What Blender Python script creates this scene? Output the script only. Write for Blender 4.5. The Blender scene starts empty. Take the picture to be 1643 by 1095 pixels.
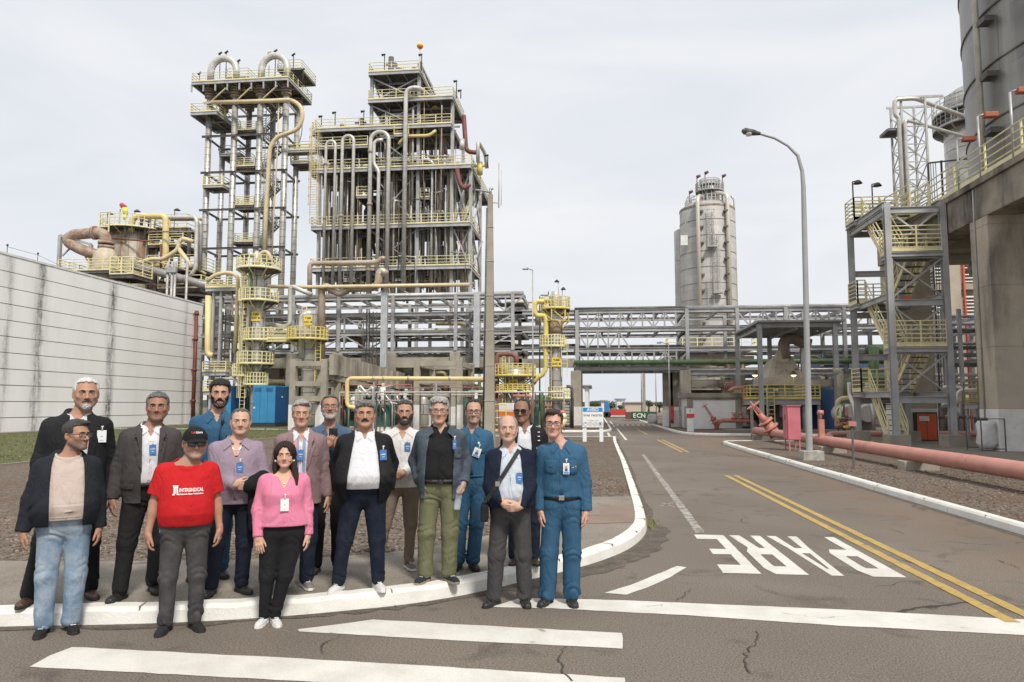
import bpy, math, random
import numpy as np
from mathutils import Vector, Matrix
random.seed(7)
sc = bpy.context.scene
C = sc.collection
R = math.radians
# ------------------------------------------------------------------ camera
F = 1180.0; PITCH = R(5.06); YAW = R(6.45); CH = 1.8
cam_d = bpy.data.cameras.new('camera'); cam = bpy.data.objects.new('camera', cam_d); C.objects.link(cam)
cam_d.sensor_width = 36; cam_d.lens = F / 1643 * 36; cam_d.clip_start = .1; cam_d.clip_end = 8000
cam.location = (0, 0, CH); cam.rotation_euler = (math.pi/2 + PITCH, 0, YAW)
sc.camera = cam
# ------------------------------------------------------------------ sky and sun (thin bright overcast)
SUN_EL, SUN_AZ = R(50), R(150)          # azimuth clockwise from +Y: high, behind the camera
w = bpy.data.worlds.new('World'); sc.world = w; w.use_nodes = True
nt = w.node_tree; N = nt.nodes; L = nt.links; N.clear()
out = N.new('ShaderNodeOutputWorld'); bg = N.new('ShaderNodeBackground'); bg2 = N.new('ShaderNodeBackground'); mx = N.new('ShaderNodeMixShader')
sky = N.new('ShaderNodeTexSky'); sky.sky_type = 'NISHITA'; sky.sun_disc = False
sky.sun_elevation = SUN_EL; sky.sun_rotation = SUN_AZ; sky.dust_density = 3; sky.air_density = 1.2
L.new(sky.outputs[0], bg.inputs[0]); bg.inputs[1].default_value = .10
tc = N.new('ShaderNodeTexCoord'); mp = N.new('ShaderNodeMapping'); mp.inputs['Scale'].default_value = (1, 1, 3.2)
n1 = N.new('ShaderNodeTexNoise'); n1.inputs['Scale'].default_value = 2.1; n1.inputs['Detail'].default_value = 7; n1.inputs['Roughness'].default_value = .5; n1.inputs['Distortion'].default_value = .5
cr = N.new('ShaderNodeValToRGB'); cr.color_ramp.elements[0].position = .3; cr.color_ramp.elements[1].position = .72
cr.color_ramp.elements[0].color = (.76, .80, .875, 1); cr.color_ramp.elements[1].color = (.965, .965, .97, 1)
L.new(tc.outputs['Generated'], mp.inputs[0]); L.new(mp.outputs[0], n1.inputs[0]); L.new(n1.outputs[0], cr.inputs[0]); L.new(cr.outputs[0], bg2.inputs[0]); bg2.inputs[1].default_value = .86
L.new(bg.outputs[0], mx.inputs[1]); L.new(bg2.outputs[0], mx.inputs[2]); mx.inputs[0].default_value = .93; L.new(mx.outputs[0], out.inputs[0])
sl = bpy.data.lights.new('sun', 'SUN'); so = bpy.data.objects.new('sun', sl); C.objects.link(so)
sl.energy = 2.9; sl.angle = R(9); sl.color = (1, .95, .87)
sd = Vector((math.sin(SUN_AZ)*math.cos(SUN_EL), math.cos(SUN_AZ)*math.cos(SUN_EL), math.sin(SUN_EL)))
so.rotation_euler = sd.to_track_quat('Z', 'Y').to_euler()
sc.view_settings.view_transform = 'Standard'; sc.view_settings.look = 'None'; sc.view_settings.exposure = 0.22; sc.view_settings.gamma = 1
sc.cycles.max_bounces = 6; sc.cycles.use_denoising = True
# ------------------------------------------------------------------ measuring helpers: pixel of the photograph -> point on a plane
_cp, _sp, _cy, _sy = math.cos(PITCH), math.sin(PITCH), math.cos(YAW), math.sin(YAW)
def ray(u, v):
 a = (u - 821.5) / F; b = (547.5 - v) / F
 x, y, z = a, _cp - b*_sp, _sp + b*_cp
 return (x*_cy - y*_sy, x*_sy + y*_cy, z)
def PZ(u, v, z=0.): d = ray(u, v); t = (z - CH)/d[2]; return (d[0]*t, d[1]*t, z)
def PY(u, v, y): d = ray(u, v); t = y/d[1]; return (d[0]*t, y, CH + d[2]*t)
def PX(u, v, x): d = ray(u, v); t = x/d[0]; return (x, d[1]*t, CH + d[2]*t)
# ------------------------------------------------------------------ materials
MATS = {}
def mat(name, c1, c2=None, rough=.6, metal=0., nscale=2., nlo=.4, nhi=.65, bump=0., bscale=60., stretch=(1, 1, 1), c3=None, c3scale=1.5, c3lo=.6, c3hi=.75,
  c3stretch=(1, 1, 1), brick=None, spec=.5, coord='Object', emit=None, trans=0., alpha=None, sss=0., vcol=False, wave=None, fine=0.):
 """general procedural surface: c1/c2 mottling, c3 stains, optional panel seams from UVs"""
 if name in MATS: return MATS[name]
 m = bpy.data.materials.new(name); m.use_nodes = True; MATS[name] = m
 nt = m.node_tree; N = nt.nodes; L = nt.links; b = N['Principled BSDF']
 b.inputs['Roughness'].default_value = rough; b.inputs['Metallic'].default_value = metal; b.inputs['Specular IOR Level'].default_value = spec
 if trans: b.inputs['Transmission Weight'].default_value = trans; b.inputs['IOR'].default_value = 1.2
 if sss: b.inputs['Subsurface Weight'].default_value = sss; b.inputs['Subsurface Scale'].default_value = .01; b.inputs['Subsurface Radius'].default_value = (1, .4, .25)
 tc = N.new('ShaderNodeTexCoord')
 def noise(scale, st=(1, 1, 1), det=5, co=coord, dist=0.):
  mp = N.new('ShaderNodeMapping'); mp.inputs['Scale'].default_value = st; L.new(tc.outputs[co], mp.inputs[0])
  n = N.new('ShaderNodeTexNoise'); n.inputs['Scale'].default_value = scale; n.inputs['Detail'].default_value = det; n.inputs['Roughness'].default_value = .6; n.inputs['Distortion'].default_value = dist
  L.new(mp.outputs[0], n.inputs[0]); return n.outputs[0]
 def rng(src, lo, hi, a=0., c=1.):
  r = N.new('ShaderNodeMapRange'); r.inputs[1].default_value = lo; r.inputs[2].default_value = hi; r.inputs[3].default_value = a; r.inputs[4].default_value = c; L.new(src, r.inputs[0]); return r.outputs[0]
 def mixc(f, a, c, mode='MIX'):
  x = N.new('ShaderNodeMix'); x.data_type = 'RGBA'; x.blend_type = mode
  if isinstance(f, float): x.inputs[0].default_value = f
  else: L.new(f, x.inputs[0])
  for i, s in ((6, a), (7, c)):
   if isinstance(s, tuple): x.inputs[i].default_value = (*s[:3], 1)
   else: L.new(s, x.inputs[i])
  return x.outputs[2]
 col = c1
 if vcol:
  at = N.new('ShaderNodeAttribute'); at.attribute_name = 'Col'; col = at.outputs[0]
 if c2: col = mixc(rng(noise(nscale, stretch), nlo, nhi), col, c2)
 if brick:
  bw, bh, cm, ms = brick
  bt = N.new('ShaderNodeTexBrick'); L.new(tc.outputs['UV'], bt.inputs[0]); bt.inputs['Scale'].default_value = 1; bt.inputs['Brick Width'].default_value = bw; bt.inputs['Row Height'].default_value = bh
  bt.inputs['Mortar Size'].default_value = ms; bt.inputs['Mortar Smooth'].default_value = .1; bt.inputs['Bias'].default_value = 0
  bt.inputs['Color1'].default_value = (.84, .84, .84, 1); bt.inputs['Color2'].default_value = (1, 1, 1, 1); bt.inputs['Mortar'].default_value = (1, 1, 1, 1)
  col = mixc(1., col, bt.outputs[0], 'MULTIPLY'); col = mixc(bt.outputs['Fac'], col, cm)
 if wave:
  wt = N.new('ShaderNodeTexWave'); wt.inputs['Scale'].default_value = wave[0]; wt.bands_direction = wave[2]; wt.inputs['Distortion'].default_value = 0
  L.new(tc.outputs[coord], wt.inputs[0]); col = mixc(rng(wt.outputs['Fac'], .4, .6), col, wave[1])
 if c3: col = mixc(rng(noise(c3scale, c3stretch, 7, coord, .3), c3lo, c3hi), col, c3)
 if fine: col = mixc(1., col, mixc(rng(noise(bscale), .35, .65), (1-fine,)*3, (1.,)*3), 'MULTIPLY')
 if isinstance(col, tuple): b.inputs['Base Color'].default_value = (*col[:3], 1)
 else: L.new(col, b.inputs['Base Color'])
 if bump:
  bp = N.new('ShaderNodeBump'); bp.inputs['Strength'].default_value = min(1., bump); bp.inputs['Distance'].default_value = .01 * max(1., bump); L.new(noise(bscale, stretch if c2 is None else (1, 1, 1)), bp.inputs['Height']); L.new(bp.outputs[0], b.inputs['Normal'])
 if emit: b.inputs['Emission Color'].default_value = (*emit[0], 1); b.inputs['Emission Strength'].default_value = emit[1]
 return m
STEEL = mat('galvanised_steel', (.47, .465, .45), (.32, .315, .30), rough=.5, metal=.35, nscale=1.3, c3=(.20, .09, .045), c3scale=.9, c3lo=.64, c3hi=.72, bump=.2)
STEELD = mat('grimy_steel', (.16, .15, .14), (.07, .065, .06), rough=.65, metal=.3, nscale=1.1, c3=(.16, .07, .04), c3scale=1.1, c3lo=.6, c3hi=.7)
PAINTG = mat('grey_steel_paint', (.43, .43, .425), (.31, .31, .31), rough=.5, nscale=.9, c3=(.17, .08, .05), c3scale=1.7, c3lo=.68, c3hi=.76)
YEL = mat('yellow_rail_paint', (.78, .71, .40), (.66, .59, .35), rough=.5, nscale=2.5, c3=(.24, .17, .09), c3scale=3, c3lo=.66, c3hi=.76)
YELB = mat('yellow_pipe_paint', (.74, .60, .27), (.64, .52, .26), rough=.4, nscale=1.5, c3=(.35, .26, .13), c3scale=2.0, c3lo=.62, c3hi=.8)
YELV = mat('bright_yellow_paint', (.74, .60, .17), (.64, .52, .17), rough=.4, nscale=2)
CONC = mat('weathered_concrete', (.37, .335, .27), (.27, .243, .198), rough=.85, nscale=.8, bump=.5, bscale=40, c3=(.10, .09, .08), c3scale=.7, c3lo=.56, c3hi=.72, c3stretch=(1, 1, .25))
CLAD = mat('aluminium_cladding', (.58, .56, .51), (.44, .42, .38), rough=.38, metal=.45, nscale=1.5, brick=(2.2, .9, (.16, .15, .14), .035), c3=(.30, .22, .15), c3scale=1.2, c3lo=.62, c3hi=.78, c3stretch=(1, 1, .2))
PIPEM = mat('insulated_pipe_jacket', (.64, .62, .57), (.50, .48, .44), rough=.38, metal=.35, nscale=2, c3=(.30, .23, .16), c3scale=.9, c3lo=.68, c3hi=.75)
RUST = mat('rusty_steel', (.27, .15, .095), (.40, .34, .28), rough=.8, nscale=2, c3=(.36, .30, .24), c3scale=1.4, c3lo=.5, c3hi=.62)
REDP = mat('fire_main_paint', (.50, .235, .19), (.43, .19, .155), rough=.5, nscale=1.1, c3=(.50, .27, .22), c3scale=1.6, c3lo=.52, c3hi=.8, bump=.15)
GREENP = mat('green_pipe_paint', (.13, .19, .09), (.09, .13, .06), rough=.55)
WHITEP = mat('whitewash', (.74, .73, .70), (.63, .61, .57), rough=.75, nscale=2, c3=(.42, .37, .31), c3scale=2.2, c3lo=.64, c3hi=.8, bump=.3)
DARK = mat('dark_metal', (.035, .035, .035), rough=.6)
BLACKR = mat('black_rubber', (.02, .02, .02), rough=.7)
GLASS = mat('lamp_glass', (.75, .72, .65), rough=.2)
# ------------------------------------------------------------------ object helpers
WL = {}
def setp(o, label=None, cat=None, group=None, kind=None):
 if label: o['label'] = label
 if cat: o['category'] = cat
 if group: o['group'] = group
 if kind: o['kind'] = kind
 return o
def thing(name, label, cat, loc=(0, 0, 0), group=None):
 o = bpy.data.objects.new(name, None); o.empty_display_size = .3; C.objects.link(o); o.location = loc; WL[o] = Vector(loc)
 return setp(o, label, cat, group)
def link(name, me, parent=None, loc=(0, 0, 0)):
 o = bpy.data.objects.new(name, me); C.objects.link(o)
 WL[o] = Vector(loc) + (WL.get(parent, Vector()) if parent else Vector())
 o.location = loc
 if parent: o.parent = parent
 return o
def copy_tree(o, parent=None):
 c = o.copy(); C.objects.link(c); c.parent = parent; WL[c] = WL.get(o, Vector())
 for ch in [x for x in o.children]: copy_tree(ch, c)
 return c
class MB:
 def __init__(s): s.v = []; s.f = []; s.m = []; s.uv = {}; s.sm = []; s.posts = set()
 def add(s, vs, fs, mi=0, smooth=False, uvs=None):
  n = len(s.v); s.v += vs
  for k, f in enumerate(fs):
   if uvs: s.uv[len(s.f)] = uvs[k]
   s.f.append([n+i for i in f]); s.m.append(mi); s.sm.append(smooth)
  return s
 def box(s, x0, x1, y0, y1, z0, z1, mi=0):
  return s.add([(x0,y0,z0),(x1,y0,z0),(x1,y1,z0),(x0,y1,z0),(x0,y0,z1),(x1,y0,z1),(x1,y1,z1),(x0,y1,z1)],
                     [(0,3,2,1),(4,5,6,7),(0,1,5,4),(1,2,6,5),(2,3,7,6),(3,0,4,7)], mi)
 def beam(s, p, q, w=.2, h=None, mi=0):
  """straight member, w across, h along its local up"""
  h = h or w; p = Vector(p); q = Vector(q); d = (q-p)
  if d.length < 1e-6: return s
  d.normalize(); up = Vector((0, 0, 1)) if abs(d.z) < .95 else Vector((0, 1, 0))
  a = d.cross(up).normalized(); b = a.cross(d).normalized(); a *= w/2; b *= h/2
  vs = [tuple(c + sx*a + sy*b) for c in (p, q) for sx, sy in ((-1,-1),(1,-1),(1,1),(-1,1))]
  return s.add(vs, [(0,3,2,1),(4,5,6,7),(0,1,5,4),(1,2,6,5),(2,3,7,6),(3,0,4,7)], mi)
 def ibeam(s, p, q, w=.25, h=.3, t=.03, mi=0):
  p = Vector(p); q = Vector(q); d = (q-p).normalized(); up = Vector((0, 0, 1)) if abs(d.z) < .95 else Vector((0, 1, 0))
  a = d.cross(up).normalized(); b = a.cross(d).normalized()
  s.beam(p+b*(h/2-t/2), q+b*(h/2-t/2), w, t, mi); s.beam(p-b*(h/2-t/2), q-b*(h/2-t/2), w, t, mi); s.beam(p, q, t, h-2*t, mi); return s
 def cyl(s, p, q, r0, r1=None, n=10, mi=0, caps=True, uv=False):
  r1 = r0 if r1 is None else r1; p = Vector(p); q = Vector(q); d = (q-p); ln = d.length
  if ln < 1e-6: return s
  d.normalize(); up = Vector((0, 0, 1)) if abs(d.z) < .95 else Vector((0, 1, 0))
  a = d.cross(up).normalized(); b = d.cross(a).normalized()
  vs = []
  for c, r in ((p, r0), (q, r1)):
   for k in range(n):
    t = 2*math.pi*k/n; vs.append(tuple(c + a*(r*math.cos(t)) + b*(r*math.sin(t))))
  fs = [(k, n+k, n+(k+1) % n, (k+1) % n) for k in range(n)]; uvs = None
  if uv:
   rr = max(r0, r1); st = 2*math.pi*rr/n; uvs = [((k*st, 0), (k*st, ln), ((k+1)*st, ln), ((k+1)*st, 0)) for k in range(n)]
  s.add(vs, fs, mi, n > 5, uvs)
  if caps: m0 = len(s.v)-2*n; s.f.append([m0+k for k in range(n)]); s.f.append([m0+n+k for k in reversed(range(n))]); s.m += [mi, mi]; s.sm += [False, False]
  return s
 def lathe(s, c, prof, n=24, mi=0, uv=True, a0=0., a1=2*math.pi):
  """prof: list of (r, z) bottom to top"""
  cx, cy, cz = c; vs = []; full = abs(a1-a0-2*math.pi) < 1e-6; m = n if full else n+1
  for r, z in prof:
   for k in range(m): t = a0+(a1-a0)*k/n; vs.append((cx+r*math.cos(t), cy+r*math.sin(t), cz+z))
  fs = []; uvs = []; rm = max(p[0] for p in prof); ln = 0; st = (a1-a0)*rm/n
  for i in range(len(prof)-1):
   dl = math.hypot(prof[i+1][0]-prof[i][0], prof[i+1][1]-prof[i][1])
   for k in range(n):
    k2 = (k+1) % m; fs.append((i*m+k, i*m+k2, (i+1)*m+k2, (i+1)*m+k)); uvs.append(((k*st, ln), ((k+1)*st, ln), ((k+1)*st, ln+dl), (k*st, ln+dl)))
   ln += dl
  return s.add(vs, fs, mi, True, uvs if uv else None)
 def tube(s, pts, r, n=8, br=None, mi=0, k=4):
  """pipe through pts with rounded bends of radius br"""
  br = r*2.2 if br is None else br; P = [Vector(p) for p in pts]; out = [P[0]]
  for i in range(1, len(P)-1):
   a = P[i-1]-P[i]; b = P[i+1]-P[i]; c = min(br, a.length*.49, b.length*.49)
   A = P[i]+a.normalized()*c; B = P[i]+b.normalized()*c
   for j in range(k+1): t = j/k; out.append(A*(1-t)**2 + P[i]*2*t*(1-t) + B*t*t)
  out.append(P[-1]); vs = []; ref = None
  for i, p in enumerate(out):
   d = (out[min(i+1, len(out)-1)] - out[max(i-1, 0)])
   if d.length < 1e-7: d = Vector((0, 0, 1))
   d.normalize()
   if ref is None: ref = Vector((0, 0, 1)) if abs(d.z) < .9 else Vector((1, 0, 0))
   ref = ref - d*ref.dot(d)
   if ref.length < 1e-4: ref = d.orthogonal()
   ref.normalize(); b = d.cross(ref)
   for j in range(n): t = 2*math.pi*j/n; vs.append(tuple(p + ref*(r*math.cos(t)) + b*(r*math.sin(t))))
  fs = [(i*n+j, i*n+(j+1) % n, (i+1)*n+(j+1) % n, (i+1)*n+j) for i in range(len(out)-1) for j in range(n)]
  fs += [tuple(reversed(range(n))), tuple((len(out)-1)*n+j for j in range(n))]
  return s.add(vs, fs, mi, n > 5)
 def poly(s, pts, z0, z1, mi=0):
  """prism from an xy outline"""
  n = len(pts); vs = [(x, y, z0) for x, y in pts] + [(x, y, z1) for x, y in pts]
  return s.add(vs, [tuple(reversed(range(n))), tuple(range(n, 2*n))] + [(k, (k+1) % n, n+(k+1) % n, n+k) for k in range(n)], mi)
 def sheet(s, pts, z, mi=0):
  return s.add([(x, y, z) for x, y in pts], [tuple(range(len(pts)))], mi)
 def rail(s, pts, h=1.1, r=.022, mi=0, post=1.6, bars=(1., .66, .33), kick=True, closed=False, n=5):
  """guard rail along pts (the deck edge)"""
  P = [Vector(p) for p in pts]
  if closed: P.append(P[0])
  for a, b in zip(P, P[1:]):
   ln = (b-a).length
   if ln < .05: continue
   for f in bars: s.cyl(a+Vector((0, 0, h*f)), b+Vector((0, 0, h*f)), r, n=n, mi=mi, caps=False)
   if kick: s.beam(a+Vector((0, 0, .09)), b+Vector((0, 0, .09)), .02, .15, mi)
   m = max(1, round(ln/post))
   for i in range(m+1):
    q = a.lerp(b, i/m); kq = (round(q.x, 2), round(q.y, 2), round(q.z, 1))
    if kq not in s.posts: s.posts.add(kq); s.beam(q, q+Vector((0, 0, h)), r*2, r*2, mi)
  return s
 def ladder(s, p, h, d=(1, 0), w=.45, r=.02, mi=0, cage=True, n=4):
  p = Vector(p); a = Vector((d[0], d[1], 0)).normalized()*(w/2); o = Vector((-d[1], d[0], 0)).normalized()
  for q in (p-a, p+a): s.beam(q, q+Vector((0, 0, h)), r*2, r*2, mi)
  for i in range(int(h/.3)): z = Vector((0, 0, .15+i*.3)); s.beam(p-a+z, p+a+z, r*1.3, r*1.3, mi)
  if cage:
   i = 0
   while 2.2+i*1.0 < h:
    z = Vector((0, 0, 2.2+i*1.0)); pr = None
    for k in range(7):
     t = math.pi*k/6; q = p+z+a*1.5*math.cos(t)-o*(.7*math.sin(t))
     if pr is not None: s.beam(pr, q, .05, .02, mi)
     pr = q
    i += 1
   if h > 2.4:
    for k in (0, 2, 3, 4, 6):
     t = math.pi*k/6; q = p+a*1.5*math.cos(t)-o*(.7*math.sin(t)); s.beam(q+Vector((0,0,2.2)), q+Vector((0,0,h)), .03, .02, mi)
  return s
 def build(s, name, mats, parent=None, origin=None, smooth=None, bevel=0., label=None):
  if not s.v: return None
  if not isinstance(mats, (list, tuple)): mats = [mats]
  V = np.array(s.v, dtype=np.float64)
  if parent: off = WL[parent];
  elif origin is not None: off = Vector(origin)
  else: mn, mxx = V.min(0), V.max(0); off = Vector(((mn[0]+mxx[0])/2, (mn[1]+mxx[1])/2, mn[2]))
  V = V - np.array(off)
  me = bpy.data.meshes.new(name); me.from_pydata(V.tolist(), [], s.f)
  for m in mats: me.materials.append(m)
  me.polygons.foreach_set('material_index', s.m)
  sm = s.sm if smooth is None else [smooth]*len(s.f)
  me.polygons.foreach_set('use_smooth', sm)
  if s.uv:
   uvl = me.uv_layers.new(name='UVMap')
   for pi, us in s.uv.items():
    st = me.polygons[pi].loop_start
    for k, u in enumerate(us): uvl.data[st+k].uv = u
  me.update()
  o = link(name, me, parent, (0, 0, 0) if parent else off)
  if parent: WL[o] = WL[parent]
  if bevel:
   md = o.modifiers.new('bevel', 'BEVEL'); md.width = bevel; md.segments = 2; md.limit_method = 'ANGLE'
  if label: o['label'] = label
  return o
def text_mesh(body, size, name, m, parent=None, origin=(0, 0, 0), rot=(0, 0, 0), extrude=.002, align='CENTER', loc=None, offset=0.):
 cu = bpy.data.curves.new(name, 'FONT'); cu.body = body; cu.size = size; cu.extrude = extrude; cu.align_x = align; cu.align_y = 'CENTER'; cu.offset = offset
 t = bpy.data.objects.new(name, cu); C.objects.link(t); bpy.context.view_layer.update()
 me = bpy.data.meshes.new_from_object(t); bpy.data.objects.remove(t); bpy.data.curves.remove(cu)
 me.materials.clear(); me.materials.append(m)
 o = bpy.data.objects.new(name, me); C.objects.link(o); o.parent = parent
 base = WL[parent] if parent else Vector()
 o.location = Vector(origin) - base; o.rotation_euler = rot; WL[o] = Vector(origin)
 return o
def text_pts(body, size, offset=0., res=2):
 cu = bpy.data.curves.new('t', 'FONT'); cu.body = body; cu.size = size; cu.align_x = 'CENTER'; cu.align_y = 'CENTER'; cu.offset = offset; cu.resolution_u = res
 t = bpy.data.objects.new('t', cu); C.objects.link(t); bpy.context.view_layer.update()
 me = bpy.data.meshes.new_from_object(t); V = [tuple(v.co) for v in me.vertices]; Fs = [tuple(p.vertices) for p in me.polygons]
 bpy.data.objects.remove(t); bpy.data.curves.remove(cu); bpy.data.meshes.remove(me); return V, Fs
# ================================================================== SETTING: ground, roads, kerbs, gravel, grass
def struct(mb, name, m, **k): return setp(mb.build(name, m, origin=(0, 0, 0), **k), kind='structure')
def asphalt():
 m = bpy.data.materials.new('asphalt'); m.use_nodes = True; nt = m.node_tree; N = nt.nodes; L = nt.links; b = N['Principled BSDF']; b.inputs['Roughness'].default_value = .82
 b.inputs['Specular IOR Level'].default_value = .3
 tc = N.new('ShaderNodeTexCoord')
 def nz(s, d=6, dist=0., t='ShaderNodeTexNoise'):
  n = N.new(t); n.inputs['Scale'].default_value = s
  if t == 'ShaderNodeTexNoise': n.inputs['Detail'].default_value = d; n.inputs['Distortion'].default_value = dist
  L.new(tc.outputs['Object'], n.inputs[0]); return n
 def rg(src, lo, hi, a=0., c=1.):
  r = N.new('ShaderNodeMapRange'); r.inputs[1].default_value = lo; r.inputs[2].default_value = hi; r.inputs[3].default_value = a; r.inputs[4].default_value = c; L.new(src, r.inputs[0]); return r.outputs[0]
 def mixc(f, a, c, mode='MIX'):
  x = N.new('ShaderNodeMix'); x.data_type = 'RGBA'; x.blend_type = mode
  if isinstance(f, float): x.inputs[0].default_value = f
  else: L.new(f, x.inputs[0])
  for i, s in ((6, a), (7, c)):
   if isinstance(s, tuple): x.inputs[i].default_value = (*s, 1)
   else: L.new(s, x.inputs[i])
  return x.outputs[2]
 col = mixc(rg(nz(.35, 5, .6).outputs[0], .35, .68), (.152, .127, .103), (.195, .163, .132))
 col = mixc(rg(nz(1.7, 6, 1.).outputs[0], .58, .75), col, (.088, .074, .062))
 sp = nz(70, 4); col = mixc(1., col, mixc(rg(sp.outputs[0], .3, .7), (.45, .45, .45), (1.5, 1.5, 1.5)), 'MULTIPLY')
 vo = nz(130, t='ShaderNodeTexVoronoi'); col = mixc(rg(vo.outputs['Color'], .86, .95, 0, .5), col, (.30, .27, .235))
 # cracks: warped voronoi borders, kept only in patches
 wv = N.new('ShaderNodeVectorMath'); wv.operation = 'MULTIPLY_ADD'; nn = nz(2.2, 6); L.new(nn.outputs['Color'], wv.inputs[0]); wv.inputs[1].default_value = (.55, .55, 0); L.new(tc.outputs['Object'], wv.inputs[2])
 vc = N.new('ShaderNodeTexVoronoi'); vc.feature = 'DISTANCE_TO_EDGE'; vc.inputs['Scale'].default_value = .33; L.new(wv.outputs[0], vc.inputs[0])
 ck = rg(vc.outputs['Distance'], .0022, .0055, 1, 0); ms = rg(nz(.45, 2).outputs[0], .56, .62)
 mu = N.new('ShaderNodeMath'); mu.operation = 'MULTIPLY'; L.new(ck, mu.inputs[0]); L.new(ms, mu.inputs[1])
 col = mixc(mu.outputs[0], col, (.05, .042, .035))
 sx = N.new('ShaderNodeSeparateXYZ'); L.new(tc.outputs['Object'], sx.inputs[0]); md = N.new('ShaderNodeMath'); md.operation = 'MULTIPLY'; L.new(rg(sx.outputs[0], 3.9, 6.1, 0, .9), md.inputs[0]); L.new(rg(nz(.8, 6, .5).outputs[0], .3, .62), md.inputs[1])
 col = mixc(md.outputs[0], col, (.185, .125, .085))
 L.new(col, b.inputs['Base Color'])
 bp = N.new('ShaderNodeBump'); bp.inputs['Strength'].default_value = .55; bp.inputs['Distance'].default_value = .006; L.new(sp.outputs[0], bp.inputs['Height']); L.new(bp.outputs[0], b.inputs['Normal'])
 return m
ASPH = asphalt()
def gravelm():
 m = bpy.data.materials.new('gravel'); m.use_nodes = True; nt = m.node_tree; N = nt.nodes; L = nt.links; b = N['Principled BSDF']; b.inputs['Roughness'].default_value = .9; b.inputs['Specular IOR Level'].default_value = .2
 tc = N.new('ShaderNodeTexCoord'); v = N.new('ShaderNodeTexVoronoi'); v.inputs['Scale'].default_value = 26; L.new(tc.outputs['Object'], v.inputs[0])
 cr = N.new('ShaderNodeValToRGB'); e = cr.color_ramp; e.elements[0].color = (.048, .036, .027, 1); e.elements[1].color = (.27, .21, .165, 1)
 for p, c in ((.35, (.14, .112, .088, 1)), (.7, (.205, .168, .135, 1))): x = e.elements.new(p); x.color = c
 L.new(v.outputs['Color'], cr.inputs[0])
 n = N.new('ShaderNodeTexNoise'); n.inputs['Scale'].default_value = .5; n.inputs['Detail'].default_value = 6; L.new(tc.outputs['Object'], n.inputs[0])
 mr = N.new('ShaderNodeMapRange'); mr.inputs[1].default_value = .52; mr.inputs[2].default_value = .72; mr.inputs[4].default_value = .75; L.new(n.outputs[0], mr.inputs[0])
 mx = N.new('ShaderNodeMix'); mx.data_type = 'RGBA'; L.new(mr.outputs[0], mx.inputs[0]); L.new(cr.outputs[0], mx.inputs[6]); mx.inputs[7].default_value = (.16, .088, .052, 1)
 L.new(mx.outputs[2], b.inputs['Base Color'])
 bp = N.new('ShaderNodeBump'); bp.inputs['Strength'].default_value = 1; bp.inputs['Distance'].default_value = .03; bp.invert = True; L.new(v.outputs['Distance'], bp.inputs['Height']); L.new(bp.outputs[0], b.inputs['Normal'])
 return m
GRAV = gravelm()
GRASS = mat('lawn', (.085, .105, .028), (.15, .145, .05), rough=.9, nscale=1.2, bump=2, bscale=30, c3=(.20, .16, .085), c3scale=.8, c3lo=.55, c3hi=.72, fine=.5)
SLAB = mat('pavement_concrete', (.33, .29, .235), (.25, .215, .175), rough=.9, nscale=1.1, bump=.6, bscale=70, c3=(.13, .11, .09), c3scale=1.9, c3lo=.58, c3hi=.75, fine=.45)
SLABP = mat('pinkish_slab', (.30, .22, .17), (.25, .185, .14), rough=.9, nscale=1.5, bump=.5, bscale=70, fine=.35)
KERB = mat('white_painted_kerb', (.76, .745, .70), (.66, .64, .58), rough=.7, nscale=3, bump=.6, bscale=45, c3=(.27, .235, .19), c3scale=3.5, c3lo=.63, c3hi=.72)
PWHITE = mat('road_paint_white', (.72, .70, .64), (.62, .595, .53), rough=.65, nscale=2.5, bump=.3, bscale=90, c3=(.27, .235, .19), c3scale=5, c3lo=.66, c3hi=.73, fine=.14)
PWORN = mat('road_paint_worn', (.42, .39, .35), (.17, .14, .115), rough=.75, nscale=7, nlo=.42, nhi=.62, fine=.2)
PYEL = mat('road_paint_yellow', (.53, .365, .10), (.42, .29, .09), rough=.65, nscale=4, c3=(.17, .13, .09), c3scale=7, c3lo=.6, c3hi=.7, fine=.2)
DIRT = mat('gutter_dirt', (.17, .14, .11), (.10, .083, .066), rough=.95, nscale=5, bump=1.5, bscale=35, fine=.5)
g = MB(); g.sheet([(-3000, -60), (3000, -60), (3000, 6000), (-3000, 6000)], -.03)
struct(g, 'ground', mat('far_ground', (.16, .13, .095), (.11, .105, .06), rough=.95, nscale=.02))
g = MB(); g.sheet([(-60, -8), (70, -8), (70, 260), (-60, 260)], 0); struct(g, 'road', ASPH)
# left traffic island: kerb line measured along its foot
LK = [PZ(*p)[:2] for p in ((1005, 744), (1028, 807), (1038.6, 841), (1036, 858), (1018, 876), (992, 890), (950, 905), (905, 917), (864, 927), (800, 943), (733, 957.7), (639, 972), (555, 980), (472, 988), (321, 998), (160, 1003), (0, 1005))]
LK = [(1.12, 41.6), (1.0, 36), (.95, 26)] + LK + [(-9, 4.75), (-26, 4.3)]
def smooth_line(P, it=2):
 for _ in range(it):
  Q = [P[0]]
  for a, b in zip(P, P[1:]): Q += [(a[0]*.75+b[0]*.25, a[1]*.75+b[1]*.25), (a[0]*.25+b[0]*.75, a[1]*.25+b[1]*.75)]
  P = Q + [P[-1]]
 return P
def offset_line(P, d):
 O = []
 for i, p in enumerate(P):
  a = P[max(0, i-1)]; b = P[min(len(P)-1, i+1)]; t = Vector((b[0]-a[0], b[1]-a[1])).normalized(); O.append((p[0]-t.y*d, p[1]+t.x*d))
 return O
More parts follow.
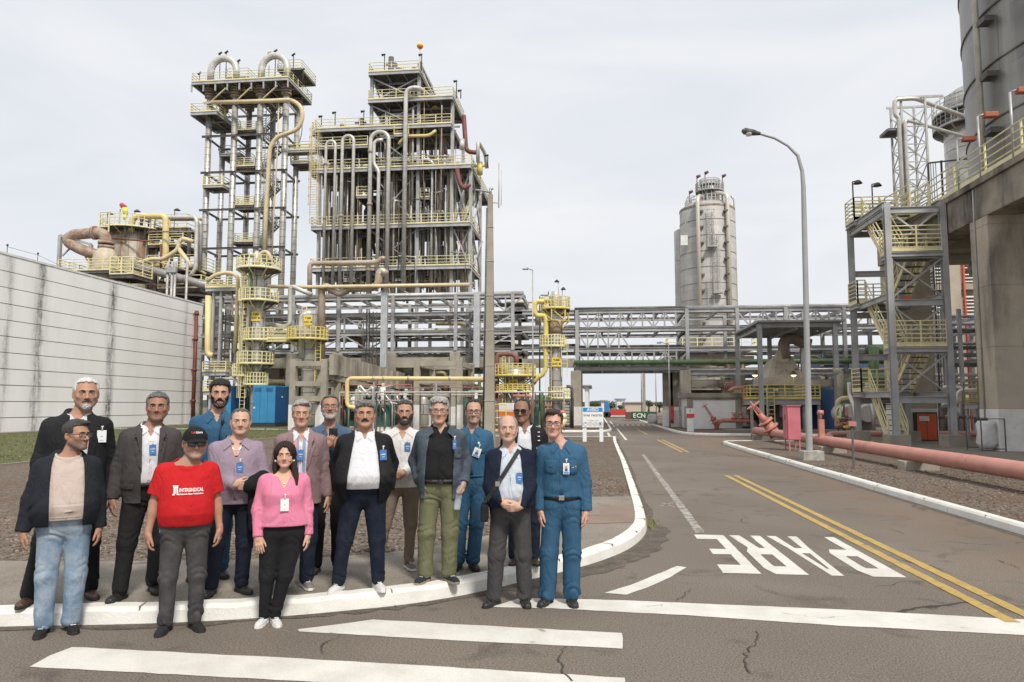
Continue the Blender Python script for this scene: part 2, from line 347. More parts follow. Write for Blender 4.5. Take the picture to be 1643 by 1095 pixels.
def kerb(P, inward, name='kerb', h=.13, wd=.17, m=None):
 """inward=+1: the island is left of the direction of travel"""
 prof = [(0, 0), (.015, h*.75), (.05, h), (wd, h+.004), (wd, 0)]; mb = MB(); vs = []; rnd = random.Random(3)
 Ls = [offset_line(P, inward*o) for o, z in prof]; n = len(prof)
 for i in range(len(P)):
  jt = rnd.uniform(-.006, .006)
  for k in range(n): x, y = Ls[k][i]; vs.append((x, y, prof[k][1] + (jt if 0 < k < 4 else 0)))
 fs = [(i*n+k, i*n+k+1, (i+1)*n+k+1, (i+1)*n+k) if inward < 0 else (i*n+k, (i+1)*n+k, (i+1)*n+k+1, i*n+k+1) for i in range(len(P)-1) for k in range(n-1)]
 fs += [tuple(range(n)), tuple((len(P)-1)*n+k for k in reversed(range(n)))]
 mb.add(vs, fs); o = struct(mb, name, m or KERB); jb = MB(); acc = 0.
 for p, q in zip(P, P[1:]):
  acc += math.hypot(q[0]-p[0], q[1]-p[1])
  if acc > 1.0 and abs(p[1]) < 40:
   acc = 0.; t = Vector((q[0]-p[0], q[1]-p[1])).normalized(); n_ = Vector((-t.y, t.x))*inward; jb.beam((p[0]-n_.x*.002+n_.x*.02, p[1]-n_.y*.002+n_.y*.02, h*.5), (p[0]+n_.x*(wd-.01), p[1]+n_.y*(wd-.01), h*.5), .009, h+.012)
 if jb.v: struct(jb, 'kerb_joint', mat('joint_grime', (.22, .20, .17), rough=1))
 return o
LKS = smooth_line(LK)
kerb(LKS, -1)
inner = offset_line(LKS, -.17)
gut = MB(); o1 = offset_line(LKS, .02); rnd = random.Random(5)
o2 = [(p[0]*1.0, p[1]) for p in offset_line(LKS, .2)]
o2 = []
for i, p in enumerate(LKS):
 ext = .34 if 6 < p[1] < 11.5 and p[0] > -1 else .12
 q = offset_line(LKS[max(0, i-1):i+2], ext + rnd.uniform(-.05, .05)); o2.append(q[1] if 0 < i < len(LKS)-1 else q[0])
gut.add([(x, y, .005) for x, y in o1] + [(x, y, .004) for x, y in o2], [(i, i+1, len(o1)+i+1, len(o1)+i) for i in range(len(o1)-1)])
struct(gut, 'gutter', DIRT)
# pavement band behind the kerb, then gravel, then lawn
PB = [PZ(u, v, .12)[:2] for u, v in ((1012, 797), (925, 798), (880, 826), (861, 844), (779, 861), (733, 871), (640, 887), (500, 897), (250, 901), (0, 902))] + [(-9.5, 7.6), (-26, 7.6)]
PBs = smooth_line(PB, 1)
near = [p for p in inner if p[1] <= PB[0][1]]
mb = MB(); mb.sheet(near[::1] + PBs[::-1], .125); struct(mb, 'pavement', SLAB)
mb = MB(); far = [p for p in inner if p[1] > PB[0][1]]
mb.sheet([(-17, 41.6)] + far + PBs + [(-26, 14), (-17, 14)], .10); struct(mb, 'gravel_bed', GRAV)
mb = MB(); q = [PZ(u, v, .13)[:2] for u, v in ((938, 815), (1018, 812), (1024, 838), (930, 841))]; mb.sheet(q, .129); struct(mb, 'pavement_patch', SLABP)
mb = MB(); q = [PZ(u, v, .13)[:2] for u, v in ((940, 818), (962, 818), (962, 827), (940, 828))]; mb.poly(q, .126, .137); struct(mb, 'pavement_cover', SLAB)
for i, x in enumerate((-1.9, -4.4, -6.9)):
 pass
mb = MB(); mb.sheet([(-37.2, 8), (-17, 14), (-17, 62), (-37.2, 62)], .115); struct(mb, 'lawn', GRASS)
mb = MB(); mb.box(-37.2, -36.0, 8, 62, .10, .17); mb.box(-17.12, -16.95, 14, 60, .05, .14); struct(mb, 'footpath', SLAB)
# right island
RK = [(14, 37.9), (8, 37.8), (6.7, 37.6), (6.15, 37.0), (5.95, 36), (5.9, 30), (5.9, 20), (5.92, 11), (5.95, 4), (6, -5)]
RKS = smooth_line(RK); kerb(RKS, +1)
mb = MB(); mb.sheet(offset_line(RKS, .17) + [(13, -5), (13, 37.7)], .09); struct(mb, 'gravel_bed', GRAV)
mb = MB(); mb.box(12.6, 60, -5, 37.9, .0, .13); mb.box(12.45, 12.6, -5, 37.9, 0, .16); struct(mb, 'concrete_apron', SLAB)
gut = MB(); o1 = offset_line(RKS, -.005); o2 = offset_line(RKS, -.13); gut.add([(x, y, .005) for x, y in o1] + [(x, y, .004) for x, y in o2], [(i+1, i, len(o1)+i, len(o1)+i+1) for i in range(len(o1)-1)]); struct(gut, 'gutter', DIRT)
# far right island (north of the side road) and far left one
RK2 = [(5.2, 150), (5.3, 62), (5.45, 50), (5.8, 48), (6.8, 46.8), (8.5, 46.4), (40, 46.2)]
K2 = smooth_line(RK2); kerb(K2, +1)
mb = MB(); mb.sheet(offset_line(K2, .17) + [(60, 46.4), (60, 150)], .09); struct(mb, 'gravel_bed', GRAV)
LK2 = [(-40, 52), (-3, 51.6), (.4, 52), (1.2, 53.5), (1.25, 62), (1.3, 150)]
K3 = smooth_line(LK2); kerb(K3, +1)
mb = MB(); mb.sheet(offset_line(K3, .17) + [(-60, 150), (-60, 52)], .09); struct(mb, 'gravel_bed', GRAV)
mb = MB(); mb.box(-60, -1, 62, 140, .0, .16); mb.box(9, 60, 52, 140, 0, .16); struct(mb, 'concrete_apron', SLAB)
LK1 = [(1.12, 41.6), (.7, 41.9), (-16.9, 42)]; K4 = smooth_line(LK1); kerb(K4, +1)
# painted markings
def mark(pts, m=PWHITE, z=.004, name='road_marking'):
 mb = MB(); mb.sheet(pts, z); return struct(mb, name, m)
def wob(P, a=.008, seed=1):
 """subdivide an outline and roughen it a little, as hand-painted lines are"""
 r = random.Random(seed); Q = []
 for p, q in zip(P, P[1:]+P[:1]):
  n = max(1, int(math.hypot(q[0]-p[0], q[1]-p[1])/.12))
  for i in range(n): t = i/n; Q.append((p[0]+(q[0]-p[0])*t + r.uniform(-a, a), p[1]+(q[1]-p[1])*t + r.uniform(-a, a)))
 return Q
gp = lambda L_: [PZ(u, v)[:2] for u, v in L_]
mark(wob(gp([(788, 975), (835, 960), (1000, 964), (1350, 979), (1643, 995), (1800, 1004), (1800, 1031), (1643, 1020), (1350, 1005), (1100, 988), (1000, 983), (885, 977)]), .006))
mark(wob(gp([(476, 1011), (540, 1003), (598, 995), (998, 1017), (999, 1042), (700, 1027), (480, 1014)]), .006, 2))
mark(wob(gp([(48, 1071), (80, 1053), (116, 1039), (560, 1062), (1003, 1089), (1004, 1119), (560, 1098)]), .006, 3))
mark(wob(gp([(970, 952), (1010, 940), (1050, 924), (1086, 909), (1101, 911), (1075, 927), (1040, 943), (1005, 955)]), .005, 4))
mark(wob([(3.38, 6.74), (3.50, 6.74), (3.42, 19.9), (3.30, 19.9)], .005, 5), PYEL, .006); mark(wob([(3.62, 6.72), (3.74, 6.72), (3.66, 19.9), (3.54, 19.9)], .005, 6), PYEL, .006)
for x in (3.30, 3.54): mark([(x, 29.6), (x+.12, 29.6), (x+.06, 40.5), (x-.06, 40.5)], PYEL)
mark([(3.2, 47.5), (3.32, 47.5), (3.27, 58), (3.15, 58)], PYEL)
mark(wob([(1.40, 10.9), (1.54, 10.9), (1.80, 28), (1.68, 28)], .012, 8), PWORN)
mark([(1.55, 40), (1.68, 40), (1.75, 60), (1.64, 60)]); mark([(1.6, 66), (1.72, 66), (1.75, 90), (1.66, 90)])
for k in range(7): mark([(1.9+k*.5, 70), (2.2+k*.5, 70), (2.2+k*.5, 73), (1.9+k*.5, 73)])
for y in (43.2, 47.0, 50.3): mark([(-14, y), (.6, y), (.6, y+.22), (-14, y+.22)])
mark([(.75, 42.6), (.9, 42.6), (.9, 50.8), (.75, 50.8)])
mark([(7.2, 39.2), (18, 39.6), (18, 39.8), (7.2, 39.4)]); mark([(7.5, 43.2), (18, 43.4), (18, 43.6), (7.5, 43.35)])
# PARE, painted for traffic coming towards the camera: letter tops point at the camera
def letter(strokes, x0, w_, y0, hh):
 for s in strokes: mark(wob([(x0 - a*w_, y0 - b*hh) for a, b in s], .004, int(x0*100)), PWHITE)
LW, LG, YB, LH = .40, .095, 10.75, 2.4
E = [[(0, 0), (1, 0), (1, .14), (.34, .14), (.34, .43), (.86, .43), (.86, .57), (.34, .57), (.34, .82), (1, .82), (1, 1), (0, 1)]]
Rr = [[(0, 0), (.32, 0), (.32, .42), (.5, .42), (.72, 0), (1.05, 0), (.80, .44), (1, .56), (1, .88), (.8, 1), (0, 1)]]
def ring(outer, inner_):
 """outline with a hole, cut by a seam"""
 return outer + [outer[0]] + inner_[::-1] + [inner_[-1]]
def hole(name_, x0, outer, inner_):
 mb = MB(); n = len(outer); vs = [(x0 - a*LW, YB - b*LH, .004) for a, b in outer] + [(x0 - a*LW, YB - b*LH, .004) for a, b in inner_]
 mb.add(vs, [(i, (i+1) % n, n+(i+1) % n, n+i) for i in range(n)]); return struct(mb, 'road_marking', PWHITE)
x = 3.24
# P
for st in ([(0, 0), (.33, 0), (.33, .38), (0, .38)],): letter([st], x, LW, YB, LH)
hole('p', x, [(0, .38), (.33, .38), (.85, .38), (1, .48), (1, .88), (.85, 1), (.33, 1), (0, 1)], [(.33, .55), (.34, .55), (.66, .55), (.69, .58), (.69, .80), (.66, .83), (.34, .83), (.33, .83)])
x -= LW+LG
# A
hole('a', x, [(.17, .36), (.83, .36), (.66, 1), (.34, 1)], [(.38, .50), (.62, .50), (.53, .86), (.47, .86)])
letter([[(0, 0), (.30, 0), (.38, .36), (.17, .36)], [(.70, 0), (1, 0), (.83, .36), (.62, .36)]], x, LW, YB, LH)
x -= LW+LG
# R
letter([[(0, 0), (.33, 0), (.33, .38), (0, .38)], [(.70, 0), (1.04, 0), (.84, .38), (.50, .38)]], x, LW, YB, LH)
hole('r', x, [(0, .38), (.33, .38), (.85, .38), (1, .48), (1, .88), (.85, 1), (.33, 1), (0, 1)], [(.33, .55), (.34, .55), (.66, .55), (.69, .58), (.69, .80), (.66, .83), (.34, .83), (.33, .83)])
x -= LW+LG
letter(E, x, LW, YB, LH)
# worn chalk cross by the kerb
for a, b in (((1058, 806), (1082, 814)), ((1058, 813), (1080, 807))):
 p, q = PZ(*a), PZ(*b); mb = MB(); mb.beam((p[0], p[1], .003), (q[0], q[1], .003), .035, .003); struct(mb, 'road_marking', PWORN)
# two long cracks in the foreground tarmac
CRK = mat('crack_shadow', (.055, .047, .04), rough=1)  # even dark colour of the crack ribbons
def crack(P, seed, wd=.010):
 r = random.Random(seed); Q = []
 for a, b in zip(P, P[1:]):
  a = PZ(*a); b = PZ(*b); n = max(3, int(math.hypot(a[0]-b[0], a[1]-b[1])/.05))
  for i in range(n): t = i/n; Q.append((a[0]+(b[0]-a[0])*t+r.uniform(-.018, .018), a[1]+(b[1]-a[1])*t+r.uniform(-.018, .018)))
 W = [wd*r.uniform(.2, .75) for _ in Q]; Lq = [(x-w_, y) for (x, y), w_ in zip(Q, W)]; Rq = [(x+w_, y) for (x, y), w_ in zip(Q, W)]; n = len(Q)
 mb = MB(); mb.add([(x, y, .0085) for x, y in Lq+Rq], [(i, n+i, n+i+1, i+1) for i in range(n-1)]); struct(mb, 'road_crack', CRK)
crack([(1216, 1015), (1214, 1030), (1196, 1050), (1198, 1070), (1208, 1088)], 1)
crack([(905, 1040), (895, 1058), (902, 1075), (922, 1100)], 2)
crack([(1110, 946), (1095, 958), (1082, 967)], 3, .008); crack([(1030, 975), (1055, 973), (1066, 971)], 4, .01); crack([(1600, 900), (1643, 915)], 5)
crack([(1250, 985), (1320, 993), (1380, 990)], 9, .007); crack([(620, 960), (640, 978)], 7, .006); crack([(45, 985), (42, 998)], 7, .006); crack([(1430, 850), (1455, 858)], 8)
# grass blades: tufts on the lawn and a few in the gutter
mb = MB(); rg = random.Random(11)
for i in range(5200):
 y = 15 + 40*rg.random()**1.6; x = -17.2 - 18.5*rg.random();
 for k in range(3):
  a = rg.uniform(0, 6.28); h = rg.uniform(.03, .09); dx, dy = math.cos(a)*.02, math.sin(a)*.02; ox, oy = rg.uniform(-.08, .08), rg.uniform(-.08, .08)
  mb.add([(x+ox-dx, y+oy-dy, .11), (x+ox+dx, y+oy+dy, .11), (x+ox+rg.uniform(-.05, .05), y+oy+rg.uniform(-.05, .05), .115+h)], [(0, 1, 2)], rg.randrange(2))
for i in range(160):
 x, y = PZ(1043 + rg.gauss(0, 5), 842+rg.gauss(0, 4))[:2]; a = rg.uniform(0, 6.28); mb.add([(x-.006, y, .004), (x+.006, y, .004), (x+math.cos(a)*.04, y+math.sin(a)*.04, .05)], [(0, 1, 2)], rg.randrange(2))
setp(mb.build('grass', [mat('blade', (.10, .13, .03)), mat('dry_blade', (.19, .18, .07))], origin=(0, 0, 0)), 'short patchy grass on the lawn below the white wall and in the gutter', 'grass', kind='stuff')
# loose stones lying on both gravel beds near the camera
mb = MB(); rg = random.Random(12)
def stone(x, y, z, s):
 vs = [(x+s*math.cos(a+rg.uniform(-.3, .3))*rg.uniform(.7, 1.1), y+s*math.sin(a)*rg.uniform(.7, 1.1), z+s*.35) for a in (0, 1.57, 3.14, 4.71)]
 mb.add(vs+[(x, y, z+s*rg.uniform(.7, 1.))] + [(a, b, z-.01) for a, b, c in vs], [(0, 1, 4), (1, 2, 4), (2, 3, 4), (3, 0, 4), (5, 6, 1, 0), (6, 7, 2, 1), (7, 8, 3, 2), (8, 5, 0, 3)], rg.randrange(3))
for i in range(7000):
 y = 7.9+10*rg.random()**1.5; x = -9+9.6*rg.random()
 # keep behind the pavement edge
 e = np.interp(x, [p[0] for p in PB[::-1]], [p[1] for p in PB[::-1]])
 if y > e+.05 and x < .72: stone(x, y, .10, rg.uniform(.012, .03))
for i in range(2500):
 y = 9+14*rg.random(); x = 6.15+4.5*rg.random(); stone(x, y, .09, rg.uniform(.012, .032))
setp(mb.build('loose_stones', [mat('stone_dark', (.085, .065, .05), rough=.9), mat('stone_mid', (.16, .12, .09), rough=.9), mat('stone_pale', (.26, .21, .17), rough=.9)], origin=(0, 0, 0)), 'loose brown stones lying on the gravel beds beside the road', 'gravel', kind='stuff')
# ================================================================== white precast wall on the left
XW = -37.9
def wallm():
 m = bpy.data.materials.new('precast_panel'); m.use_nodes = True; nt = m.node_tree; N = nt.nodes; L = nt.links; b = N['Principled BSDF']; b.inputs['Roughness'].default_value = .85
 tc = N.new('ShaderNodeTexCoord'); sp = N.new('ShaderNodeSeparateXYZ'); L.new(tc.outputs['Object'], sp.inputs[0])
 def nz(s, st):
  mp = N.new('ShaderNodeMapping'); mp.inputs['Scale'].default_value = st; L.new(tc.outputs['Object'], mp.inputs[0]); n = N.new('ShaderNodeTexNoise'); n.inputs['Scale'].default_value = s; n.inputs['Detail'].default_value = 7; n.inputs['Roughness'].default_value = .7; L.new(mp.outputs[0], n.inputs[0]); return n.outputs[0]
 def rg_(src, lo, hi, a=0., c=1.):
  r = N.new('ShaderNodeMapRange'); r.inputs[1].default_value = lo; r.inputs[2].default_value = hi; r.inputs[3].default_value = a; r.inputs[4].default_value = c; L.new(src, r.inputs[0]); return r.outputs[0]
 def ma(op, a, c=0.):
  n = N.new('ShaderNodeMath'); n.operation = op
  for i, s in enumerate((a, c)):
   if isinstance(s, (int, float)): n.inputs[i].default_value = s
   else: L.new(s, n.inputs[i])
  return n.outputs[0]
 def mixc(f, a, c):
  x = N.new('ShaderNodeMix'); x.data_type = 'RGBA'
  L.new(f, x.inputs[0])
  for i, s in ((6, a), (7, c)):
   if isinstance(s, tuple): x.inputs[i].default_value = (*s, 1)
   else: L.new(s, x.inputs[i])
  return x.outputs[2]
 col = mixc(rg_(nz(.5, (1, 1, .3)), .35, .65), (.88, .875, .86), (.81, .80, .785))
 st = None
 for yc, wd, am in ((PX(62, 550, XW)[1], .5, .95), (PX(178, 550, XW)[1], .42, 1.15), (PX(12, 500, XW)[1], .35, .6), (PX(297, 550, XW)[1], .3, .45)):
  d = ma('DIVIDE', ma('SUBTRACT', sp.outputs[1], yc), wd); e = ma('MULTIPLY', ma('POWER', 2.718, ma('MULTIPLY', ma('MULTIPLY', d, d), -1.)), am); st = e if st is None else ma('ADD', st, e)
 s2 = ma('MULTIPLY', st, rg_(nz(.9, (1, 2.2, .35)), .34, .58))
 fine = rg_(nz(5, (1, 1, 1)), .3, .6, .35, 1.); s2 = ma('MULTIPLY', s2, fine)
 col = mixc(s2, col, (.10, .095, .085))
 drip = rg_(nz(1.1, (1, 1.6, .12)), .66, .85, 0, .35); col = mixc(drip, col, (.30, .275, .24))
 L.new(col, b.inputs['Base Color']); bp = N.new('ShaderNodeBump'); bp.inputs['Strength'].default_value = .4; bp.inputs['Distance'].default_value = .02; L.new(nz(8, (1, 1, 1)), bp.inputs['Height']); L.new(bp.outputs[0], b.inputs['Normal'])
 return m
yE = PX(322, 600, XW)[1]; HW = PX(0, 403, XW)[2]
wl = thing('perimeter_wall', 'long stained white wall of horizontal precast panels behind the lawn', 'wall', (XW, yE, 0))
WM = wallm(); rows = 11; dz = (HW-.15)/rows
mb = MB()
for r in range(rows):
 jy = [14, PX(178, 550, XW)[1], yE-2.4, yE]
 for a, b in zip(jy, jy[1:]): mb.box(XW-.35, XW + (.0 if r % 2 else .004), a+.012, b-.012, r*dz+.02, (r+1)*dz-.025)
o = mb.build('precast_panels', WM, wl); o.data.transform(Matrix.Translation(WL[wl])); o.location = -WL[wl]   # keep world coordinates for the stains
mb = MB(); mb.box(XW-.30, XW-.06, 14.1, yE-.1, 0, HW-.2); mb.build('joint_backing', mat('joint_dark', (.05, .045, .04), rough=1), wl)
mb = MB(); mb.box(XW-.4, XW+.04, 13.9, yE+.05, HW-.15, HW); mb.build('coping', WHITEP, wl)
mb = MB()
for u in (10, 60): y = PX(u, 500, XW)[1]; mb.cyl((XW-.2, y, HW), (XW-.2, y, HW+.55), .02); mb.cyl((XW-.2, y, HW+.5), (XW-.2, y, HW+.62), .06)
mb.tube([(XW-.2, PX(10, 500, XW)[1], HW+.45), (XW-.2, PX(60, 500, XW)[1], HW+.45), (XW-.2, PX(100, 500, XW)[1], HW+.1)], .012, 4)
mb.build('lightning_wire', DARK, wl)
yp = PX(311, 600, XW+.3)[1]
rp = thing('fire_riser', 'brown-red vertical pipe clamped to the end of the white wall', 'pipe', (XW+.35, yp, 0))
mb = MB(); mb.cyl((XW+.35, yp, .1), (XW+.35, yp, HW-.9), .17, n=14); mb.build('riser_pipe', mat('oxide_red', (.20, .055, .03), (.14, .04, .025), rough=.6, nscale=2), rp)
for z in (2.2, 5.1, 8.0, HW-1.3): mb = MB(); mb.cyl((XW+.35, yp, z), (XW+.35, yp, z+.22), .23, n=14); mb.box(XW-.05, XW+.35, yp-.05, yp+.05, z+.07, z+.15); mb.build('pipe_clamp', MATS['oxide_red'], rp)
# ================================================================== PLANT
rn = random.Random(21)
X_ = lambda u, v, y: PY(u, v, y)[0]
Zv = lambda u, v, y: PY(u, v, y)[2]
FINE = {}
def pipe(parent, pts, r, m=PIPEM, name='pipe', n=8, br=None, flanges=()):
 if name == 'pipe' and parent.name == 'process_structure' and r <= .11:
  if m not in FINE: FINE[m] = MB()
  FINE[m].tube(pts, r, min(n, 6), br); return None
 mb = MB(); mb.tube(pts, r, n, br)
 for f in flanges:
  a, b = Vector(pts[f]), Vector(pts[f+1]); c = a.lerp(b, .5); d = (b-a).normalized(); mb.cyl(c-d*r*.35, c+d*r*.35, r*1.5, n=n)
 return mb.build(name, m, parent)
def deck(parent, x0, x1, y0, y1, z, rails='SENW', m=PAINTG, rm=YEL, h=1.1, th=.3, rr=.03, bars=(1, .66, .33), joists=True, post=2.0, gaps=()):
 mb = MB()
 for a, b in (((x0, y0), (x1, y0)), ((x0, y1), (x1, y1))): mb.ibeam((a[0], a[1], z-th/2-.03), (b[0], b[1], z-th/2-.03), .16, th)
 for a, b in (((x0, y0+.08), (x0, y1-.08)), ((x1, y0+.08), (x1, y1-.08))): mb.ibeam((a[0], a[1], z-th/2-.034), (b[0], b[1], z-th/2-.034), .156, th-.01)
 if joists:
  nj = max(1, int((x1-x0)/1.6))
  for i in range(1, nj): x = x0+(x1-x0)*i/nj; mb.beam((x, y0+.1, z-.16), (x, y1-.1, z-.16), .09, .2)
  if y1-y0 > 4:
   for i in range(1, int((y1-y0)/3)): y = y0+3*i; mb.beam((x0+.1, y, z-.19), (x1-.1, y, z-.19), .12, .22)
 mb.build('platform_frame', m, parent)
 g = MB(); g.box(x0+.02, x1-.02, y0+.02, y1-.02, z-.025, z+.005); g.build('grating', STEELD, parent)
 if rails and rm:
  P = {'S': [(x0, y0, z), (x1, y0, z)], 'N': [(x0, y1, z), (x1, y1, z)], 'W': [(x0, y0, z), (x0, y1, z)], 'E': [(x1, y0, z), (x1, y1, z)]}
  mb = MB()
  for k in rails: mb.rail(P[k], h, rr, post=post, bars=bars)
  mb.build('railing', rm, parent)
def flight(parent, p, q, w, m=YEL, sm=None, rail=True, axis='y', rr=.025, h=1.0, rails=(1, 1)):
 """stair flight from p (bottom) to q (top), w wide across"""
 p = Vector(p); q = Vector(q); a = Vector((1, 0, 0)) if axis == 'y' else Vector((0, 1, 0)); mb = MB()
 for s in (-.5, .5): mb.beam(p+a*w*s, q+a*w*s, .05, .22)
 n = max(2, int((q.z-p.z)/.22))
 o = mb.build('stair_stringer', m, parent); mb = MB()
 for i in range(n):
  c = p.lerp(q, (i+.5)/n); e = .13
  if axis == 'y': mb.box(c.x-w/2+.03, c.x+w/2-.03, c.y-e, c.y+e, c.z-.02, c.z+.015)
  else: mb.box(c.x-e, c.x+e, c.y-w/2+.03, c.y+w/2-.03, c.z-.02, c.z+.015)
 mb.build('stair_treads', STEELD, parent)
 if rail:
  mb = MB()
  for s, on in zip((-.5, .5), rails):
   if not on: continue
   A, B = p+a*w*s, q+a*w*s
   for f in (1, .66, .33): mb.cyl(A+Vector((0, 0, h*f)), B+Vector((0, 0, h*f)), rr, n=5, caps=False)
   k = max(1, int((B-A).length/1.3))
   for i in range(k+1): c = A.lerp(B, i/k); mb.beam(c, c+Vector((0, 0, h)), rr*2, rr*2)
  mb.build('stair_rail', m, parent)
def floodlight(parent, p, h=1.6, d=.35, m=None, head=None):
 mb = MB(); mb.cyl(p, (p[0], p[1], p[2]+h), .03, n=6); o = mb.build('lamp_pole', STEEL, parent)
 mb = MB(); mb.lathe((p[0]+d*.3, p[1], p[2]+h-.12), [(.02, .22), (.06, .2), (.20, .05), (.21, 0), (.0, -.01)], 12); mb.build('lamp_head', head or DARK, parent)
def cagecol(parent, x, y, z0, z1, r, n=20, m=CLAD, name='shell', dome=True):
 mb = MB(); prof = [(r, z0), (r, z1)]
 if dome: prof += [(r*.93, z1+r*.25), (r*.7, z1+r*.42), (r*.35, z1+r*.52), (.001, z1+r*.55)]
 mb.lathe((x, y, 0), prof, n); z = z0+.9
 while z < z1: mb.lathe((x, y, z), [(r+.001, -.03), (r+.018, -.02), (r+.018, .02), (r+.001, .03)], n, uv=False); z += 1.8
 return mb.build(name, m, parent)
def ringdeck(parent, x, y, z, r0, r1, a0=0., a1=360., m=YEL, h=1.1, rr=.026, under=None, n=24):
 a0, a1 = R(a0), R(a1); mb = MB(); full = abs(a1-a0-2*math.pi) < .01; n_ = max(6, int(n*(a1-a0)/6.283)); mb.lathe((x, y, z), [(r0, -.08), (r1, -.08), (r1, .0), (r0, .0)], n_, uv=False, a0=a0, a1=a1); mb.lathe((x, y, z), [(r1+.003, -.12), (r1+.03, -.12), (r1+.03, .07), (r1+.003, .07)], n_, 1, False, a0, a1)
 for k in range(n_//3+1):
  t = a0+(a1-a0)*k/(n_//3); mb.beam((x+r0*math.cos(t), y+r0*math.sin(t), z-.35-(r1-r0)*.4), (x+r1*math.cos(t), y+r1*math.sin(t), z-.12), .08, .08, 1)
 mb.build('platform', [STEELD, m], parent); mb = MB(); pts = [(x+r1*math.cos(a0+(a1-a0)*k/n_), y+r1*math.sin(a0+(a1-a0)*k/n_), z) for k in range(n_+1)]
 mb.rail(pts, h, rr, post=1.2, kick=False); mb.build('railing', m, parent)
def signplate(parent, x, y, z, w_, lines, th=.02, size=.3, nm='sign_plate'):
 mb = MB(); mb.box(x-w_/2, x+w_/2, y-th, y, z-size*.75*len(lines), z+size*.75*len(lines)); o = mb.build(nm, mat('sign_yellow', (.78, .58, .10)), parent)
 for i, t in enumerate(lines): text_mesh(t, size*.85, 'sign_lettering', DARK, o, (x, y-th-.006, z+size*1.2*((len(lines)-1)/2-i)*1.05), (math.pi/2, 0, 0), .002, offset=.01)
# ---------------------------------------------------------------- stair tower on the right
st = thing('stair_tower', 'grey steel stair tower with yellow flights beside the concrete silo deck', 'stair tower', (13.5, 34.9, 0))
xa, xb, ya, yb = 12.5, 14.75, 32.6, 37.1
zT = Zv(1470, 326, ya); zl = [Zv(1470, 636, ya), Zv(1470, 557, ya), Zv(1470, 480, ya), Zv(1470, 404, ya)]
zb1, zb2, zb3 = Zv(1375, 630, yb), Zv(1375, 492, yb), Zv(1375, 362, yb)
for x, y in ((xa, ya), (xb, ya), (xa, yb), (xb, yb)): mb = MB(); mb.ibeam((x, y, .6), (x, y, zT), .24, .26); mb.build('column', PAINTG, st)
for x, y in ((xa, ya), (xb, ya), (xa, yb), (xb, yb)): mb = MB(); mb.box(x-.42, x+.42, y-.42, y+.42, 0, .62); mb.build('footing', CONC, st, bevel=.02)
mb = MB()
for z in zl+[zT-.15]:
 mb.ibeam((xa+.14, ya, z-.15), (xb-.14, ya, z-.15), .16, .28); mb.ibeam((xa+.14, yb, z-.15), (xb-.14, yb, z-.15), .16, .28)
for z in (zb1, zb2, zb3):
 for x in (xa, xb): mb.ibeam((x, ya+.14, z-.15), (x, yb-.14, z-.15), .16, .26)
for z in (zT-.15,):
 for x in (xa, xb): mb.ibeam((x, ya+.14, z-.15), (x, yb-.14, z-.15), .16, .26)
mb.build('floor_beams', PAINTG, st); mb = MB()
for za, zc in zip(zl, zl[1:]+[zT]):
 mb.beam((xa+.1, ya-.02, za+.1), (xb-.1, ya-.02, zc-.3), .07, .07); mb.beam((xb-.1, ya+.06, za+.1), (xa+.1, ya+.06, zc-.3), .07, .07)
mb.build('cross_bracing', STEEL, st)
for z in (zl[1], zl[3]): deck(st, xa+.1, xb-.1, ya-.1, ya+1.1, z, 'SW', rr=.028, bars=(1, .83, .66, .5, .33, .16), th=.2, joists=False, post=1.)
for z in (zb1, zb2, zb3): deck(st, xa-.15, xb-.1, yb-1.1, yb+.1, z, 'NWS' if z == zb3 else 'NW', rr=.028, bars=(1, .83, .66, .5, .33, .16), th=.2, joists=False, post=1.)
for z in (zb1, zb2, zb3): mb = MB(); mb.rail([(xa-.15, yb-1.1, z), (xa+.2, yb-1.1, z)], 1.1, .028, bars=(1, .8, .6, .4, .2)); mb.build('landing_rail', YEL, st)
xl = 13.14; xr = xl+1.0
for i, (p, q) in enumerate((((xl, 34.05, .13), (xl, yb-1.1, zb1)), ((xr, yb-1.1, zb1), (xr, ya+1.1, zl[1])), ((xl, ya+1.1, zl[1]), (xl, yb-1.1, zb2)), ((xr, yb-1.1, zb2), (xr, ya+1.1, zl[3])), ((xl, ya+1.1, zl[3]), (xl, yb-1.1, zb3)), ((xr, yb-1.1, zb3), (xr, ya+.6, zT)))): flight(st, p, q, .8, rr=.03)
for u, v0, v1 in ((1370, 292, 330), (1401, 296, 335)):
 y = yb; p = PY(u, 345, y); mb = MB(); mb.cyl((p[0], y, zb3), (p[0], y, Zv(u, v0, y)), .035, n=6); mb.cyl((p[0], y, Zv(u, v0, y)), (p[0]+.3, y, Zv(u, v0, y)+.05), .03, n=6); mb.lathe((p[0]+.25, y, Zv(u, v0, y)-.12), [(.0, .2), (.1, .18), (.22, .02), (.0, .0)], 12); mb.build('floodlight', STEELD, st)
mb = MB(); mb.box(xa+.65, xa+.85, ya+.1, ya+.3, zl[2]+.02, zl[2]+.18); mb.build('lamp_housing', mat('orange_red', (.55, .10, .03)), st)
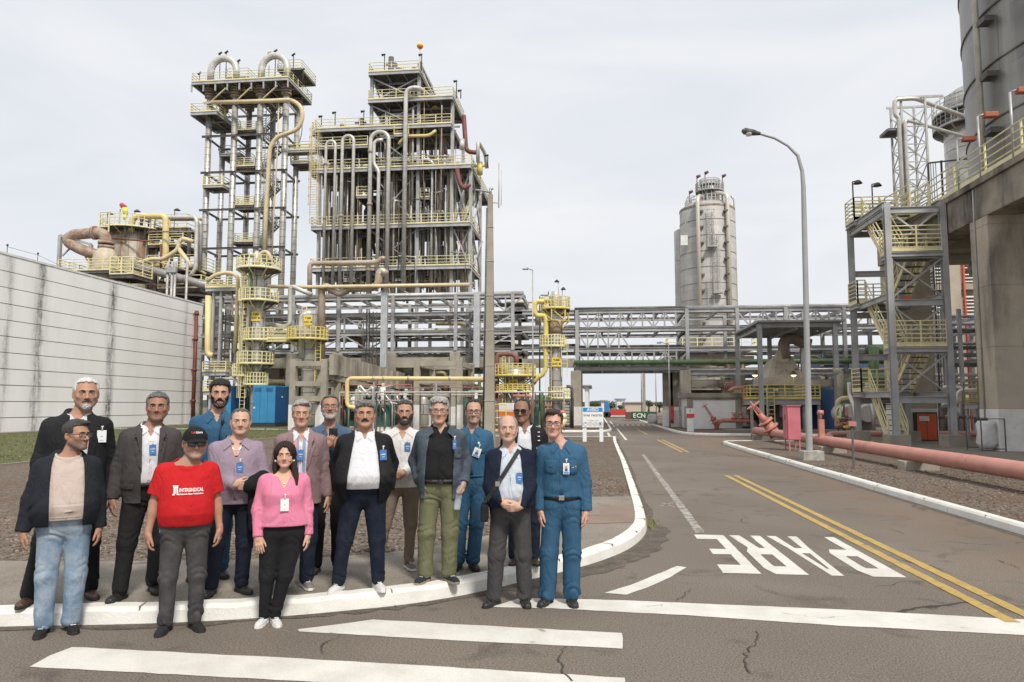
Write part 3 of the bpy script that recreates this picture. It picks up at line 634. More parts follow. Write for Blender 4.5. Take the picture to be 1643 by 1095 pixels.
# ---------------------------------------------------------------- concrete silo deck
XD = 14.95; yp0 = PX(1604, 700, XD)[1]; yp1 = PX(1581, 700, XD)[1]; zb = PX(1580, 347, XD)[2]; zt = PX(1580, 283, XD)[2]
sd_ = thing('silo_deck', 'huge weathered concrete deck on square pillars carrying the dark silo', 'concrete deck', (22, 26, 0))
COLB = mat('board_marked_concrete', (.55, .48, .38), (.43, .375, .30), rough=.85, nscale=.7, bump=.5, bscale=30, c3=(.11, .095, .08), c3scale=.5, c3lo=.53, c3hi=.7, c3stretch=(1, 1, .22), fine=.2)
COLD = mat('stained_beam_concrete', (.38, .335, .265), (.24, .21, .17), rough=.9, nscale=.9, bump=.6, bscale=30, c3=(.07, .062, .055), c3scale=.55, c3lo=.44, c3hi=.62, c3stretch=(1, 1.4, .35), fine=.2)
zw = Zv(1600, 657, yp0)
def pillar(x0, x1, y0, y1):
 mb = MB(); z = zw
 while z < zb-.01: z2 = min(zb, z+2.35); mb.box(x0, x1, y0, y1, z+.012, z2); mb.box(x0+.015, x1-.015, y0+.015, y1-.015, z-.002, z+.014); z = z2
 o = mb.build('pillar', COLB, sd_, bevel=.03); mb = MB(); mb.box(x0-.02, x1+.02, y0-.02, y1+.02, 0, zw); mb.build('painted_base', WHITEP, sd_, bevel=.03)
pillar(XD, XD+2.6, yp0, yp1+.3)
ybk = 37.9; xk0 = PY(1442, 600, ybk)[0]; xk1 = PY(1501, 600, ybk)[0]; pillar(xk0, xk1, ybk, ybk+1.8)
pillar(XD+14, XD+16.6, ybk, ybk+2); pillar(XD+14, XD+16.6, 12, 14.5); pillar(XD, XD+2.6, 8, 10.4)
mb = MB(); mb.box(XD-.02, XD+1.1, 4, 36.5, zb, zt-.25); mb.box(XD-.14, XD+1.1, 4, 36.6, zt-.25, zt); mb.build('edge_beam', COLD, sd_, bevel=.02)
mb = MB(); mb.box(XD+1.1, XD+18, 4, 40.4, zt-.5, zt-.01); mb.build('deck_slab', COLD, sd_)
mb = MB()
for y in (yp0+.2, 36.0): mb.box(XD+1.102, XD+18, y, y+1.1, zb+.05, zt-.5)
mb.box(xk0-.2, XD+18, ybk+.1, ybk+1.5, zb-.1, zt-.52);
for x in (XD+5, XD+9): mb.box(x, x+.8, 9, 38, zb+.25, zt-.5)
mb.build('cross_beams', CONC, sd_)
mb = MB(); mb.rail([(XD-.1, 5, zt), (XD-.1, 36.4, zt)], 1.15, .03, post=2.4, bars=(1, .75, .5, .25)); mb.build('railing', YEL, sd_)
mb = MB(); mb.tube([(XD-.03, yp0+.9, .9), (XD-.03, yp0+.9, zb), (XD-.06, yp0+.8, zt-.3)], .035, 6); mb.build('conduit', STEEL, sd_); mb = MB(); mb.box(XD-.1, XD+.02, yp0+.75, yp0+1.05, .95, 1.35); mb.cyl((XD-.2, yp0+1.3, 1.25), (XD-.05, yp0+1.3, 1.25), .12); mb.build('switch_box', DARK, sd_)
mb = MB(); mb.lathe((XD+2.9, 36.8, zb-.9), [(.0, .5), (.05, .5), (.1, .3), (.3, .0), (.12, -.02), (.12, -.15), (.0, -.2)], 14); mb.cyl((XD+2.9, 36.8, zb-.5), (XD+2.9, 36.8, zb+.1), .02); mb.build('hanging_lamp', STEEL, sd_)
for u in (1541, 1577, 1632):
 y = PX(u, 260, XD)[1]; vt = {1541: 224, 1577: 184, 1632: 143}[u]; ztop = PX(u, vt, XD)[2]
 mb = MB(); mb.cyl((XD-.1, y, zt), (XD-.1, y, ztop), .045, n=8); mb.cyl((XD-.1, y, ztop), (XD+.25, y, ztop+.12), .035, n=8); o = mb.build('lamp_pole', STEEL, sd_)
 mb = MB(); mb.box(XD+.12, XD+.62, y-.14, y+.14, ztop-.06, ztop+.14); mb.build('lamp_head', mat('lamp_red_brown', (.36, .10, .05)), sd_, bevel=.03)
sil = thing('storage_silo', 'giant dark grey ribbed silo rising out of the picture at top right', 'silo', (24.6, 31.5, zt))
SILD = mat('dark_silo_cladding', (.25, .235, .21), (.17, .16, .145), rough=.42, metal=.55, nscale=.5, brick=(3.6, 2.35, (.12, .115, .10), .02), c3=(.34, .33, .30), c3scale=.6, c3lo=.55, c3hi=.75, c3stretch=(1, 1, .1))
ul = ray(1549, 200); az = math.atan2(ul[0], ul[1]); dc = math.hypot(24.6, 31.5); rs = dc*math.sin(math.atan2(24.6, 31.5)-az)
mb = MB(); mb.lathe((24.6, 31.5, 0), [(rs, zt), (rs, zt+28), (rs*.3, zt+31)], 96); mb.build('shell', SILD, sil); mb = MB(); z = zt+.5
while z < zt+28: mb.lathe((24.6, 31.5, z), [(rs, -.05), (rs+.05, -.04), (rs+.05, .04), (rs, .05)], 96, uv=False); z += 2.35
mb.build('stiffener_ring', SILD, sil); th = math.atan2(-31.5, -24.6)-.95
for da, rr in ((.0, .12),):
 pz = None; uu = ray(1556, 200); az2 = math.atan2(uu[0], uu[1]); f = lambda t: math.atan2(24.6+(rs+.3)*math.cos(t), 31.5+(rs+.3)*math.sin(t))
 t = min(np.linspace(math.pi*.6, math.pi*1.35, 400), key=lambda t: abs(f(t)-az2)+(0 if t > 2.4 else .0)); px, py = 24.6+(rs+.3)*math.cos(t), 31.5+(rs+.3)*math.sin(t)
 ts = [t for t in np.linspace(math.pi, math.pi*1.5, 600)]; t = min(ts, key=lambda t: abs(f(t)-az2)); px, py = 24.6+(rs+.3)*math.cos(t), 31.5+(rs+.3)*math.sin(t)
 mb = MB(); mb.cyl((px, py, zt), (px, py, zt+28), rr, n=10); mb.build('down_pipe', PIPEM, sil); z = zt+2.2
 while z < zt+26: mb = MB(); mb.box(px-.05, px+.75, py-.75, py-.15, z, z+.22); mb.build('pipe_bracket', STEELD, sil); z += 2.35
# cabinet with orange doors set in the painted base, and the white bulk bag
mb = MB(); o_ = thing('door_cabinet', 'orange double door in a dark frame on the whitewashed pillar base', 'door', ((xk0+xk1)/2, ybk, 0))
y = ybk-.02; x0, x1 = PY(1470, 700, y)[0], PY(1501, 700, y)[0]; z1 = Zv(1485, 664, y); mb.box(PY(1466, 700, y)[0], x1+.06, y-.16, y-.0, .13, z1+.07); mb.build('door_frame', DARK, o_)
for a, b in ((x0, (x0+x1)/2-.01), ((x0+x1)/2+.01, x1)): mb = MB(); mb.box(a, b, y-.2, y-.162, .18, z1); mb.build('door_leaf', mat('orange_door', (.62, .10, .015), (.55, .085, .012), rough=.4), o_)
mb = MB(); mb.box(x0+.1, x0+.55, y-.21, y-.201, z1-.35, z1-.12); mb.build('notice', WHITEP, o_)
yb_ = 29.6; x0 = PY(1575, 700, yb_)[0]; x1 = PY(1599, 700, yb_)[0]; bg_ = thing('bulk_bag', 'white bulk bag in a rusty stillage beside the pillar', 'bulk bag', ((x0+x1)/2, yb_, .13)); bm_ = bmesh = None
mb = MB(); prof = [(.0, .08), (.28, .1), (.34, .3), (.32, .7), (.33, 1.0), (.27, 1.12), (.1, 1.1)]; mb.lathe(((x0+x1)/2, yb_+.2, .13), prof, 14, uv=False); mb.v = [(x+.03*math.sin(z*14+x*9), y+.03*math.cos(z*11+y*8), z) for x, y, z in mb.v]; mb.build('bag', mat('woven_white', (.68, .67, .66), (.58, .57, .56), rough=.7, nscale=6, bump=1.5, bscale=12), bg_, smooth=True)
mb = MB(); mb.rail([(x0-.2, yb_-.4, .13), (x1+.1, yb_-.4, .13)], 1.2, .018, post=2, kick=False, bars=(1, .08)); mb.build('stillage_side', STEELD, bg_); mb = MB(); mb.rail([(x0-.2, yb_+.7, .13), (x1+.1, yb_+.7, .13)], 1.2, .018, post=2, kick=False, bars=(1, .08)); mb.build('stillage_side', STEELD, bg_)
# ---------------------------------------------------------------- red fire main and its fittings
fm = thing('fire_main', 'long salmon-red pipeline on concrete blocks along the right verge', 'pipeline', (9.7, 26, 0))
XP = PZ(1643, 0, .45)[0] if False else 8.55
ys = PX(1212, 690, XP)[1]; pts = [(XP, 9, .5), (XP, ys, .5), (XP, ys+.35, .15)]
pipe(fm, pts, .19, REDP, n=24, br=.2)
mb = MB()
for y in (14.6, 21.2, 28.5, ys-1.2):
 pass
for y in (14.6, 21.2, 28.5, ys-1.0): mb = MB(); mb.box(XP-.35, XP+.55, y-.25, y+.25, .0, .33); mb.build('support_block', CONC, fm, bevel=.03)
mb = MB()
for y in (12.2, 18, 24.3, 31, 36.5): mb.lathe((0, 0, 0), [(.192, -.03), (.20, -.02), (.20, .02), (.192, .03)], 20, uv=False); n_ = 20*4; mb.v[-n_:] = [(XP+x, y+z, .5+yy) for x, yy, z in mb.v[-n_:]]
mb.build('weld_band', REDP, fm)
fb = thing('fire_branch', 'red branch pipe running right, low behind the stair tower', 'pipe', (20, 43.3, 0)); pipe(fb, [(12.3, 40.0, -.05), (12.4, 41.8, .26), (13.7, 43.3, .27), (60, 43.3, .27)], .17, REDP, 'branch_pipe', n=16, br=1.2)
VAL = mat('valve_red', (.53, .22, .165), (.45, .18, .14), rough=.5, nscale=4)
def valve(x, y, z, h, tilt, label, sc_=1.):
 v_ = thing('gate_valve', label, 'valve', (x, y, 0)); a = Vector((-math.sin(tilt), 0, math.cos(tilt))); b = Vector((math.cos(tilt), 0, math.sin(tilt))); p = Vector((x, y, z)); mb = MB()
 mb.cyl(p-a*.25*sc_, p+a*.45*sc_, .27*sc_, .22*sc_, 16); mb.cyl(p+a*.1*sc_, p+a*.18*sc_, .38*sc_, n=16); mb.cyl(p+a*.42*sc_, p+a*.52*sc_, .34*sc_, n=16); mb.cyl(p+a*.5*sc_, p+a*.9*sc_, .19*sc_, .10*sc_, 14); mb.build('valve_body', VAL, v_)
 mb = MB()
 for s in (-1, 1): mb.beam(p+a*.8*sc_+b*.1*sc_*s, p+a*h+b*.07*sc_*s, .06*sc_, .06*sc_)
 mb.cyl(p+a*.8*sc_, p+a*(h+.25), .03*sc_, n=8); mb.build('yoke', VAL, v_); mb = MB(); c = p+a*h; pr = None
 for k in range(17):
  t = 2*math.pi*k/16; q = c+b*(.32*sc_*math.cos(t))+Vector((0, 1, 0))*(.32*sc_*math.sin(t));
  if pr: mb.cyl(pr, q, .022*sc_, n=6)
  pr = q
  if k % 4 == 0 and k < 16: mb.cyl(c, q, .018*sc_, n=5)
 mb.build('handwheel', VAL, v_)
valve(XP-.02, PX(1240, 690, XP)[1], .62, 1.5, .62, 'large red gate valve leaning off the start of the fire main', 1.1)
yv = 56.; xv = X_(1149, 690, yv); valve(xv, yv, .55, 1.5, .55, 'red gate valve in front of the white block wall, left one', .8)
hm = thing('valve_manifold', 'low red valve manifold in front of the white block wall, right one', 'valve', (xv+1.8, yv, 0)); pipe(hm, [(xv, yv, .1), (xv+.2, yv, .75), (xv+2.2, yv, .75), (xv+2.8, yv, .7), (xv+2.9, yv, .1)], .16, VAL, n=12)
mb = MB()
for x in (xv+1.3, xv+1.8, xv+2.3): mb.cyl((x, yv, .6), (x, yv, 1.25), .12, n=10); mb.cyl((x, yv, 1.3), (x, yv, 1.34), .24, n=12); mb.cyl((x, yv-.05, .9), (x, yv-.05, .98), .22, n=10)
mb.build('hydrant_outlet', VAL, hm)
yq = PX(1369, 700, XP+.9)[1]
yy = 28.9; xx = X_(1362, 700, yy); sp_ = thing('standpipe_valve', 'red upright valve post standing on the fire main', 'valve', (XP, 29.3, 0)); mb = MB(); mb.box(XP-.12, XP+.07, 29.2, 29.4, .6, 1.3); mb.cyl((XP-.03, 29.32, 1.3), (XP-.03, 29.32, 1.65), .06); mb.build('valve_post', VAL, sp_)
mb = MB(); mb.cyl((XP-.13, 29.32, 1.55), (XP+.07, 29.32, 1.55), .1, n=10); mb.build('cap', VAL, sp_)
yy = PZ(1370, 752, .09)[1]; xx = PZ(1370, 752, .09)[0]; ip = thing('instrument_post', 'thin grey post with small red gauge box in front of the fire main', 'post', (xx, yy, .09)); mb = MB(); mb.beam((xx, yy, .09), (xx, yy, 1.3), .05, .04); mb.build('post', STEELD, ip); mb = MB(); mb.box(xx-.11, xx+.09, yy-.08, yy+.02, 1.25, 1.38); mb.build('gauge_box', VAL, ip)
# pink hose cabinet
PINK = mat('hose_cabinet_paint', (.56, .17, .20), (.50, .14, .17), rough=.55, nscale=2, c3=(.66, .30, .32), c3scale=1.2, c3lo=.6, c3hi=.8); yc = PZ(1270, 724, .09)[1]+.6; x0 = X_(1264.5, 690, yc-.6); x1 = X_(1285, 690, yc-.6); xs_ = X_(1255, 690, yc+.2)
hcx = thing('hose_cabinet', 'pinkish red metal hose cabinet on legs by the kerb', 'cabinet', ((x0+x1)/2, yc, .09)); zz0, zz1 = Zv(1270, 706, yc-.6), Zv(1270, 652, yc-.6)
mb = MB(); w_ = x1-x0; mb.box(x0, x1, yc-.6, yc+.1, zz0, zz1); mb.build('cabinet_body', PINK, hcx, bevel=.01); mb = MB(); mb.box(x0-.03, x1+.03, yc-.64, yc+.14, zz1, zz1+.04); mb.build('lid', PINK, hcx)
mb = MB(); mb.box(x0-.025, x0, yc-.55, yc-.27, zz0+.06, zz1-.06); mb.build('door', PINK, hcx); mb = MB(); mb.box(x0-.025, x0, yc-.24, yc+.05, zz0+.06, zz1-.06); mb.build('door', PINK, hcx)
mb = MB(); mb.box(x0-.04, x0-.026, yc-.34, yc-.28, zz0+.75, zz0+.95); mb.build('latch', DARK, hcx)
for x in (x0+.05, x1-.05):
 for y in (yc-.55, yc+.05): mb = MB(); mb.beam((x, y, .09), (x, y, zz0), .05, .05); mb.build('leg', PINK, hcx)
# street lamp
yl = PZ(1302, 738, .09)[1]; xl_ = PZ(1302, 738, .09)[0]; lp = thing('street_lamp', 'tall grey curved street lamp on a concrete footing by the right kerb', 'street lamp', (xl_, yl, .09))
mb = MB(); mb.box(xl_-.32, xl_+.32, yl-.3, yl+.3, .0, .38); mb.build('footing', mat('chipped_footing', (.45, .43, .39), (.30, .28, .25), rough=.9, nscale=6, bump=1), lp, bevel=.02)
T_ = lambda u, v: (PY(u, v, yl)[0], yl, PY(u, v, yl)[2]); P_ = [T_(1299, 733), T_(1295, 560), T_(1290.5, 360), T_(1289, 300), T_(1287, 275), T_(1280, 250), T_(1264, 234), T_(1243, 222), T_(1216, 214)]; mb = MB()
P_[0] = (P_[0][0], yl, .38); Q_ = [Vector(p) for p in P_]
for i, (a, b) in enumerate(zip(Q_, Q_[1:])): f0 = .105-.062*min(1, i/6); f1 = .105-.062*min(1, (i+1)/6); mb.cyl(a, b, f0, f1, 14, caps=False)
mb.build('lamp_post', mat('pole_grey_paint', (.36, .37, .375), (.30, .31, .31), rough=.45, nscale=1), lp, smooth=True)
mb = MB(); a, b = Vector(T_(1220, 215)), Vector(T_(1190, 210)); mb.cyl(a, a.lerp(b, .35), .05, .10, 12); mb.cyl(a.lerp(b, .35), a.lerp(b, .85), .10, .115, 12); mb.cyl(a.lerp(b, .85), b, .115, .04, 12); mb.build('lamp_head', STEELD, lp, smooth=True)
mb = MB(); c = a.lerp(b, .62); mb.lathe((c.x, c.y, c.z-.13), [(.0, -.02), (.1, .0), (.12, .08)], 12); mb.build('lamp_glass', GLASS, lp)
# rear silo and lattice pipe tower
rsl = thing('walkway_silo', 'slim bright silo with ring walkways behind the lattice pipe tower', 'silo', (X_(1575, 300, 62), 62, 0)); c = WL[rsl]; rr = (X_(1575, 300, 62)-X_(1523, 300, 62)); cagecol(rsl, c.x, 62, 8, Zv(1550, 165, 62), rr, 40)
for v in (170, 192): ringdeck(rsl, c.x, 62, Zv(1540, v, 60), rr, rr+.75, 120, 300, m=STEEL, n=40)
mb = MB(); mb.cyl((c.x, 62, 0), (c.x, 62, 8), rr*.9, n=24); mb.build('skirt', CONC, rsl)
lt = thing('pipe_lattice_tower', 'grey lattice mast carrying pipes left of the big silo', 'lattice tower', (X_(1470, 300, 56), 56, 0)); x0, x1 = X_(1452, 300, 56), X_(1491, 300, 56); zt_, zq = Zv(1470, 156, 56), 2; mb = MB()
for x in (x0, x1):
 for y in (56, 57.9): mb.beam((x, y, zq), (x, y, zt_), .14, .14)
mb.build('mast_leg', STEEL, lt); mb = MB(); z = 9.; k = 0
while z < zt_-1:
 z2 = z+1.35
 for y in (56, 57.9): mb.beam((x0, y, z), (x1, y, z2), .06, .06); mb.beam((x1, y, z), (x0, y, z2), .06, .06); mb.beam((x0, y, z), (x1, y, z), .07, .07)
 for x in (x0, x1): mb.beam((x, 56, z), (x, 57.9, z2), .06, .06); mb.beam((x, 57.9, z), (x, 56, z2), .06, .06)
 z = z2
mb.beam((x0-.3, 56, zt_), (x1+1.3, 56, zt_), .12, .16); mb.beam((x0-.3, 57.9, zt_), (x1+1.3, 57.9, zt_), .12, .16); mb.beam((x1+1.2, 56, zt_), (x1, 56, zt_-2), .08, .08); mb.build('lattice', STEEL, lt)
pipe(lt, [(x0-.25, 55.9, 4), (x0-.25, 55.9, Zv(1450, 190, 56)), (x0-.5, 55.9, Zv(1450, 185, 56)), (x0-.5, 55.9, zt_-.15), (x0+1, 55.9, zt_-.15), (c.x-1.8, 60, zt_-.2)], .16, PIPEM, n=10); pipe(lt, [(x0+.1, 55.7, 4), (x0+.1, 55.7, Zv(1450, 195, 56)), (c.x-1.8, 60, Zv(1450, 195, 56))], .12, PIPEM, n=10)
deck(lt, x0-1.0, x0+.2, 56, 57.6, Zv(1445, 205, 56), '', th=.15, joists=False)
mb = MB(); ze = Zv(1520, 258, 45); pA = PY(1489, 262, 45); pB = PY(1553, 255, 45); wf = thing('wire_frame', 'thin dark pipe frame standing on the silo deck edge', 'frame', (pA[0], 45, zt)); mb.tube([(pA[0], 45, 0.2), pA, pB], .05, 6); mb.beam((PY(1510, 258, 45)[0], 45, .2), PY(1510, 258, 45), .09, .09)
for u in (1493, 1497, 1501): mb.beam((X_(u, 262, 45), 45, .2), (X_(u, 262, 45), 45, pA[2]), .03, .03)
mb.build('frame_pipe', STEELD, wf)
# louvred building behind the pillar
lb = thing('louvred_building', 'beige concrete building with white louvres behind the pillar', 'building', (X_(1560, 600, 58), 60, 0)); y = 56.; x0, x1, xe = X_(1484, 600, y), X_(1524, 600, y), X_(1600, 600, y)+9
mb = MB(); ztp = Zv(1540, 395, y); mb.box(x0, xe, y+.3, y+3, .16, ztp); mb.build('wall', mat('beige_wall', (.36, .31, .25), (.28, .24, .19), rough=.9, nscale=.6), lb)
mb = MB(); mb.box(x1, x1+1.0, y-.14, y+.3, .16, ztp+.1); mb.box(x0, xe, y-.1, y+.3, Zv(1540, 465, y), Zv(1540, 460, y)+.2); mb.build('concrete_frame', COLB, lb)
mb = MB()
for a, b in ((x0+.1, x1-.15), (x1+1.4, xe-.2)):
 for v0, v1 in ((415, 458), (474, 505)):
  z0, z1 = Zv(1540, v1, y), Zv(1540, v0, y); z = z0
  while z < z1: mb.add([(a, y+.05, z), (b, y+.05, z), (b, y+.28, z+.16), (a, y+.28, z+.16)], [(0, 1, 2, 3)]); mb.add([(a, y+.05, z-.02), (b, y+.05, z-.02), (b, y+.28, z+.14), (a, y+.28, z+.14)], [(3, 2, 1, 0)]); z += .25
mb.build('louvres', mat('louvre_white', (.72, .71, .68), rough=.6), lb)
mb = MB(); mb.cyl((x1+1.2, y-.2, .16), (x1+1.2, y-.2, ztp), .09, n=8); mb.build('red_downpipe', mat('red_pipe', (.42, .05, .03)), lb)
prk = thing('service_pipes', 'bundle of grey pipes and cable trays crossing left of the big pillar', 'pipe rack', (X_(1545, 600, 48), 48, 0)); xa_, xb_ = X_(1499, 600, 48), X_(1600, 600, 48)+4
for v, r_ in ((508, .09), (513, .06), (520, .12), (528, .06), (552, .10), (558, .05), (570, .14), (583, .06), (602, .11), (612, .08), (618, .06)):
 y = 48+rn.uniform(-1, 1.5); pipe(prk, [(xa_, y, Zv(1545, v, y)), (xb_, y, Zv(1545, v, y))], r_, rn.choice([PIPEM, STEEL, STEEL, PAINTG]))
mb = MB()
for u in (1502, 1528, 1556, 1585):
 x = X_(u, 600, 48)
 for y in (46.8, 49.8): mb.beam((x, y, .13), (x, y, Zv(u, 500, 48)), .2, .2)
 for v in (510, 530, 555, 575, 606): mb.beam((x, 46.8, Zv(u, v, 48)-.16), (x, 49.8, Zv(u, v, 48)-.16), .14, .14)
mb.build('rack_frame', PAINTG, prk)
mb = MB()
for v in (536, 562, 590): mb.box(xa_, xb_, 46.9, 47.6, Zv(1545, v, 48), Zv(1545, v, 48)+.16)
mb.build('cable_tray', STEELD, prk)
# process clutter under the louvred building
pc = thing('pump_skid', 'skid of pumps and silver pipes on the apron right of the orange door', 'pump skid', (X_(1540, 690, 44), 44, .13)); y = 44.
pipe(pc, [(X_(1512, 650, y), y, Zv(1512, 650, y)), (X_(1537, 650, y), y, Zv(1512, 650, y)), (X_(1537, 630, y), y, Zv(1537, 628, y)), (X_(1600, 630, y), y, Zv(1537, 628, y))], .16, PIPEM, n=12); pipe(pc, [(X_(1520, 650, y), y+.4, Zv(1512, 622, y)), (X_(1550, 650, y), y+.4, Zv(1512, 622, y)), (X_(1550, 650, y), y+.4, .5)], .13, PIPEM, n=12)
for u, h_, r_ in ((1530, 1.6, .45), (1545, 1.2, .35), (1515, 1.9, .22)): x = X_(u, 690, y+1); mb = MB(); mb.lathe((x, y+1, .13), [(r_*.8, 0), (r_, .3), (r_, h_*.8), (r_*.6, h_), (.0, h_+.1)], 16); mb.build('pump_casing', rn.choice([STEELD, PAINTG]), pc)
for u in (1508, 1524, 1532, 1548, 1560): x = X_(u, 690, y-.5); mb = MB(); mb.cyl((x, y-.5, .13), (x, y-.5, rn.uniform(2, 3.4)), .05); mb.cyl((x-.3, y-.5, 1.2), (x+.3, y-.5, 1.2), .1); mb.build('valve_riser', rn.choice([VAL, STEELD]), pc)
mb = MB(); x0, x1 = X_(1571, 650, 40), X_(1594, 650, 40); z0, z1 = Zv(1580, 646, 40), Zv(1580, 612, 40); lf = thing('small_platform', 'small grey-green inspection platform left of the big pillar', 'platform', (x0, 40, .13)); deck(lf, x0, x1, 40, 41.5, z0, 'SWE', rm=mat('olive_rail', (.33, .30, .10)), h=z1-z0, bars=(1, .8, .6, .4, .2)); mb = MB()
for x in (x0+.1, x1-.1):
 for y in (40.1, 41.4): mb.beam((x, y, .13), (x, y, z0-.2), .1, .1)
mb.beam((x0, 40, .2), (x1, 40, z0-.3), .06, .06); mb.build('support_leg', PAINTG, lf)
# ---------------------------------------------------------------- pipe rack across the back, bridging the road
YR, YR2 = 64., 70.
def steelbeam(mb, u0, v0, u1, v1, y, w_=.22, h_=.32): mb.ibeam(PY(u0, v0, y), PY(u1, v1, y), w_, h_, .04)
lev = [Zv(930, 501, YR), Zv(930, 530, YR), Zv(930, 562, YR), Zv(930, 592, YR)]
def rack_span(name, label, u0, u1, levels, posts, conc, seed, pipes, slant=True, trusses=()):
 t = thing(name, label, 'pipe rack', (X_(u0, 600, YR), YR, .16)); x0, x1 = X_(u0, 560, YR), X_(u1, 560, YR); r = random.Random(seed)
 for z in levels:
  mb = MB()
  for y in (YR, YR2): mb.ibeam((x0, y, z), (x1, y, z), .24, .34, .04)
  n = max(2, int((x1-x0)/2.4))
  for i in range(n+1): x = x0+(x1-x0)*i/n; mb.beam((x, YR+.12, z-.05), (x, YR2-.12, z-.05), .18, .26)
  mb.build('rack_beam', PAINTG, t)
 for u in posts:
  x = X_(u, 560, YR)
  for y in (YR-.02, YR2+.02): mb = MB(); mb.ibeam((x, y, levels[-1] if u in conc else .2), (x, y, levels[0]+.15), .3, .3, .04); mb.build('rack_post', PAINTG, t)
 for u in conc:
  x = X_(u, 560, YR)
  for y in (YR, YR2): mb = MB(); mb.box(x-.45, x+.45, y-.45, y+.45, 1.75, levels[-1]-.2); o = mb.build('concrete_column', CONC, t, bevel=.03); mb = MB(); mb.box(x-.46, x+.46, y-.46, y+.46, .1, 1.76); mb.build('painted_base', WHITEP, t)
 for (z0, z1, n, ua, ub) in trusses:
  mb = MB(); xa_, xb_ = X_(ua, 560, YR), X_(ub, 560, YR)
  for i in range(n):
   a, b = xa_+(xb_-xa_)*i/n, xa_+(xb_-xa_)*(i+1)/n
   if i: mb.beam((a, YR-.03, z0), (a, YR-.03, z1), .13, .13)
   if i % 2: mb.beam((a, YR-.06, z0), (b, YR-.06, z1), .12, .12)
   else: mb.beam((a, YR-.06, z1), (b, YR-.06, z0), .12, .12)
  mb.build('truss_diagonals', PAINTG, t)
 for z in levels:
  for k in range(pipes):
   y = r.uniform(YR+.5, YR2-.5); rr_ = r.choice([.07, .09, .12, .16, .22]); pipe(t, [(x0, y, z+.16+rr_), (x1, y, z+.16+rr_)], rr_, r.choice([PIPEM, STEEL, STEELD, STEELD, PIPEM]), n=8)
 return t, x0, x1
br, bx0, bx1 = rack_span('pipe_bridge', 'steel truss pipe bridge carried on concrete columns over the road', 922, 1103, lev, (926, 1103), (924, 1098), 3, 5, trusses=((lev[1]+.15, lev[0]-.15, 10, 926, 1103), (lev[2]+.15, lev[1]-.15, 5, 926, 1010), (lev[3]+.15, lev[2]-.15, 10, 926, 1103)))
pipe(br, [(bx0, YR-.4, lev[3]+.5), (bx1+40, YR-.4, lev[3]+.5)], .22, GREENP, 'green_pipe'); mb = MB()
for u in (1070, 1081): x = X_(u, 600, YR+4); mb = MB(); mb.box(x-.42, x+.42, YR+3, YR+4, 1.75, lev[3]-.2); mb.build('concrete_column', CONC, br, bevel=.03); mb = MB(); mb.box(x-.43, x+.43, YR+2.99, YR+4.01, .1, 1.76); mb.build('painted_base', WHITEP, br)
rr_, rx0, rx1 = rack_span('pipe_rack', 'grey steel pipe rack from the silos to behind the stair tower', 1103, 1520, [lev[0], lev[1], lev[2], lev[3]-.4], (1184, 1262, 1356, 1440), (1184, 1277, 1356, 1440), 5, 5, trusses=((lev[1]+.15, lev[0]-.15, 12, 1184, 1440),))
mb = MB(); mb.box(rx0+.3, rx1, YR+.2, YR+.9, lev[3]-1.6, lev[3]-1.0); mb.box(rx0+.3, rx1, YR2, YR2+.6, lev[3]-1.6, lev[3]-1.0); mb.build('concrete_beam', CONC, rr_)
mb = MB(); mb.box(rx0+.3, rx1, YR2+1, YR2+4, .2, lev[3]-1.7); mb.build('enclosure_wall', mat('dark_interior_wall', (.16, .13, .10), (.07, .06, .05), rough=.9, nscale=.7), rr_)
levL = [Zv(700, 477, YR), Zv(700, 504, YR), Zv(700, 535, YR), Zv(700, 563, YR)]
rl, lx0, lx1 = rack_span('pipe_rack', 'long grey steel pipe rack in front of the process towers', 322, 838, levL, (340, 400, 470, 543, 630, 731, 823), (543, 629, 731, 823, 470, 400), 8, 8, trusses=((levL[1]+.15, levL[0]-.15, 4, 731, 838), (levL[2]+.15, levL[1]-.15, 2, 731, 823), (levL[3]+.15, levL[2]-.15, 2, 731, 823), (levL[2]+.15, levL[1]-.15, 6, 400, 630), (levL[3]+.15, levL[2]-.15, 6, 400, 630)))
mb = MB(); z = levL[3]-1.5; mb.box(lx0+1, lx1, YR-.3, YR+.5, z, z+.9); mb.box(lx0+1, lx1, YR2, YR2+.6, z-.3, z+.6); mb.build('concrete_beam', CONC, rl)
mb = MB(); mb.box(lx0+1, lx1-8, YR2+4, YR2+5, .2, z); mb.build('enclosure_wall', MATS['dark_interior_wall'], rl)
# middle section: levels that link rack and bridge
rm_, _, _ = rack_span('rack_link', 'short steel rack section linking long rack and road bridge', 823, 926, [lev[0], Zv(880, 531, YR), Zv(880, 560, YR)], (), (), 9, 5); mb = MB(); mb.box(lx1-.5, bx0, YR-.3, YR+.5, Zv(880, 590, YR), Zv(880, 576, YR)); mb.build('concrete_beam', CONC, rm_)
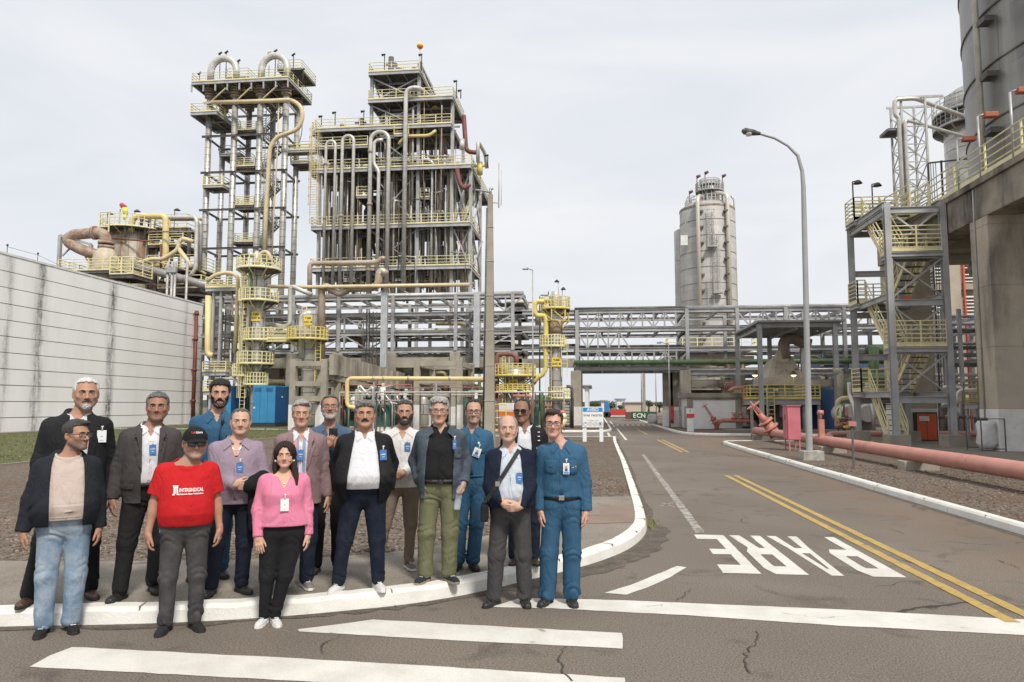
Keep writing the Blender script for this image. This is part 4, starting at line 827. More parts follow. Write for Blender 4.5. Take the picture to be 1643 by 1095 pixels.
# ---------------------------------------------------------------- tall twin-loop tower on the left
YT = 86.
tw = thing('column_tower', 'tall tower of eight slender silver columns with pipe loops, left of the process structure', 'process tower', (X_(400, 400, YT), YT+3, .16))
fx = [X_(u, 300, YT) for u in (331.5, 373, 414, 455.5)]; bxs = [X_(u, 300, YT+4.2) for u in (355, 396.5, 435, 474)]; YB = 4.2; zt4 = Zv(400, 147, YT); ztd = Zv(400, 132, YT)
for x in fx: mb = MB(); mb.cyl((x, YT, .2), (x, YT, ztd+1.5), .38, .38, 16, uv=True); o = mb.build('column', CLAD, tw)
for x in bxs: mb = MB(); mb.cyl((x, YT+YB, .2), (x, YT+YB, ztd), .36, .36, 16, uv=True); mb.build('column', CLAD, tw)
for x in fx+bxs:
 mb = MB()
 for k in range(4): mb.cyl((x, YT if x in fx else YT+YB, ztd-1.9+k*.35), (x, YT if x in fx else YT+YB, ztd-1.75+k*.35), .62, n=14)
 mb.build('expansion_bellows', RUST, tw)
for a, b in ((fx[0], fx[1]), (fx[2], fx[3])):
 c = (a+b)/2; rr0 = (b-a)/2; mb = MB(); pts = [(a, YT, ztd+.5)]+[(c-rr0*math.cos(t), YT, ztd+1.6+rr0*1.0*math.sin(t)) for t in np.linspace(0, math.pi, 13)]+[(b, YT, ztd+.5)]; mb.tube(pts, .43, 14, .05); mb.build('pipe_loop', PIPEM, tw)
xa_, xb_ = X_(318, 130, YT), X_(470, 130, YT); deck(tw, xa_, xb_, YT-1.5, YT+6.2, ztd-.3, 'SNWE', rr=.04, th=.38, post=1.7, m=PAINTG)
mb = MB()
for i in range(9): x = xa_+(xb_-xa_)*i/8; mb.beam((x, YT-1.45, ztd-1.6), (x, YT-1.45, ztd-.6), .16, .16)
mb.build('hanger', PAINTG, tw)
deck(tw, X_(440, 100, YT), X_(478, 100, YT), YT+1, YT+6, Zv(460, 104, YT), 'SNWE', rr=.04, th=.2); deck(tw, X_(350, 100, YT), X_(386, 100, YT), YT+2, YT+6, Zv(368, 112, YT), 'SNWE', rr=.04, th=.2)
for u, v in ((352, 86), (362, 84), (431, 84), (441, 82), (470, 88), (382, 98), (320, 118), (486, 112)): p = PY(u, 130, YT+1); mb = MB(); mb.cyl((p[0], YT+1, ztd-.3), (p[0], YT+1, Zv(u, v, YT+1)), .06, n=6); mb.cyl((p[0]-.25, YT+1, Zv(u, v, YT+1)-.15), (p[0]+.2, YT+1, Zv(u, v, YT+1)+.15), .12, n=6); mb.build('mast_light', rn.choice([DARK, YEL]), tw)
for i, v in enumerate((165, 219, 277, 337, 399)):
 z = Zv(400, v, YT); mb = MB()
 for y, xs in ((YT-.5, fx), (YT+YB, bxs)): mb.ibeam((xs[0]-.6, y, z), (xs[3]+.6, y, z), .16, .26, .04)
 for a, b in zip(fx, bxs): mb.beam((a, YT-.5, z-.02), (b, YT+YB, z-.02), .16, .24)
 mb.build('tie_beam', STEELD if i else PIPEM, tw)
for i, v in enumerate((210, 268, 330, 389, 148)):
 z = Zv(400, v, YT+1); x0, x1 = X_(378+(i == 4)*8, v, YT+1), X_(411, v, YT+1); deck(tw, x0-.1*i, x1-.1*i, YT+.7, YT+3.3, z, 'SNWE', rr=.05, th=.25, bars=(1, .75, .5, .25), post=1.2, m=STEELD)
for i, (v0, v1) in enumerate(((389, 330), (330, 268), (268, 210), (210, 148), (440, 389))):
 z0, z1 = Zv(400, v0, YT+3), Zv(400, v1, YT+3); xm = X_(411-i*.0, 300, YT+3); zm = (z0+z1)/2; flight(tw, (xm, YT+4.2, z0), (xm+2.6, YT+4.2, zm), .8, STEEL, axis='x', rr=.035, h=1.1); flight(tw, (xm+2.6, YT+3.0, zm), (xm, YT+3.0, z1), .8, STEEL, axis='x', rr=.035, h=1.1)
deck(tw, X_(315, 180, YT), X_(356, 180, YT), YT-1.3, YT+5, Zv(330, 186, YT), 'SNWE', rr=.045, th=.4); deck(tw, X_(332, 300, YT), X_(364, 300, YT), YT-1, YT+1.5, Zv(345, 301, YT), 'SWE', rr=.05, th=.3); deck(tw, X_(352, 245, YT+3), X_(385, 245, YT+3), YT+3, YT+7, Zv(370, 247, YT+3), 'SWE', rm=STEEL, rr=.045, th=.3)
mb = MB(); x0, x1 = X_(458, 240, YT+3), X_(522, 240, YT+3); deck(tw, x0, x1, YT+2.4, YT+3.6, Zv(490, 243, YT+3), 'SN', rr=.05, th=.3)
deck(tw, X_(466, 260, YT+3), X_(494, 260, YT+3), YT+3, YT+6, Zv(480, 259, YT+3), 'SWE', rr=.05, th=.3)
mb = MB(); mb.ladder((X_(421, 300, YT+2), YT+1.5, Zv(420, 410, YT)), Zv(420, 170, YT)-Zv(420, 410, YT), w=.9, r=.04, cage=False); mb.build('ladder', STEEL, tw)
CREAM = mat('cream_pipe_paint', (.66, .55, .33), (.56, .46, .28), rough=.45, nscale=1.2, c3=(.35, .26, .16), c3scale=1, c3lo=.62, c3hi=.75)
Q = lambda *L_: [PY(u, v, L_[0]) for u, v in L_[1:]]
pipe(tw, Q(YT-1.6, (340, 165), (440, 162), (468, 160), (484, 172), (486, 190), (478, 208), (462, 214), (444, 220), (433, 236), (427, 330), (424, 420)), .26, CREAM, 'transfer_pipe', n=12, br=1.4); pipe(tw, Q(YT-1.2, (447, 165), (446, 225), (440, 330), (436, 420)), .09, CREAM); pipe(tw, Q(YT+9, (487, 170), (484, 215), (480, 230)), .07, PIPEM)
mb = MB()
for a, b in zip(fx, fx[1:]): mb.beam((a+.3, YT-.6, Zv(400, 166, YT)), (b-.6, YT-1.4, Zv(400, 148, YT)), .14, .14, 0)
mb.build('knee_brace', CREAM, tw)
# ---------------------------------------------------------------- main process structure
YM, YM2 = 82., 89.
ps = thing('process_structure', 'huge multi-storey steel process structure packed with vertical pipes behind the rack', 'process structure', (X_(640, 400, YM), YM+7, .16))
cu = {512: 205, 593: 112, 670: 104, 725: 162, 755: 268}
for u, vt in cu.items():
 x = X_(u, 360, YM); mb = MB(); mb.ibeam((x, YM, .2), (x, YM, Zv(u, vt, YM)), .36, .36, .05); mb.build('steel_column', PAINTG, ps)
for u, vt in ((512, 205), (593, 117), (670, 117), (725, 206), (755, 271)):
 x = X_(u, 360, YM); mb = MB(); mb.ibeam((x, YM2, .2), (x, YM2, Zv(u, vt, YM)), .36, .36, .05); mb.build('steel_column', PAINTG, ps)
 if u == 755: mb = MB(); mb.ibeam((x, YM+14.5, .2), (x, YM+14.5, Zv(u, vt, YM)), .36, .36, .05); mb.build('steel_column', PAINTG, ps)
floors = [(598, 676, 119, 'SWE'), (598, 729, 163, 'SWE'), (506, 727, 206, 'SW'), (501, 786, 272, 'SWE'), (499, 776, 363, 'SWE'), (499, 776, 430, 'SWE')]
xf = lambda u, v: X_(u, 360, YM) + (X_(u, v, YM)-X_(u, v, YM))
cu_ = lambda u: X_(u, 360, YM)
fx0 = {598: 591, 506: 506, 501: 504, 499: 504}; fx1 = {676: 673, 729: 727, 727: 725, 786: 757, 776: 756}
for a, b, v, rl_ in floors:
 xa_, xb_, z = cu_(fx0[a]), cu_(fx1[b]), Zv(640, v, YM); deck(ps, xa_, xb_, YM-.9, YM2-.5, z, rl_, rr=.042, th=.4, bars=(1, .66, .33), post=1.8)
deck(ps, cu_(706), cu_(757)-.1, YM2-.4, YM+15, Zv(640, 272, YM)-.05, 'NWE', rr=.042, th=.4, post=1.8)
for v in (206, 272): deck(ps, cu_(499), cu_(506)-.1, YM-.5, YM+6, Zv(640, v, YM)-.1, 'SNW', rr=.05, th=.4, joists=False)
deck(ps, cu_(506), cu_(590), YM-.6, YM+5, Zv(540, 238, YM), 'SW', rr=.045, th=.3); deck(ps, cu_(600), cu_(668), YM+5, YM+12, Zv(630, 235, YM), '', rr=.045, th=.3)
# bracing on the front face
fl = [Zv(640, v, YM) for v in (119, 163, 206, 272, 363, 430, 480)]; mb = MB()
for (ua, ub, i, j) in ((593, 670, 0, 1), (593, 670, 1, 2), (593, 670, 2, 3), (593, 670, 3, 4), (593, 670, 4, 5), (593, 670, 5, 6), (512, 593, 5, 6), (725, 755, 3, 4), (725, 755, 4, 5)):
 a, b = cu_(ua)+.2, cu_(ub)-.2; mb.beam((a, YM-.05, fl[i]-.5), (b, YM-.05, fl[j]+.2), .15, .15); mb.beam((b, YM+.2, fl[i]-.5), (a, YM+.2, fl[j]+.2), .15, .15)
for (ua, i, j) in ((725, 3, 4), (725, 4, 5), (593, 0, 1), (755, 3, 4), (755, 4, 5)):
 x = cu_(ua)+.1; mb.beam((x, YM+.3, fl[i]-.5), (x, YM2-.2, fl[j]+.2), .16, .16); mb.beam((x+.22, YM2-.2, fl[i]-.5), (x+.22, YM+.3, fl[j]+.2), .16, .16)
mb.build('bracing', PAINTG, ps)
zl_ = Zv(640, 470, YM)
def hairpin(ua, ub, vt, r_, m=PIPEM, y=YM-1.3, vb=470, vb2=None):
 a, b = cu_(ua), cu_(ub); zt_ = Zv(ua, vt, YM); R_ = abs(b-a)/2; c = (a+b)/2; pts = [(a, y, Zv(ua, vb, YM))]+[(c-(b-a)/2*math.cos(t), y, zt_-R_+R_*math.sin(t)) for t in np.linspace(0, math.pi, 11)]+[(b, y, Zv(ub, vb2 or vb, YM))]
 mb = MB(); mb.tube(pts, r_, 10, .05); mb.build('hairpin_pipe', m, ps); mb = MB(); z = Zv(ua, vb, YM)+3
 while z < zt_-2: mb.cyl((a, y, z), (a, y, z+.3), r_*1.35, n=8); z += rn.uniform(5, 8)
 mb.build('pipe_clamp', RUST, ps)
hairpin(527, 542, 233, .17); hairpin(553, 571, 225, .20); hairpin(598, 627, 219, .25, vb=480);
pipe(ps, [(cu_(612), YM-1.4, zl_), (cu_(612), YM-1.4, Zv(612, 280, YM)), (cu_(604), YM-1.4, Zv(604, 270, YM)), (cu_(604), YM-1.4, Zv(604, 236, YM)), (cu_(609), YM-1.4, Zv(609, 232, YM)), (cu_(618), YM-1.4, Zv(612, 232, YM))], .21, PIPEM, 'riser_pipe', n=10, br=.8)
pipe(ps, [(cu_(654), YM-1.5, zl_), (cu_(654), YM-1.5, Zv(655, 152, YM)), (cu_(674), YM-1.5, Zv(670, 149, YM)), (cu_(690), YM+1, Zv(690, 154, YM))], .26, PIPEM, 'riser_pipe', n=12, br=2.2)
pipe(ps, [(cu_(743), YM-1, Zv(760, 228, YM)), (cu_(743), YM-1, Zv(745, 245, YM))], .3, PIPEM, 'riser_pipe')
pipe(ps, [(cu_(767), YM-.3, Zv(765, 262, YM)), (cu_(767), YM-.3, Zv(765, 228, YM)), (cu_(775), YM+1.5, Zv(772, 240, YM)), (cu_(777), YM+2, Zv(772, 262, YM))], .22, PIPEM, 'riser_pipe', n=10)
DRED = mat('dark_red_pipe', (.20, .065, .05), (.13, .045, .035), rough=.6)
pipe(ps, [(cu_(738), YM+2, Zv(738, 175, YM)), (cu_(742), YM+2, Zv(742, 230, YM)), (cu_(748), YM+2, Zv(745, 235, YM)), (cu_(764), YM+2, Zv(764, 236, YM))], .28, DRED, n=10); pipe(ps, [(cu_(735), YM-1, Zv(735, 275, YM)), (cu_(740), YM-1, Zv(740, 300, YM)), (cu_(748), YM-1, Zv(748, 308, YM)), (cu_(756), YM-1, Zv(756, 300, YM))], .26, DRED, n=10)
pipe(ps, [(cu_(700), YM-.6, Zv(700, 212, YM)), (cu_(690), YM-.6, Zv(690, 221, YM)), (cu_(650), YM-.6, Zv(650, 222, YM)), (cu_(640), YM-.6, Zv(640, 235, YM))], .2, YELB, n=8, br=.8)
cols_ = [PIPEM, PIPEM, PIPEM, STEEL, PAINTG, CREAM, RUST, STEELD, STEELD]
def vfield(n, u0, u1, v0a, v0b, v1a, v1b, y0, y1, seed, rs_=(.06, .08, .11, .14)):
 r = random.Random(seed)
 for i in range(n):
  u = r.uniform(u0, u1); y = r.uniform(y0, y1); x = cu_(u); mb = MB(); za, zc = Zv(u, r.uniform(v1a, v1b), YM), Zv(u, r.uniform(v0a, v0b), YM); rr_ = r.choice(rs_); k = r.random()
  if k < .35: pipe(ps, [(x, y, za), (x, y, zc), (x+r.uniform(-3, 3), y, zc+.2), (x+r.uniform(-3, 3), y+r.uniform(0, 3), zc+.2)], rr_, r.choice(cols_), n=7)
  else: pipe(ps, [(x, y, za), (x, y, zc)], rr_, r.choice(cols_), n=7)
vfield(24, 512, 600, 235, 300, 440, 480, YM-1, YM+3, 1); vfield(40, 596, 725, 215, 330, 440, 480, YM-1, YM+3, 2); vfield(14, 600, 670, 165, 205, 300, 470, YM-.5, YM+2, 3); vfield(8, 600, 668, 120, 125, 200, 240, YM+1, YM+6, 4); vfield(20, 600, 740, 215, 330, 440, 480, YM+2, YM+6, 6, (.1, .16, .24)); vfield(14, 505, 600, 240, 330, 440, 480, YM+2, YM+6, 7, (.1, .16, .24)); vfield(10, 675, 726, 168, 215, 300, 470, YM+1, YM+6, 8); vfield(9, 725, 756, 280, 370, 440, 480, YM, YM+8, 9)
r9 = random.Random(40)
vfield(45, 515, 750, 240, 420, 440, 480, YM-1.2, YM+2, 31, (.045, .06, .08)); vfield(16, 600, 724, 166, 205, 280, 400, YM-1, YM+3, 32, (.045, .06, .08))
for i in range(11):
 u = r9.uniform(520, 715); w_ = r9.uniform(12, 30); v = r9.choice([222, 246, 300, 318, 340, 390, 405, 450]); deck(ps, cu_(u), cu_(min(750, u+w_)), YM+r9.uniform(-1.2, 2), YM+4.5, Zv(600, v, YM), r9.choice(['S', 'SW', 'SE', '']), rr=.04, th=.25, joists=False, rm=r9.choice([YEL, STEEL]))
for i in range(46):      # pipe runs across the floors
 v = r9.choice([185, 212, 240, 255, 285, 310, 335, 350, 375, 395, 410, 440, 455]); a = r9.uniform(510, 690) if v > 215 else r9.uniform(600, 660); b = a+r9.uniform(20, 75); y = r9.uniform(YM, YM+6); z = Zv(600, v+r9.uniform(-5, 5), YM); pipe(ps, [(cu_(a), y, z-1.5), (cu_(a), y, z), (cu_(min(b, 745 if v > 215 else 720)), y, z), (cu_(min(b, 745 if v > 215 else 720)), y+1, z-2)], r9.choice([.06, .09, .12, .18]), r9.choice(cols_+[YELB, DRED]), n=7)
for k_, (m_, b_) in enumerate(FINE.items()):
 ALLF = globals().setdefault('ALLF', MB()); n_ = len(ALLF.v); ALLF.v += b_.v; ALLF.f += [[i+n_ for i in f] for f in b_.f]; ALLF.m += [k_]*len(b_.f); ALLF.sm += b_.sm
setp(ALLF.build('fine_pipework', list(FINE), ps), kind='stuff')
for u, y, r_, v0, v1, m in ((640, 86, 1.3, 345, 280, CLAD), (640, 86, 1.2, 470, 372, CLAD), (610, 87, 1.2, 260, 212, CLAD), (690, 87, 1.2, 355, 285, CLAD), (630, 86, 1.0, 155, 130, CLAD), (700, 86, .9, 196, 170, STEEL), (577, 86, .8, 350, 318, RUST), (700, 86, 1.1, 460, 385, CLAD), (580, 85, .4, 430, 375, GREENP), (573, 85, .4, 430, 375, GREENP)):
 mb = MB(); x = cu_(u); z0, z1 = Zv(u, v0, YM), Zv(u, v1, YM); mb.lathe((x, y, 0), [(.01, z0-.3), (r_*.7, z0-.1), (r_, z0+.4), (r_, z1-.5), (r_*.7, z1), (.01, z1+.2)], 18); mb.build('vessel', m, ps)
for u, v, h_ in ((616, 119, 3), (622, 119, 2.2), (634, 119, 1.5), (655, 119, 1.6), (537, 206, 1.2), (568, 206, 2), (690, 163, 1.4), (765, 272, 1.5), (708, 272, 1.1)):
 mb = MB(); x = cu_(u); z = Zv(u, v, YM); mb.cyl((x, YM+2, z), (x, YM+2, z+h_), .35, n=10); mb.cyl((x-.8, YM+2, z+h_*.7), (x+.6, YM+2, z+h_*.7), .16, n=8); mb.build('deck_equipment', rn.choice([YELV, PIPEM, STEELD, CLAD]), ps)
for u, v in ((516, 196), (538, 190), (584, 188), (616, 98), (676, 98), (733, 140), (740, 155), (784, 258)):
 z = Zv(u, {516: 206, 538: 206, 584: 206, 616: 119, 676: 119, 733: 163, 740: 163, 784: 272}[u], YM); x = cu_(u); mb = MB(); mb.cyl((x, YM-.8, z), (x, YM-.8, Zv(u, v-4, YM)), .06, n=6); mb.cyl((x-.35, YM-.8, Zv(u, v-4, YM)), (x+.1, YM-.8, Zv(u, v-4, YM)+.1), .16, .08, n=8); mb.build('floodlight', DARK, ps)
for i, (v0, v1) in enumerate(((480, 430), (430, 363), (363, 272))): z0, z1 = Zv(640, v0, YM), Zv(640, v1, YM); flight(ps, (cu_(732), YM+3, z0), (cu_(750), YM+3, (z0+z1)/2), .9, axis='x', rr=.04); flight(ps, (cu_(750), YM+5, (z0+z1)/2), (cu_(732), YM+5, z1), .9, axis='x', rr=.04)
mb = MB(); mb.ladder((cu_(508), YM-1.2, Zv(508, 363, YM)), Zv(508, 206, YM)-Zv(508, 363, YM)-.5, w=.8, r=.04); mb.build('cage_ladder', CREAM, ps); mb = MB(); mb.beam((cu_(672), YM, Zv(672, 119, YM)), (cu_(672), YM, Zv(672, 100, YM)), .4, .4); mb.beam((cu_(672), YM, Zv(672, 102, YM)), (cu_(695), YM+5, Zv(690, 155, YM)), .2, .2); mb.build('hoist_beam', PAINTG, ps)
mb = MB(); mb.box(cu_(512), cu_(725), YM2+.3, YM2+.5, Zv(600, 300, YM), Zv(600, 285, YM)); mb.build('rear_beam', STEELD, ps)
bl_ = thing('marker_ball', 'small orange and yellow ball on a thin mast above the highest deck', 'marker ball', PY(675, 118, YM)); p = PY(674, 74, YM); mb = MB(); mb.cyl((p[0], YM, fl[0]), (p[0], YM, p[2]), .035, n=6); mb.build('mast', STEEL, bl_)
mb = MB(); R0 = .38; mb.lathe((p[0], YM, p[2]), [(max(.001, R0*math.sin(t)), -R0*math.cos(t)) for t in np.linspace(0, math.pi/2, 7)], 16, 1, uv=False); mb.lathe((p[0], YM, p[2]), [(max(.001, R0*math.cos(t)), R0*math.sin(t)) for t in np.linspace(0, math.pi/2, 7)], 16, 0, uv=False); mb.build('ball', [mat('ball_yellow', (.80, .55, .03)), mat('ball_orange', (.75, .22, .03))], bl_)
# ---------------------------------------------------------------- dome reactor above the wall
YD = 84.
dr = thing('dome_reactor', 'rust-streaked dome reactor with yellow walkways above the white wall', 'reactor', (X_(213, 400, YD), YD, .2)); xc, r0 = X_(214, 400, YD), (X_(247, 400, YD)-X_(181, 400, YD))/2
RTANK = mat('rust_streaked_cladding', (.54, .49, .41), (.42, .36, .28), rough=.55, metal=.35, nscale=1, brick=(.9, 3.2, (.2, .16, .12), .03), c3=(.28, .13, .05), c3scale=1.0, c3lo=.5, c3hi=.66, c3stretch=(1, 1, .16))
z0, z1 = Zv(214, 425, YD), Zv(214, 385, YD); mb = MB(); mb.lathe((xc, YD, 0), [(r0, .2), (r0, z1-.6), (r0*.97, z1-.1), (r0*.88, z1+.5), (r0*.7, z1+1.0), (r0*.4, z1+1.3), (.01, z1+1.4)], 40); mb.build('vessel', RTANK, dr)
zp = Zv(205, 373, YD); ringdeck(dr, xc, YD, zp, r0*.3, r0+1.1, n=36, rr=.04, h=1.4); mb = MB()
for k in range(10): t = 2*math.pi*k/10; mb.beam((xc+(r0+.5)*math.cos(t), YD+(r0+.5)*math.sin(t), z1-.4), (xc+(r0+.8)*math.cos(t), YD+(r0+.8)*math.sin(t), zp-.1), .2, .2)
mb.build('deck_support', STEELD, dr)
Yp = YD-7
pipe(dr, Q(Yp, (170, 392), (170, 384), (168, 378), (160, 374), (150, 374), (118, 377), (108, 384), (112, 391), (130, 401), (158, 410), (172, 414)), .62, RUST, 'rusty_duct', n=16, br=1.6); mb = MB(); p = PY(170, 395, Yp)
for dz_ in (0, .5): mb.cyl((p[0], Yp, p[2]+dz_-.3), (p[0], Yp, p[2]+dz_), .85, n=16)
q = PY(152, 374, Yp); mb.cyl((q[0]-.15, Yp, q[2]), (q[0]+.15, Yp, q[2]), .8, n=16); mb.build('duct_flange', RUST, dr)
mb = MB(); mb.lathe((p[0], Yp, 0), [(1.35, .2), (1.35, Zv(170, 418, Yp)), (1.2, Zv(170, 408, Yp)), (.9, Zv(170, 402, Yp)), (.62, Zv(170, 396, Yp))], 24); mb.build('cyclone', mat('cyclone_cream', (.56, .50, .38), (.42, .36, .26), rough=.6, nscale=1.5), dr)
mb = MB(); L1 = Q(Yp, (97, 378), (104, 381), (99, 426), (146, 393), (146, 420), (141, 420), (147, 394)); mb.beam(L1[0], (L1[0][0], Yp, .2), .35, .35); mb.beam(L1[3], (L1[3][0], Yp, .2), .35, .35); mb.beam(L1[0], L1[3], .3, .3); mb.beam(PY(100, 411, Yp), PY(122, 389, Yp), .15, .15); mb.beam(PY(131, 400, Yp), PY(142, 422, Yp), .15, .15); mb.build('duct_frame', PAINTG, dr)
Yq = YD-9; deck(dr, X_(94, 420, Yq), X_(190, 420, Yq), Yq, Yq+5, Zv(150, 434, Yq), 'SWN', rr=.045, th=.3, h=1.3, bars=(1, .75, .5, .25), post=1.6, m=STEELD); deck(dr, X_(186, 440, Yq), X_(222, 440, Yq), Yq-1, Yq+2.5, Zv(200, 443, Yq), 'SWE', rr=.06, th=.4, h=1.9, bars=(1, .8, .6, .4, .2), post=1.4, m=STEELD)
mb = MB(); mb.rail([(X_(159, 375, Yp+2), Yp+2, Zv(160, 400, Yp+2)), (X_(174, 375, Yp+2), Yp+2, Zv(160, 400, Yp+2))], 4.4, .06, bars=(1, .8, .6, .4, .2), post=.9); mb.build('ladder_cage', YEL, dr)
pipe(dr, Q(YD-2, (211, 372), (211, 357), (216, 348), (224, 347), (262, 347), (266, 351), (266, 415), (262, 424), (250, 429)), .38, YELB, 'yellow_pipe', n=14, br=1.3); pipe(dr, Q(YD-5, (218, 423), (230, 420), (246, 415), (260, 417), (275, 408), (286, 400), (287, 388), (294, 383), (310, 388)), .26, CREAM, n=10, br=.7); pipe(dr, Q(YD-5, (287, 400), (302, 420), (306, 430)), .26, CREAM, n=10)
pipe(dr, Q(YD-6, (212, 427), (255, 437), (300, 450), (340, 461)), .48, mat('grey_duct', (.33, .32, .31), (.22, .2, .19), rough=.5, metal=.3, c3=(.2, .11, .07), c3scale=.8, c3lo=.6, c3hi=.7), 'grey_duct', n=14); pipe(dr, Q(YD-5, (271, 350), (275, 349), (313, 349), (316, 355), (314, 432), (304, 444)), .22, PIPEM, n=10, br=.8); pipe(dr, Q(YD-4.5, (316, 354), (322, 358), (321, 434)), .22, STEEL, n=10, br=.8); pipe(dr, Q(YD-4.5, (274, 353), (300, 353), (323, 352)), .16, RUST)
deck(dr, X_(255, 368, YD), X_(306, 368, YD), YD-1, YD+4, Zv(280, 369, YD), 'SWE', rr=.05, th=.3, h=1.7, m=STEELD); deck(dr, X_(250, 395, YD), X_(304, 395, YD), YD-1.5, YD+4, Zv(280, 397, YD), 'SWE', rr=.05, th=.3, h=1.6, m=STEELD, bars=(1, .8, .6, .4, .2)); deck(dr, X_(240, 425, YD-2), X_(320, 425, YD-2), YD-2.5, YD+3, Zv(280, 432, YD-2), 'SWE', rr=.05, th=.3, h=1.6, m=STEELD, bars=(1, .75, .5, .25)); deck(dr, X_(262, 455, YD-4), X_(330, 455, YD-4), YD-5, YD+1, Zv(300, 465, YD-4), 'SE', rr=.05, th=.4, h=1.5, m=STEELD)
mb = MB()
for u in (225, 238, 276, 289, 303, 252, 263): x = X_(u, 400, YD-1); mb.beam((x, YD-1, .2), (x, YD-1, Zv(u, 355 if u in (225, 238) else 369, YD)), .28, .28)
for a, b in (((225, 352), (240, 357)), ((276, 369), (303, 392)), ((230, 445), (262, 470)), ((262, 445), (235, 475)), ((270, 440), (310, 465))): mb.beam(PY(*a, YD-1), PY(*b, YD-1), .2, .2)
mb.build('support_frame', STEELD, dr)
for u0, v0, u1, v1, m, r_ in ((180, 383, 247, 388, DRED, .1), (150, 408, 195, 412, DRED, .1), (225, 440, 262, 470, DRED, .08), (258, 392, 258, 430, DRED, .12), (200, 450, 330, 470, RUST, .14), (270, 470, 335, 474, PIPEM, .2), (297, 420, 330, 440, CREAM, .16), (235, 415, 310, 437, CREAM, .12), (262, 460, 262, 490, STEEL, .15), (240, 372, 330, 372, RUST, .1)): pipe(dr, Q(YD-3, (u0, v0), (u1, v1)), r_, m, n=7)
mb = MB(); x = X_(271, 430, YD-8)
for u in (269, 276, 281, 300): x = X_(u, 440, YD-8); mb.cyl((x, YD-8, .2), (x, YD-8, Zv(u, 420, YD-8)), .14, n=8)
mb.box(X_(268, 430, YD-8), X_(284, 430, YD-8), YD-8.3, YD-7.9, Zv(272, 438, YD-8), Zv(272, 429, YD-8)); mb.build('vent_pipes', STEEL, dr)
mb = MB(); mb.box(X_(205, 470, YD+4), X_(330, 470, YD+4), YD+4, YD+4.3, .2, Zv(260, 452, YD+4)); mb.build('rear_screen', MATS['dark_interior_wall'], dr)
for u, v, vb in ((172, 343, 362), (216, 339, 352), (280, 337, 350)):
 mb = MB(); p = PY(u, vb, YD-1); mb.cyl((p[0], YD-1, zp-1), (p[0], YD-1, Zv(u, v, YD-1)), .05, n=6); mb.lathe((p[0]+.3, YD-1, Zv(u, v, YD-1)-.1), [(.0, .3), (.15, .25), (.42, .02), (.0, .0)], 10); mb.build('floodlight', STEELD, dr)
ws = thing('windsock', 'red and yellow windsock hanging limp above the dome reactor', 'windsock', PY(192, 372, YD)); mb = MB(); mb.cyl(PY(190, 372, YD), PY(193, 336, YD), .05, n=6); a = PY(193, 331, YD); mb.build('windsock_pole', DARK, ws)
mb = MB(); S_ = Q(YD, (194.5, 328), (200, 334), (202, 345), (200, 353)); rr__ = (.42, .62, .34, .24)
for i, (a, b) in enumerate(zip(S_, S_[1:])): mb.cyl(a, b, (.26, .36, .24)[i], (.36, .24, .16)[i], 12, 0 if i == 0 else 1)
mb.build('sock', [mat('sock_red', (.50, .05, .07)), mat('sock_yellow', (.75, .68, .10))], ws, smooth=True)
# ---------------------------------------------------------------- columns in front of the rack
Y1 = 59.
t1 = thing('distillation_column', 'slim silver column with stacked yellow ring platforms, left of the domed drum', 'column', (X_(415, 560, Y1), Y1, .16)); x = X_(414, 520, Y1); r_ = .47
cagecol(t1, x, Y1, .2, Zv(414, 430, Y1), r_, m=CLAD)
for v, ua, ub in ((433, 383, 448), (484, 386, 444), (584, 383, 437), (617, 392, 428), (603, 375, 410)): c_ = X_((ua+ub)/2, v, Y1); R1 = (X_(ub, v, Y1)-X_(ua, v, Y1))/2; ringdeck(t1, c_, Y1, Zv(414, v, Y1), .5, R1, rr=.035, h=.95)
signplate(t1, x+.05, Y1-r_-.05, Zv(414, 509, Y1), .80, ['T-501', 'CAT. III'], size=.26)
mb = MB(); mb.ladder((x-.85, Y1-.7, .3), Zv(414, 440, Y1)-.3, w=.42, r=.025); mb.build('cage_ladder', YEL, t1)
pipe(t1, Q(Y1-.2, (413, 430), (414, 415), (420, 405), (428, 404), (433, 410), (434, 418)), .16, CREAM, n=8); mb = MB(); p = PY(412, 412, Y1); mb.lathe((p[0], Y1, p[2]-.6), [(.3, 0), (.3, .7), (.1, 1.1), (.0, 1.1)], 14); mb.cyl((p[0]-.5, Y1-.3, p[2]), (p[0]-.2, Y1-.3, p[2]+.2), .25); mb.build('top_nozzle', PIPEM, t1)
pipe(t1, Q(Y1-.9, (402, 428), (401, 440), (404, 448), (403, 470)), .12, GREENP); pipe(t1, Q(Y1-.5, (395, 470), (395, 620)), .06, DRED); pipe(t1, Q(Y1+.6, (424, 450), (424, 640)), .09, PIPEM)
t2 = thing('reflux_drum', 'short domed silver drum with yellow sign and looped pipe beside the slim column', 'vessel', (X_(495, 560, Y1), Y1, .16)); x = X_(494, 520, Y1); cagecol(t2, x, Y1, Zv(495, 540, Y1), Zv(495, 505, Y1), .78); mb = MB(); mb.lathe((x+.2, Y1, 0), [(.62, .2), (.62, Zv(495, 540, Y1)-.2), (.78, Zv(495, 538, Y1))], 20); mb.build('lower_shell', CLAD, t2)
pipe(t2, Q(Y1-.6, (484, 576), (484, 515), (486, 506), (493, 505)), .27, PIPEM, 'looped_pipe', n=12, br=.5); pipe(t2, Q(Y1-.2, (487, 505), (484, 494), (492, 492), (492, 500)), .05, YELB)
signplate(t2, x+.35, Y1-.85, Zv(500, 516, Y1), .75, ['T 502', 'CAT. III'], size=.26); ringdeck(t2, x, Y1, Zv(495, 545, Y1), .8, 1.65, rr=.035, h=.95, m=YELV)
